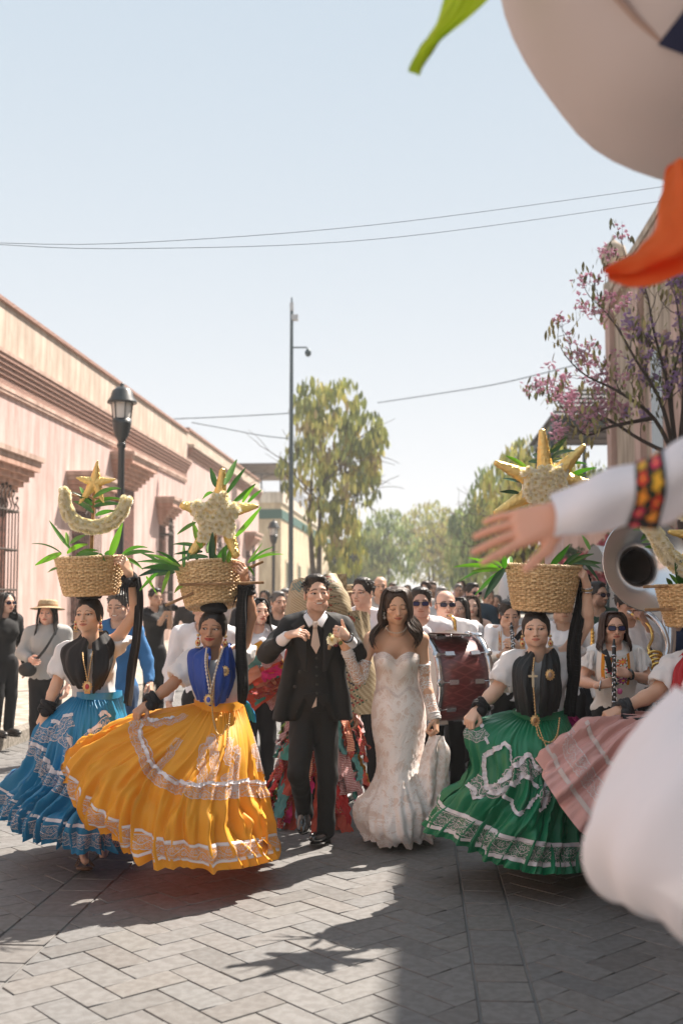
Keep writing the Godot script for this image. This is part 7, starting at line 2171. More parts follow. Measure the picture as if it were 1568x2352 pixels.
# ---- the brass band and the crowd
# eye point in the picture and depth -> a standing person; o as for person() plus: yaw, hair, haircol, hairlen, top [name, colour, sleeve], legs_col, hat, glasses, at joints in pixels
func bystander(label: String, x: float, y: float, d: float, o := {}) -> Node3D:
	var e := P(x, y, d)
	var fl: float = o.get("floor", 0.0)
	var h := (e.y - fl) / .935
	var yaw: float = o.get("yaw", 0.0)
	var fem: bool = o.get("fem", false)
	var j := stand(h, Vector3(e.x, fl, e.z), yaw, {"w": .105 if fem else .122})
	for k in o.get("px", {}):
		var q: Array = o.px[k]
		j[k] = P(q[0], q[1], q[2])
	var far := d > 9.6
	o.merge({"label": label, "j": j, "skin": Color(0.85, 0.55, 0.41), "head": ("far_" if far else "") + ("fem_calm" if fem else "male_plain"), "ho": {"fem": fem, "smile": .1}, "hb": face(yaw + o.get("turn", 0.0), o.get("nod", 0.0)), "hs": .93 if fem else 1.0, "sc": h / 1.75, "cell": .024 if far else .019, "hcell": .0055 if far else .0033, "floor": fl}, false)
	if o.head == "male_plain" or o.head == "fem_calm": o.ho = {"fem": fem, "smile": .12, "red": false}
	var r := person(o)
	hair(r, o.get("hair", "long" if fem else "short"), {"col": o.get("haircol", Color(.018, .014, .012)), "locks": (36 if d > 13.5 else 70) if far else 140, "length": o.get("hairlen", .3), "cell": .01 if far else .007, "wave": .008, "volume": o.get("vol", 1.02)})
	var t: Array = o.get("top", ["white_shirt", Color(.78, .77, .79), .97])
	var c := {"puff": .018, "spuff": o.get("spuff", .018), "sleeve": t[2], "hem": o.get("hem", .06), "neck": o.get("neck", .05), "amp": 0.0 if d > 11 else .012, "cell": (.036 if d > 13.5 else .024) if far else .017}
	if not o.has("neck"): c.hole = .064
	top(r, o, "top", cloth_mat(t[0], t[1], .85, .15), c)
	trousers(r, o, cloth_mat("dark_trousers_%.2f" % o.get("legs_col", Color(.012, .012, .014)).b, o.get("legs_col", Color(.012, .012, .014)), .85, .05), {"cell": (.04 if d > 13.5 else .028) if far else .02, "amp": 0.0 if far else .009, "loose": .016})
	var sm := mat("black_leather", Color(.02, .018, .016), .4)
	if d < 13:
		for s in ["a", "b"]:
			var f: Vector3 = Basis(Vector3.UP, yaw) * Vector3(0, 0, 1)
			var an: Vector3 = j["an" + s]
			shoe(r, Vector3(an.x, fl + .014, an.z) - f * .06, Vector3(an.x, fl + .014, an.z) + f * .2, sm, .95)
	if o.has("glasses"): eyeglasses(r, o.glasses != 0, Color(.03, .03, .06) if o.glasses == 1 else Color(.02, .025, .10))
	if o.has("hat"):
		var hx: Transform3D = r.get_meta("hx")
		var hm := mat("straw_hat", Color(.62, .48, .30), .8, {"tex": ramp_tex("cane_tone", .02, Color(.7, .66, .6), Color.WHITE, 256), "tri": 10.0, "world": false})
		var prof := [Vector2(.02, .06), Vector2(.11, .062), Vector2(.165, .05), Vector2(.17, .055), Vector2(.115, .072), Vector2(.098, .08), Vector2(.092, .13), Vector2(.082, .15), Vector2(.03, .158), Vector2(.001, .158)]
		var ho := part("hat", Mb.new().lathe(prof, 28, hx * Transform3D(Basis(Vector3.RIGHT, -.1), Vector3(0, -.01, -.015))), hm, r)
		part("hat_band", Mb.new().lathe([Vector2(.1, .08), Vector2(.097, .1)], 28, hx * Transform3D(Basis(Vector3.RIGHT, -.1), Vector3(0, -.01, -.015))), mat("tan_band", Color(.36, .2, .09), .7), ho)
	r.set_meta("j", j)
	return r

func silver_mat() -> StandardMaterial3D: return mat("silver", Color(.72, .72, .74), .18, {"metal": 1.0})
func brass_mat() -> StandardMaterial3D: return mat("brass", Color(.75, .48, .14), .22, {"metal": 1.0})
func clarinet(label: String, a: Vector3, b: Vector3) -> void:
	var o := thing("clarinet", label, "clarinet", b, "clarinets played in the band")
	var wood := mat("black_wood", Color(.014, .013, .013), .3)
	var d := (b - a)
	part("tube", Mb.new().tube([a, a + d * .08, a + d * .1, a + d * .86, a + d * .93, b], [.007, .012, .0145, .0155, .02, .032], 12), wood, o)
	for t in [.1, .22, .52, .84]: part("ring", Mb.new().tube([a + d * t, a + d * (t + .018)], [.0175], 12), silver_mat(), o)
	var s := d.cross(Vector3.BACK).normalized()
	for k in 9:
		var c := a + d * (.26 + k * .065)
		part("key", Mb.new().tube([c + s * .012 * (1 if k % 2 else -1) + Vector3(0, 0, .014), c + d * .05 + s * .016 * (1 if k % 2 else -1) + Vector3(0, 0, .014)], [.0045], 5), silver_mat(), o)
		part("key", Mb.new().ball(c + Vector3(0, 0, .018), Vector3(.009, .009, .004), Basis(), Color.WHITE, 8), silver_mat(), o)
func saxophone(label: String, p: Vector3, sc := 1.0) -> void:
	var o := thing("saxophone", label, "saxophone", p, "saxophones played in the band")
	var bm := brass_mat()
	var pts := []; var rr := []
	var raw := [[0, 0, .06, .008], [.02, .005, .12, .011], [.05, -.04, .16, .014], [.05, -.2, .16, .02], [.05, -.42, .16, .028], [.06, -.52, .19, .034], [.1, -.56, .24, .04], [.15, -.5, .28, .046], [.18, -.36, .3, .056], [.2, -.26, .32, .075], [.21, -.22, .33, .09]]
	var c := []
	for q in raw: c.append(p + Vector3(q[0], q[1], q[2]) * sc)
	for k in raw.size(): rr.append(raw[k][3] * sc)
	part("tube", Mb.new().tube(c, rr, 14), bm, o)
	for k in 10: part("key", Mb.new().ball(p + Vector3(.05, -.1 - k * .035, .19) * sc, Vector3(.013, .013, .007), Basis(), Color.WHITE, 8), bm, o)
	part("mouthpiece", Mb.new().tube([p - Vector3(0, 0, .01), p + Vector3(0, 0, .06) * sc], [.009], 8), mat("black_wood", Color(.014, .013, .013), .3), o)

func band_players() -> void:
	var band := "musicians of the brass band"
	var wt := ["white_shirt", Color(.78, .77, .79), .97]
	bystander("young man in white shirt looking aside between groom and bride", 834, 1362, 8.8, {"yaw": -.35, "turn": -.25, "skin": Color(0.75, 0.49, 0.36), "group": band, "ho": {"fem": false}})
	bystander("young drummer with black framed glasses and parted hair beside the bride", 965, 1384, 8.8, {"glasses": 2, "skin": Color(0.65, 0.41, 0.31), "group": band, "nod": .05, "turn": -.06})
	bystander("balding man in dark sunglasses playing saxophone behind the drum", 1022, 1388, 9.1, {"glasses": 1, "hair": "bald", "haircol": Color(.2, .19, .19), "skin": Color(0.75, 0.46, 0.35), "wid": 1.2, "belly": .05, "group": band, "turn": .12, "px": {"wra": [1010, 1500, 8.75], "ela": [985, 1530, 8.95], "wrb": [1040, 1520, 8.75], "elb": [1072, 1535, 8.95]}})
	saxophone("saxophone of the balding man in sunglasses, seen over the cymbal", P(1027, 1414, 8.93), .9)
	# the bass drum
	var c := P(1030, 1558, 8.2)
	var drum := thing("bass_drum", "dark red bass drum with chrome lugs and a cymbal on top", "drum", c)
	var ax := Vector3(.955, 0.02, -.29).normalized()
	var zz := ax.cross(Vector3.UP).normalized()
	var t := Transform3D(Basis(zz.cross(ax) * -1.0, ax, zz).orthonormalized(), c)
	if t.basis.determinant() < 0: t.basis.z = -t.basis.z
	var im := Image.create(128, 64, false, Image.FORMAT_RGBA8)
	for y in 64:
		for x in 128:
			var q: int = (absi(x % 32 - 16) + absi(y % 32 - 16)) % 16
			im.set_pixel(x, y, Color(.62, .50, .52) if q < 5 and y > 6 and y < 58 else Color(.50, .36, .38))
	var R0 := .315; var H := .2
	part("shell", Mb.new().lathe([Vector2(.02, -H), Vector2(R0, -H), Vector2(R0, H), Vector2(.02, H)], 48, t), mat("drum_maroon", Color(.52, .17, .155), .35, {"tex": ImageTexture.create_from_image(im), "uv": Vector3(6, 3, 1), "coat": .5}), drum)
	for s in [-1.0, 1.0]:
		part("hoop", Mb.new().lathe([Vector2(R0 - .005, H * s - .022), Vector2(R0 + .022, H * s - .022), Vector2(R0 + .026, H * s), Vector2(R0 + .022, H * s + .02), Vector2(R0 - .005, H * s + .02)], 48, t), silver_mat(), drum)
		part("drum_head", Mb.new().lathe([Vector2(R0 - .006, H * s + .006 * s), Vector2(.001, H * s + .008 * s)], 40, t), mat("drum_skin", Color(.7, .68, .63), .5), drum)
		for k in 10:
			var a := TAU * (k + .5) / 10
			var p := t * Vector3(cos(a) * (R0 + .018), (H - .1) * s, sin(a) * (R0 + .018))
			var q := t * Vector3(cos(a) * (R0 + .036), (H + .03) * s, sin(a) * (R0 + .036))
			var out := (t.basis * Vector3(cos(a), 0, sin(a))).normalized()
			part("lug", Mb.new().box(p, Vector3(.03, .07, .034), Basis(out, t.basis.y.normalized(), out.cross(t.basis.y).normalized())), silver_mat(), drum)
			part("tension_rod", Mb.new().tube([p, q], [.005], 6), silver_mat(), drum)
			part("claw", Mb.new().ball(t * Vector3(cos(a) * (R0 + .03), (H + .005) * s, sin(a) * (R0 + .03)), Vector3(.03, .03, .012), Basis(out.cross(t.basis.y).normalized(), t.basis.y.normalized(), out), Color.WHITE, 8), silver_mat(), drum)
	var cy := Transform3D(Basis(Vector3.BACK, -.05) * Basis(Vector3.RIGHT, -.06), P(1034, 1457, 8.1))
	part("cymbal", Mb.new().lathe([Vector2(.168, 0), Vector2(.17, .003), Vector2(.06, .018), Vector2(.035, .03), Vector2(.001, .034)], 40, cy), mat("dark_bronze", Color(.16, .10, .06), .3, {"metal": .8}), drum)
	part("cymbal_stand", Mb.new().tube([P(1037, 1487, 8.15), P(1035, 1455, 8.1)], [.008], 6), silver_mat(), drum)
	part("clamp", Mb.new().box(P(1040, 1482, 8.1), Vector3(.06, .04, .05)), silver_mat(), drum)
	# players on the right
	var r := bystander("man with lowered eyes playing clarinet in white shirt with black strap", 1169, 1412, 9.0, {"nod": .25, "hair": "short", "skin": Color(0.62, 0.38, 0.27), "group": band, "wid": 1.05, "vol": 1.06, "px": {"sha": [1130, 1450, 9.02], "shb": [1204, 1450, 9.02], "ela": [1118, 1512, 8.9], "wra": [1152, 1504, 8.7], "elb": [1222, 1506, 8.9], "wrb": [1192, 1484, 8.7]}, "hands": {"a": ["play", Vector3(.8, .25, .1), Vector3(.3, -.2, -1)], "b": ["play", Vector3(-.8, .25, .1), Vector3(-.3, -.2, -1)]}})
	clarinet("clarinet of the man with lowered eyes behind green dancer", P(1173, 1430, 8.78), P(1180, 1520, 8.55))
	sheet(r, "strap", [R([1196, 1446, 8.83, 1206, 1452, 8.83]), R([1170, 1474, 8.8, 1180, 1482, 8.8]), R([1140, 1508, 8.82, 1150, 1516, 8.82])], mat("black_cloth", Color(.014, .013, .014), .9), 0, .0, .006, 6, 12)
	for s in [[1143, 1450], [1192, 1450]]: sheet(r, "embroidered_panel", [R([s[0], s[1], 8.84, s[0] + 9, s[1], 8.84]), R([s[0], 1500, 8.8, s[0] + 9, 1500, 8.8]), R([s[0], 1560, 8.82, s[0] + 9, 1560, 8.82])], flower_print(), 0, 0, .004, 4, 14)
	bystander("musician in white shirt hidden behind the green dancer's basket", 1290, 1396, 8.7, {"group": band, "skin": Color(0.53, 0.33, 0.23)})
	saxophone("brass saxophone glimpsed beside the green dancer's raised arm", P(1338, 1428, 8.4), .8)
	r = bystander("woman playing clarinet in dark blue sunglasses and blouse embroidered with flowers", 1407, 1441, 7.75, {"fem": true, "glasses": 2, "haircol": Color(.05, .022, .014), "hairlen": .2, "vol": 1.06, "skin": Color(0.72, 0.43, 0.31), "wid": 1.2, "arm": 1.2, "belly": .03, "hs": .95, "top": ["white_flower_blouse", Color(.76, .74, .72), .22], "spuff": .03, "hem": .0, "group": band, "px": {"sha": [1358, 1510, 7.77], "shb": [1462, 1510, 7.77], "ela": [1336, 1566, 7.68], "wra": [1376, 1574, 7.48], "elb": [1488, 1560, 7.68], "wrb": [1442, 1548, 7.48], "wa": [1410, 1580, 7.75], "pe": [1410, 1632, 7.75]},
		"hands": {"a": ["play", Vector3(.85, .25, .1), Vector3(.3, -.2, -1)], "b": ["play", Vector3(-.85, .2, .1), Vector3(-.3, -.2, -1)]}})
	clarinet("clarinet of the woman in blue sunglasses with a pink flower charm", P(1409, 1468, 7.52), P(1409, 1640, 7.3))
	part("flower_charm", Mb.new().ball(P(1422, 1588, 7.36), Vector3(.02, .022, .008), Basis(), Color.WHITE, 8), mat("pink_charm", Color(.6, .12, .3), .5), r)
	sheet(r, "strap", [R([1380, 1496, 7.62, 1392, 1490, 7.6]), R([1388, 1515, 7.52, 1400, 1510, 7.52]), R([1396, 1545, 7.48, 1408, 1542, 7.48])], mats["black_cloth"], 0, 0, .006, 6, 10)
	sheet(r, "embroidered_yoke", [R([1370, 1494, 7.63, 1390, 1505, 7.545, 1410, 1508, 7.54, 1432, 1505, 7.545, 1452, 1494, 7.63]), R([1368, 1540, 7.58, 1388, 1545, 7.49, 1410, 1548, 7.5, 1434, 1545, 7.49, 1456, 1540, 7.58]), R([1372, 1572, 7.58, 1390, 1574, 7.51, 1410, 1575, 7.52, 1432, 1574, 7.51, 1452, 1572, 7.58])], flower_print(), 0, 0, .004, 24, 16)
	for s in [[1340, 1502, 1366, 1496, 1336, 1528, 1362, 1540], [1456, 1496, 1482, 1504, 1460, 1538, 1488, 1530]]:
		sheet(r, "sleeve_flounce", [R([s[0], s[1], 7.7, (s[0] + s[2]) / 2, s[1] - 8, 7.64, s[2], s[3], 7.66]), R([s[4], s[5], 7.68, (s[4] + s[6]) / 2, s[5] + 6, 7.6, s[6], s[7], 7.63])], mats["white_flower_blouse"], 3, .014, .005, 20, 8)
	part("bracelet", Mb.new().tube(ring_at(P(1378, 1574, 7.48), Vector3(1, -.2, .4), .034), [.006], 6), silver_mat(), r)
	part("watch", Mb.new().tube(ring_at(P(1446, 1549, 7.48), Vector3(1, .2, -.4), .036), [.011], 6, Color.WHITE, .5), mats["polished_black"], r)
	r = bystander("man with thin glasses blowing into the sousaphone", 1439, 1388, 8.7, {"glasses": 0, "turn": .3, "skin": Color(0.60, 0.36, 0.26), "group": band, "wid": 1.1, "vol": 1.05, "px": {"wrb": [1482, 1432, 8.35], "elb": [1520, 1500, 8.5]}, "hands": {"b": ["grip", Vector3(-.5, .8, .1), Vector3(-.6, -.2, -.6)]}})
	# sousaphone
	var so := thing("sousaphone", "silver sousaphone with a wide bell above the clarinet woman", "sousaphone", P(1500, 1500, 8.5))
	var bx := Basis(Vector3.UP, .22) * Basis(Vector3.RIGHT, -.10)
	var bt := Transform3D(bx * Basis(Vector3.RIGHT, PI / 2), P(1484, 1295, 8.25))
	var prof := []
	for k in 16:
		var q := k / 15.0
		prof.append(Vector2(.11 + .035 * q + .215 * pow(q, 4.5), -.34 + .34 * q))
	prof.append(Vector2(.366, .006)); prof.append(Vector2(.357, .008))
	for k in range(14, 6, -1):
		var q := k / 15.0
		prof.append(Vector2(.104 + .035 * q + .215 * pow(q, 4.5), -.334 + .34 * q))
	part("bell", Mb.new().lathe(prof, 56, bt), mat("brushed_silver", Color(.70, .70, .71), .24, {"metal": 1.0}), so)
	part("throat", Mb.new().lathe([Vector2(.001, -.5), Vector2(.08, -.48), Vector2(.104, -.32), Vector2(.126, -.172)], 40, bt), mat("tarnished_throat", Color(.16, .12, .10), .45, {"metal": .7}), so)
	var pts := [P(1490, 1300, 8.62), P(1520, 1340, 8.72), P(1534, 1420, 8.6), P(1536, 1480, 8.35), P(1525, 1535, 8.15), P(1490, 1560, 8.1), P(1450, 1545, 8.3), P(1428, 1500, 8.6), P(1430, 1440, 8.8), P(1455, 1408, 8.75), P(1490, 1412, 8.35), P(1518, 1440, 8.15), P(1532, 1480, 8.1), P(1524, 1520, 8.05), P(1508, 1542, 8.05)]
	var fine := along(pts, 60)
	var rr := []
	for k in 61: rr.append(lerpf(.06, .016, k / 60.0))
	part("big_tube", Mb.new().tube(Array(fine), rr, 14), silver_mat(), so)
	for k in 4:
		var loop := []
		for i in 21:
			var a := TAU * i / 20
			loop.append(P(1502 + 16 * cos(a) + k * 3, 1505 + k * 9 + 9 * sin(a), 8.0 - k * .02))
		part("valve_coil", Mb.new().tube(loop, [.011], 8), brass_mat(), so)
	part("lead_pipe", Mb.new().tube(Array(along([P(1446, 1408, 8.5), P(1462, 1418, 8.4), P(1490, 1438, 8.3), P(1497, 1465, 8.2), P(1488, 1488, 8.1), P(1492, 1500, 8.05)], 20)), [.012], 10), brass_mat(), so)
	part("mouthpiece", Mb.new().tube([P(1444, 1406, 8.52), P(1449, 1410, 8.47)], [.02, .01], 10), silver_mat(), so)
	bystander("bearded man in dark glasses half hidden beside the raised arm of green dancer", 1371, 1366, 10.2, {"turn": .6, "glasses": 1, "top": ["dark_green_shirt", Color(.02, .05, .03), .97], "head": "far_beard", "ho": {"fem": false, "beard": 1.0}, "skin": Color(0.50, 0.31, 0.22)})
	bystander("person in navy jacket standing behind sousaphone at the right edge", 1545, 1400, 9.4, {"top": ["navy_jacket", Color(.012, .022, .06), .97], "skin": Color(0.50, 0.31, 0.22)})

func flower_print() -> StandardMaterial3D:
	if mats.has("flower_print"): return mats["flower_print"]
	var n := 192
	var im := Image.create(n, n, false, Image.FORMAT_RGBA8)
	im.fill(Color(.9, .88, .86))
	var cols := [Color(.85, .12, .38), Color(.1, .45, .65), Color(.92, .4, .12), Color(.7, .2, .55), Color(.85, .15, .2)]
	for y in n:
		for x in n:
			for b in [[30, 50], [142, 162]]:
				if x > b[0] and x < b[1]: im.set_pixel(x, y, Color(.9, .6, .08) if (x + y) % 8 < 5 else Color(.75, .42, .05))
			for q in [[74, 30, 24, 2], [118, 40, 24, 2], [76, 92, 28, 0], [120, 98, 28, 0], [78, 158, 30, 1], [122, 160, 26, 3], [98, 66, 12, 4], [100, 128, 12, 3]]:
				var d := Vector2(x - q[0], y - q[1])
				var r: float = d.length() / q[2]
				if r < .75 + .22 * cos(d.angle() * 8): im.set_pixel(x, y, Color(.95, .75, .15) if r < .25 else cols[q[3]].lightened(.25 if r < .5 else 0.0))
				elif r < 1.15 and int(d.angle() * 4) % 3 == 0: im.set_pixel(x, y, Color(.2, .5, .2))
	return mat("flower_print", Color(.9, .88, .86), .8, {"tex": ImageTexture.create_from_image(im)})

func crowd() -> void:
	var g := "guests and bystanders in the street"
	var r := bystander("woman in straw hat, grey turtleneck and black trousers with crossbody bag", 110, 1408, 10.6, {"fem": true, "hat": 1, "group": g, "skin": Color(0.78, 0.45, 0.33), "top": ["grey_knit", Color(.42, .41, .39), .97], "hem": .0, "wid": 1.15, "belly": .03, "arm": 1.15, "neck": .05, "haircol": Color(.02, .014, .012), "hairlen": .36, "px": {"wra": [70, 1515, 10.35], "ela": [52, 1500, 10.55]}})
	var bag := thing("handbag", "small black crossbody bag at the hip of woman in hat", "handbag", P(62, 1540, 10.3))
	var f := Field.new()
	f.ell(P(64, 1538, 10.3), Vector3(.09, .07, .04), .02)
	part("pouch", f.build(Mb.new(), .012), mat("black_leather"), bag)
	sheet(bag, "strap", [R([131, 1440, 10.45, 135, 1444, 10.45]), R([105, 1485, 10.32, 109, 1489, 10.32]), R([74, 1522, 10.3, 79, 1526, 10.3])], mat("black_leather"), 0, 0, .006, 4, 14)
	bystander("woman in black seen from the side at the left edge with sunglasses", 14, 1384, 11.6, {"fem": true, "yaw": .9, "glasses": 1, "group": g, "floor": .15, "top": ["black_shirt", Color(.010, .010, .011), .97], "skin": Color(0.75, 0.47, 0.36), "hairlen": .24})
	r = bystander("laughing man in bright blue shirt and jeans holding a red drink bottle", 272, 1392, 9.0, {"nod": .2, "turn": -.2, "group": g, "head": "male_laugh", "ho": {"fem": false, "smile": .9, "teeth": true}, "skin": Color(0.62, 0.39, 0.28), "haircol": Color(.06, .055, .05), "hair": "crop", "top": ["blue_shirt", Color(.03, .14, .33), .97], "legs_col": Color(.04, .08, .16), "wid": 1.1, "px": {"shb": [312, 1450, 9.0], "elb": [338, 1520, 8.95], "wrb": [345, 1568, 8.85]}})
	var bo := thing("drink_bottle", "clear bottle of red drink in the blue shirted man's hand", "bottle", P(340, 1615, 8.8))
	part("glass", Mb.new().lathe([Vector2(.001, 0), Vector2(.032, .0), Vector2(.034, .1), Vector2(.014, .15), Vector2(.013, .18), Vector2(.001, .18)], 16, Transform3D(Basis(), P(340, 1622, 8.8))), mat("bottle_glass", Color(.85, .85, .85), .05, {"alpha": .2}), bo)
	part("drink", Mb.new().lathe([Vector2(.001, .004), Vector2(.029, .004), Vector2(.03, .07), Vector2(.001, .07)], 16, Transform3D(Basis(), P(340, 1622, 8.8))), mat("red_drink", Color(.5, .03, .04), .2), bo)
	r = bystander("photographer in black holding a camera in front of his face by the wall", 356, 1372, 14.5, {"yaw": .7, "group": g, "floor": .0, "top": ["black_shirt", Color(.010, .010, .011), .45], "skin": Color(0.53, 0.33, 0.23), "px": {"wra": [384, 1400, 14.1], "ela": [368, 1432, 14.3], "wrb": [392, 1402, 14.1], "elb": [390, 1440, 14.4]}})
	var ca := thing("camera_in_hand", "black camera raised by the photographer in black", "camera", P(390, 1392, 14.0))
	part("housing", Mb.new().box(P(388, 1394, 14.0), Vector3(.14, .1, .08)), mat("black_leather"), ca)
	part("lens", Mb.new().tube([P(392, 1394, 13.95), P(402, 1396, 13.8)], [.04, .045], 12), mat("black_leather"), ca)
	bystander("man in dark clothes lunging on the sidewalk behind the yellow dancer's basket", 438, 1376, 19.0, {"yaw": .5, "group": g, "top": ["brown_black_shirt", Color(.03, .022, .02), .97], "px": {"kna": [410, 1500, 18.8], "ana": [398, 1540, 19.0], "knb": [460, 1500, 19.0], "anb": [470, 1560, 19.0]}})
	bystander("person in white shirt standing right behind the yellow dancer", 470, 1400, 8.6, {"group": g, "skin": Color(0.62, 0.38, 0.26)})
	bystander("dark haired woman in white blouse behind the yellow dancer's raised arm", 592, 1404, 8.9, {"fem": true, "yaw": .5, "group": g, "hairlen": .34, "legs_col": Color(.012, .012, .014)})
	bystander("man with moustache in dark suit and tie left of the groom", 640, 1384, 12.0, {"turn": .5, "group": g, "head": "far_tash", "ho": {"fem": false, "beard": .8}, "haircol": Color(.12, .11, .1), "top": ["suit_black", Color(.015, .014, .014), .97], "skin": Color(0.69, 0.41, 0.29)})
	bystander("woman in black off shoulder dress with long brown hair behind the drum", 1081, 1392, 11.4, {"fem": true, "group": g, "haircol": Color(.06, .03, .018), "hairlen": .34, "top": ["black_dress", Color(.010, .010, .011), 0.0], "neck": -.1, "skin": Color(0.83, 0.54, 0.41)})
	bystander("black haired woman in white looking left just behind the sax player", 1054, 1398, 10.4, {"fem": true, "turn": -.4, "group": g, "hairlen": .42, "skin": Color(0.56, 0.35, 0.26)})
	bystander("man in blue grey suit and sunglasses behind the woman in black dress", 1085, 1362, 13.2, {"glasses": 1, "turn": .5, "group": g, "top": ["blue_grey_suit", Color(.04, .07, .10), .97], "skin": Color(0.72, 0.45, 0.35)})
	# farther heads: x, y, depth, fem, top colour, hair, skin tone, label
	var far := [[578, 1366, 15.0, 0, Color(.02, .02, .025), "short", .5, "man in dark jacket just right of the yellow dancer's arm"], [608, 1362, 19.0, 1, Color(.6, .58, .55), "long", .45, "woman in pale top under the distant lamp post"], [655, 1366, 15.5, 0, Color(.03, .025, .025), "short", .5, "man in dark jacket partly behind the palm mat hood"],
		[808, 1366, 12.5, 0, Color(.55, .5, .45), "crop", .4, "guest in white straw hat right of the palm mat hood"], [873, 1346, 12.8, 0, Color(.6, .55, .5), "bald", .6, "bald man behind the young man in white"], [976, 1350, 16.0, 0, Color(.5, .48, .45), "short", .5, "grey haired man above the drummer with glasses"], [992, 1346, 19.0, 0, Color(.05, .05, .06), "short", .4, "dark haired man far behind the drummer"], [1012, 1362, 14.0, 0, Color(.6, .6, .6), "crop", .5, "man in pale shirt behind the sax player"],
		[1052, 1356, 20.0, 0, Color(.5, .2, .2), "short", .5, "guest in reddish shirt far right of the sax player"], [1120, 1376, 14.5, 0, Color(.03, .03, .04), "short", .5, "man in dark suit left of the clarinet player"], [1138, 1384, 17.0, 1, Color(.5, .4, .4), "long", .55, "woman with tied hair just left of the green dancer's basket"], [1058, 1342, 24.0, 1, Color(.6, .45, .45), "long", .5, "woman in pink top in the distance above the sax player"],
		[900, 1352, 23.0, 0, Color(.4, .3, .3), "short", .5, "distant man seen above the bride's head"], [935, 1350, 27.0, 1, Color(.5, .3, .25), "long", .5, "distant woman seen right of the bride's hair"], [560, 1368, 24.0, 1, Color(.4, .35, .3), "long", .5, "distant woman beside the end of the pink wall"], [690, 1364, 26.0, 0, Color(.3, .3, .32), "short", .5, "distant man behind the groom's hair"], [1150, 1368, 26.0, 0, Color(.45, .45, .5), "short", .5, "distant man behind the raised hand"], [850, 1366, 18.0, 1, Color(.6, .55, .5), "long", .5, "woman in cream between the young man in white and bride"]]
	for q in far:
		var o := {"fem": q[3] == 1, "turn": rf(-.5, .5), "group": g, "hair": q[5], "skin": Color(1.1, .66, .45) * q[6], "top": ["guest_top_%.2f_%.2f" % [q[4].r, q[4].g], q[4], .97], "cell": .036, "haircol": Color(.2, .19, .18) if q[5] in ["crop", "bald"] else [Color(.02, .015, .012), Color(.06, .035, .02), Color(.16, .15, .14), Color(.035, .02, .014)][rng.randi() % 4]}
		if q[7].contains("straw hat"): o.hat = 1
		bystander(q[7], q[0], q[1] + rf(-4, 9), q[2], o)

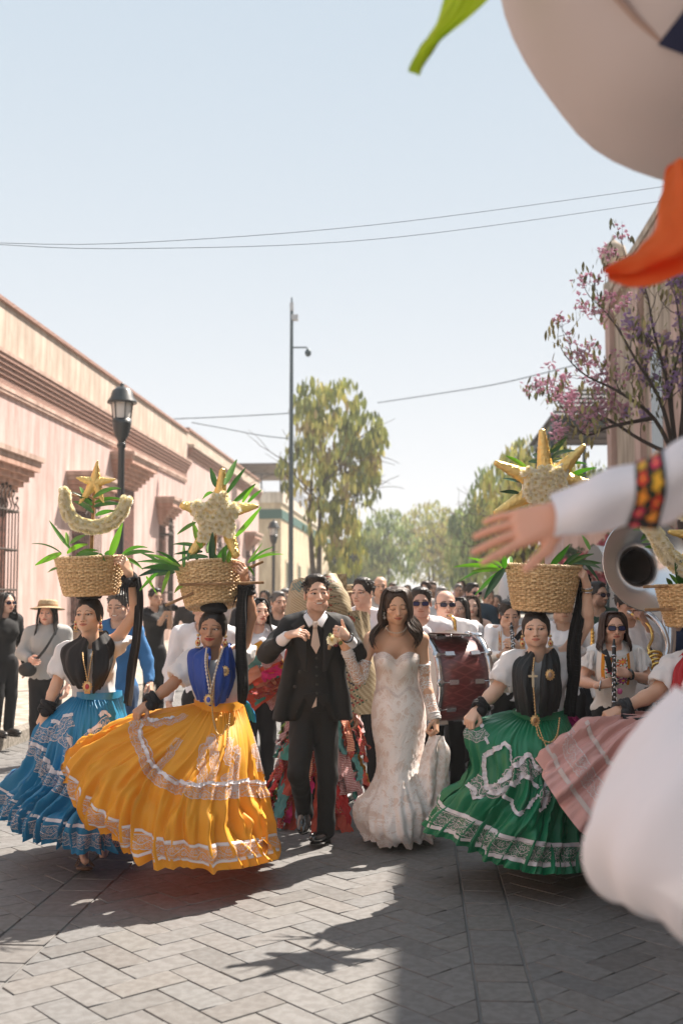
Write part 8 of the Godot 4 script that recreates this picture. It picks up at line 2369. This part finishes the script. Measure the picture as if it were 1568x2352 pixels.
func foreground() -> void:
	# the dancer close to the lens, mostly outside the picture
	var j := pj([1790, 1440, 2.0, 1785, 1590, 2.02, 1790, 1690, 2.0, 1790, 1880, 2.0, 1790, 2060, 2.0, 1715, 1575, 2.02, 1655, 1090, 2.08, 1296, 1186, 2.12, 1950, 1640, 2.0, 2000, 1900, 2.0, 1980, 2100, 1.9,
		1740, 2120, 2.0, 1740, 2600, 2.0, 1740, 3060, 2.0, 1850, 2120, 2.0, 1850, 2600, 2.0, 1850, 3060, 2.0])
	var o := {"label": "blurred dancer at right edge, white embroidered sleeve and open hand thrust into view", "j": j, "skin": Color(0.78, 0.41, 0.28), "head": "male_plain", "ho": {"fem": false}, "hb": face(-.4), "hs": .98, "sc": .97, "fem": false,
		"hands": {"a": ["splay", P(1060, 1250, 2.14) - P(1280, 1195, 2.12), Vector3(-.1, -.5, -.85)]}, "hands_size": 1.06}
	var r := person(o)
	hair(r, "short", {})
	var white := cloth_mat("loose_white_cotton", Color(.80, .79, .83), .85, .2, {"back": Color(.3, .3, .3)})
	trousers(r, o, white, {"loose": .03})
	top(r, o, "shirt", white, {"puff": .03, "sleeve": 0.1, "hem": .1, "amp": .02})
	var d := drape([R([1262, 1140, 2.08, 1276, 1188, 2.03, 1272, 1236, 2.08, 1280, 1190, 2.2]), R([1362, 1086, 2.06, 1372, 1160, 1.99, 1366, 1226, 2.06, 1376, 1150, 2.2]), R([1490, 1046, 2.04, 1490, 1120, 1.96, 1490, 1204, 2.04, 1490, 1120, 2.2]), R([1600, 1006, 2.02, 1600, 1090, 1.92, 1600, 1182, 2.02, 1600, 1090, 2.2]), R([1700, 1020, 2.02, 1690, 1180, 1.92, 1650, 1300, 2.02, 1690, 1100, 2.2]), R([1790, 1480, 2.0, 1720, 1570, 1.92, 1660, 1600, 2.0, 1720, 1560, 2.2])], 48, 70, true,
		func(u: float, v: float) -> float: return .010 * sin(v * 30 + 2 * sin(u * TAU)) * (.3 + v) + .006 * sin(u * TAU * 3 + v * 9))
	d.o = part("sleeve", Mb.new().grid(d.g, 48, 70, true), white, r)
	var im := Image.create(192, 96, false, Image.FORMAT_RGBA8)
	im.fill(Color(.04, .035, .05))
	var cs := [Color(.85, .12, .3), Color(.95, .55, .1), Color(.85, .18, .08), Color(.9, .68, .1)]
	for y in 192:
		for x in 96:
			for q in 10:
				var e := Vector2(x - 24 - 46 * (q % 2), y - 18 - q * 18)
				var rr := e.length() / 20.0
				if rr < .78 + .2 * cos(e.angle() * 5 + q): im.set_pixel(y, x, Color(.98, .8, .2) if rr < .2 else cs[(q + q / 2) % 4].lightened(.2 * (1 - rr)))
				elif rr < 1.1 and int(e.angle() * 3 + q) % 3 == 0: im.set_pixel(y, x, Color(.12, .3, .12))
	var em := mat("embroidery", Color(.9, .85, .85), .7, {"tex": ImageTexture.create_from_image(im), "uv": Vector3(1, 1, 1)})
	part("embroidered_band", band(d, [Vector2(0, .262), Vector2(.25, .27), Vector2(.5, .262), Vector2(.75, .258), Vector2(1.0, .262)], .058, -.005, .2), em, r)
	var b := drape([R([1560, 1580, 1.9, 1640, 1600, 1.78, 1720, 1620, 1.75, 1860, 1640, 1.8, 1760, 1600, 2.15]), R([1475, 1680, 1.9, 1580, 1720, 1.7, 1720, 1740, 1.66, 1900, 1740, 1.78, 1760, 1700, 2.25]), R([1372, 1850, 1.92, 1520, 1880, 1.66, 1720, 1900, 1.6, 1950, 1900, 1.75, 1760, 1860, 2.3]), R([1362, 1960, 1.95, 1500, 2040, 1.66, 1720, 2080, 1.6, 1960, 2060, 1.75, 1760, 1980, 2.3]), R([1420, 2050, 1.98, 1540, 2130, 1.74, 1720, 2180, 1.7, 1920, 2140, 1.8, 1760, 2060, 2.25]), R([1500, 2060, 2.0, 1600, 2120, 1.9, 1720, 2150, 1.88, 1860, 2120, 1.9, 1760, 2080, 2.15])], 80, 60, true,
		func(u: float, v: float) -> float: return .016 * sin(u * TAU * 6 + 2.4 * sin(v * 4)) * smoothstep(0, .4, v) * (1.0 - .6 * v) + .007 * sin(u * TAU * 13 + v * 7))
	part("billowing_shirt", Mb.new().grid(b.g, 80, 60, true), white, r)
	# the great cloth globe carried on a pole
	var c := P(1725, -160, 2.6)
	var rad := 572.0 * 2.6 / F
	var gl := thing("cloth_globe", "huge pale cloth globe blurred in the top right corner", "globe", c)
	var cm := cloth_mat("globe_cloth", Color(.56, .50, .485), .85, .1, {"back": Color(.2, .16, .15)})
	var m := Mb.new()
	m.ball(c, Vector3.ONE * rad, Basis(Vector3.RIGHT, .4), Color.WHITE, 64)
	var nz := noise(5, 2.0, 2)
	for i in m.V.size(): m.V[i] += (m.V[i] - c).normalized() * (.012 * nz.get_noise_3dv(m.V[i]) + .006 * sin(8 * atan2((m.V[i] - c).y, (m.V[i] - c).x)))
	m.smooth()
	part("cloth", m, cm, gl)
	for k in 3:   # hoops that show through as seams
		var pts := []
		var n := (Vector3(.15, .1, 1)).normalized().rotated(Vector3.UP, k * 1.1).rotated(Vector3.RIGHT, k * .4)
		var s := n.cross(Vector3.UP).normalized()
		var u := s.cross(n)
		var off: float = [.33, .1, -.2][k] * rad
		var q := sqrt(rad * rad - off * off) * 1.008
		for i in 49: pts.append(c + n * off + (s * cos(TAU * i / 48) + u * sin(TAU * i / 48)) * q)
		part("hoop", Mb.new().tube(pts, [.008], 6), cloth_mat("hoop_cloth", Color(.40, .28, .23), .8), gl)
	var nv := (P(1555, 110, 2.2) - c).normalized()
	var nb := Basis.looking_at(-nv, Vector3.UP)
	var pp := []
	for q in [[-.06, 0], [0, -.05], [.12, -.04], [.14, .05], [.02, .055]]: pp.append(c + nv * (rad * .985 + .02) + nb.x * q[0] + nb.y * q[1])
	part("navy_patch", plate(Mb.new(), pp, .012), cloth_mat("navy_cloth", Color(.006, .012, .05), .8), gl)
	part("pole", Mb.new().tube([c - Vector3(0, rad - .02, 0), c - Vector3(0, rad + 1.6, 0)], [.022], 8), mat("pale_wood"), gl)
	var pg := "pennants flying from the cloth globe"
	tag(sheet(self, "pennant", [R([1050, -130, 2.45, 1130, -110, 2.42, 1215, -120, 2.4]), R([1018, 10, 2.4, 1065, 12, 2.38, 1120, 0, 2.38]), R([990, 82, 2.4, 1015, 80, 2.38, 1040, 70, 2.38]), R([958, 132, 2.4, 968, 132, 2.39, 978, 128, 2.38]), R([944, 168, 2.4, 950, 168, 2.39, 958, 166, 2.38])], cloth_mat("lime_cloth", Color(.55, .68, .03), .7, .1, {"back": Color(.7, .8, .03)}), 1.0, .01, 0.0), "lime green pointed pennant blurred at the top of the view", "pennant", pg)
	tag(sheet(self, "pennant", [R([1540, 375, 2.4, 1600, 380, 2.34, 1690, 370, 2.4]), R([1520, 455, 2.36, 1600, 465, 2.3, 1700, 470, 2.36]), R([1499, 535, 2.34, 1580, 560, 2.28, 1690, 550, 2.34]), R([1466, 585, 2.32, 1500, 605, 2.28, 1580, 612, 2.32]), R([1425, 604, 2.3, 1450, 628, 2.28, 1490, 645, 2.3]), R([1382, 618, 2.3, 1392, 634, 2.3, 1402, 650, 2.3])], cloth_mat("orange_cloth", Color(.92, .24, .05), .7, .1, {"back": Color(1, .28, .05)}), 1.3, .02, 0.0), "bright orange pennant hanging blurred at the right edge", "pennant", pg)
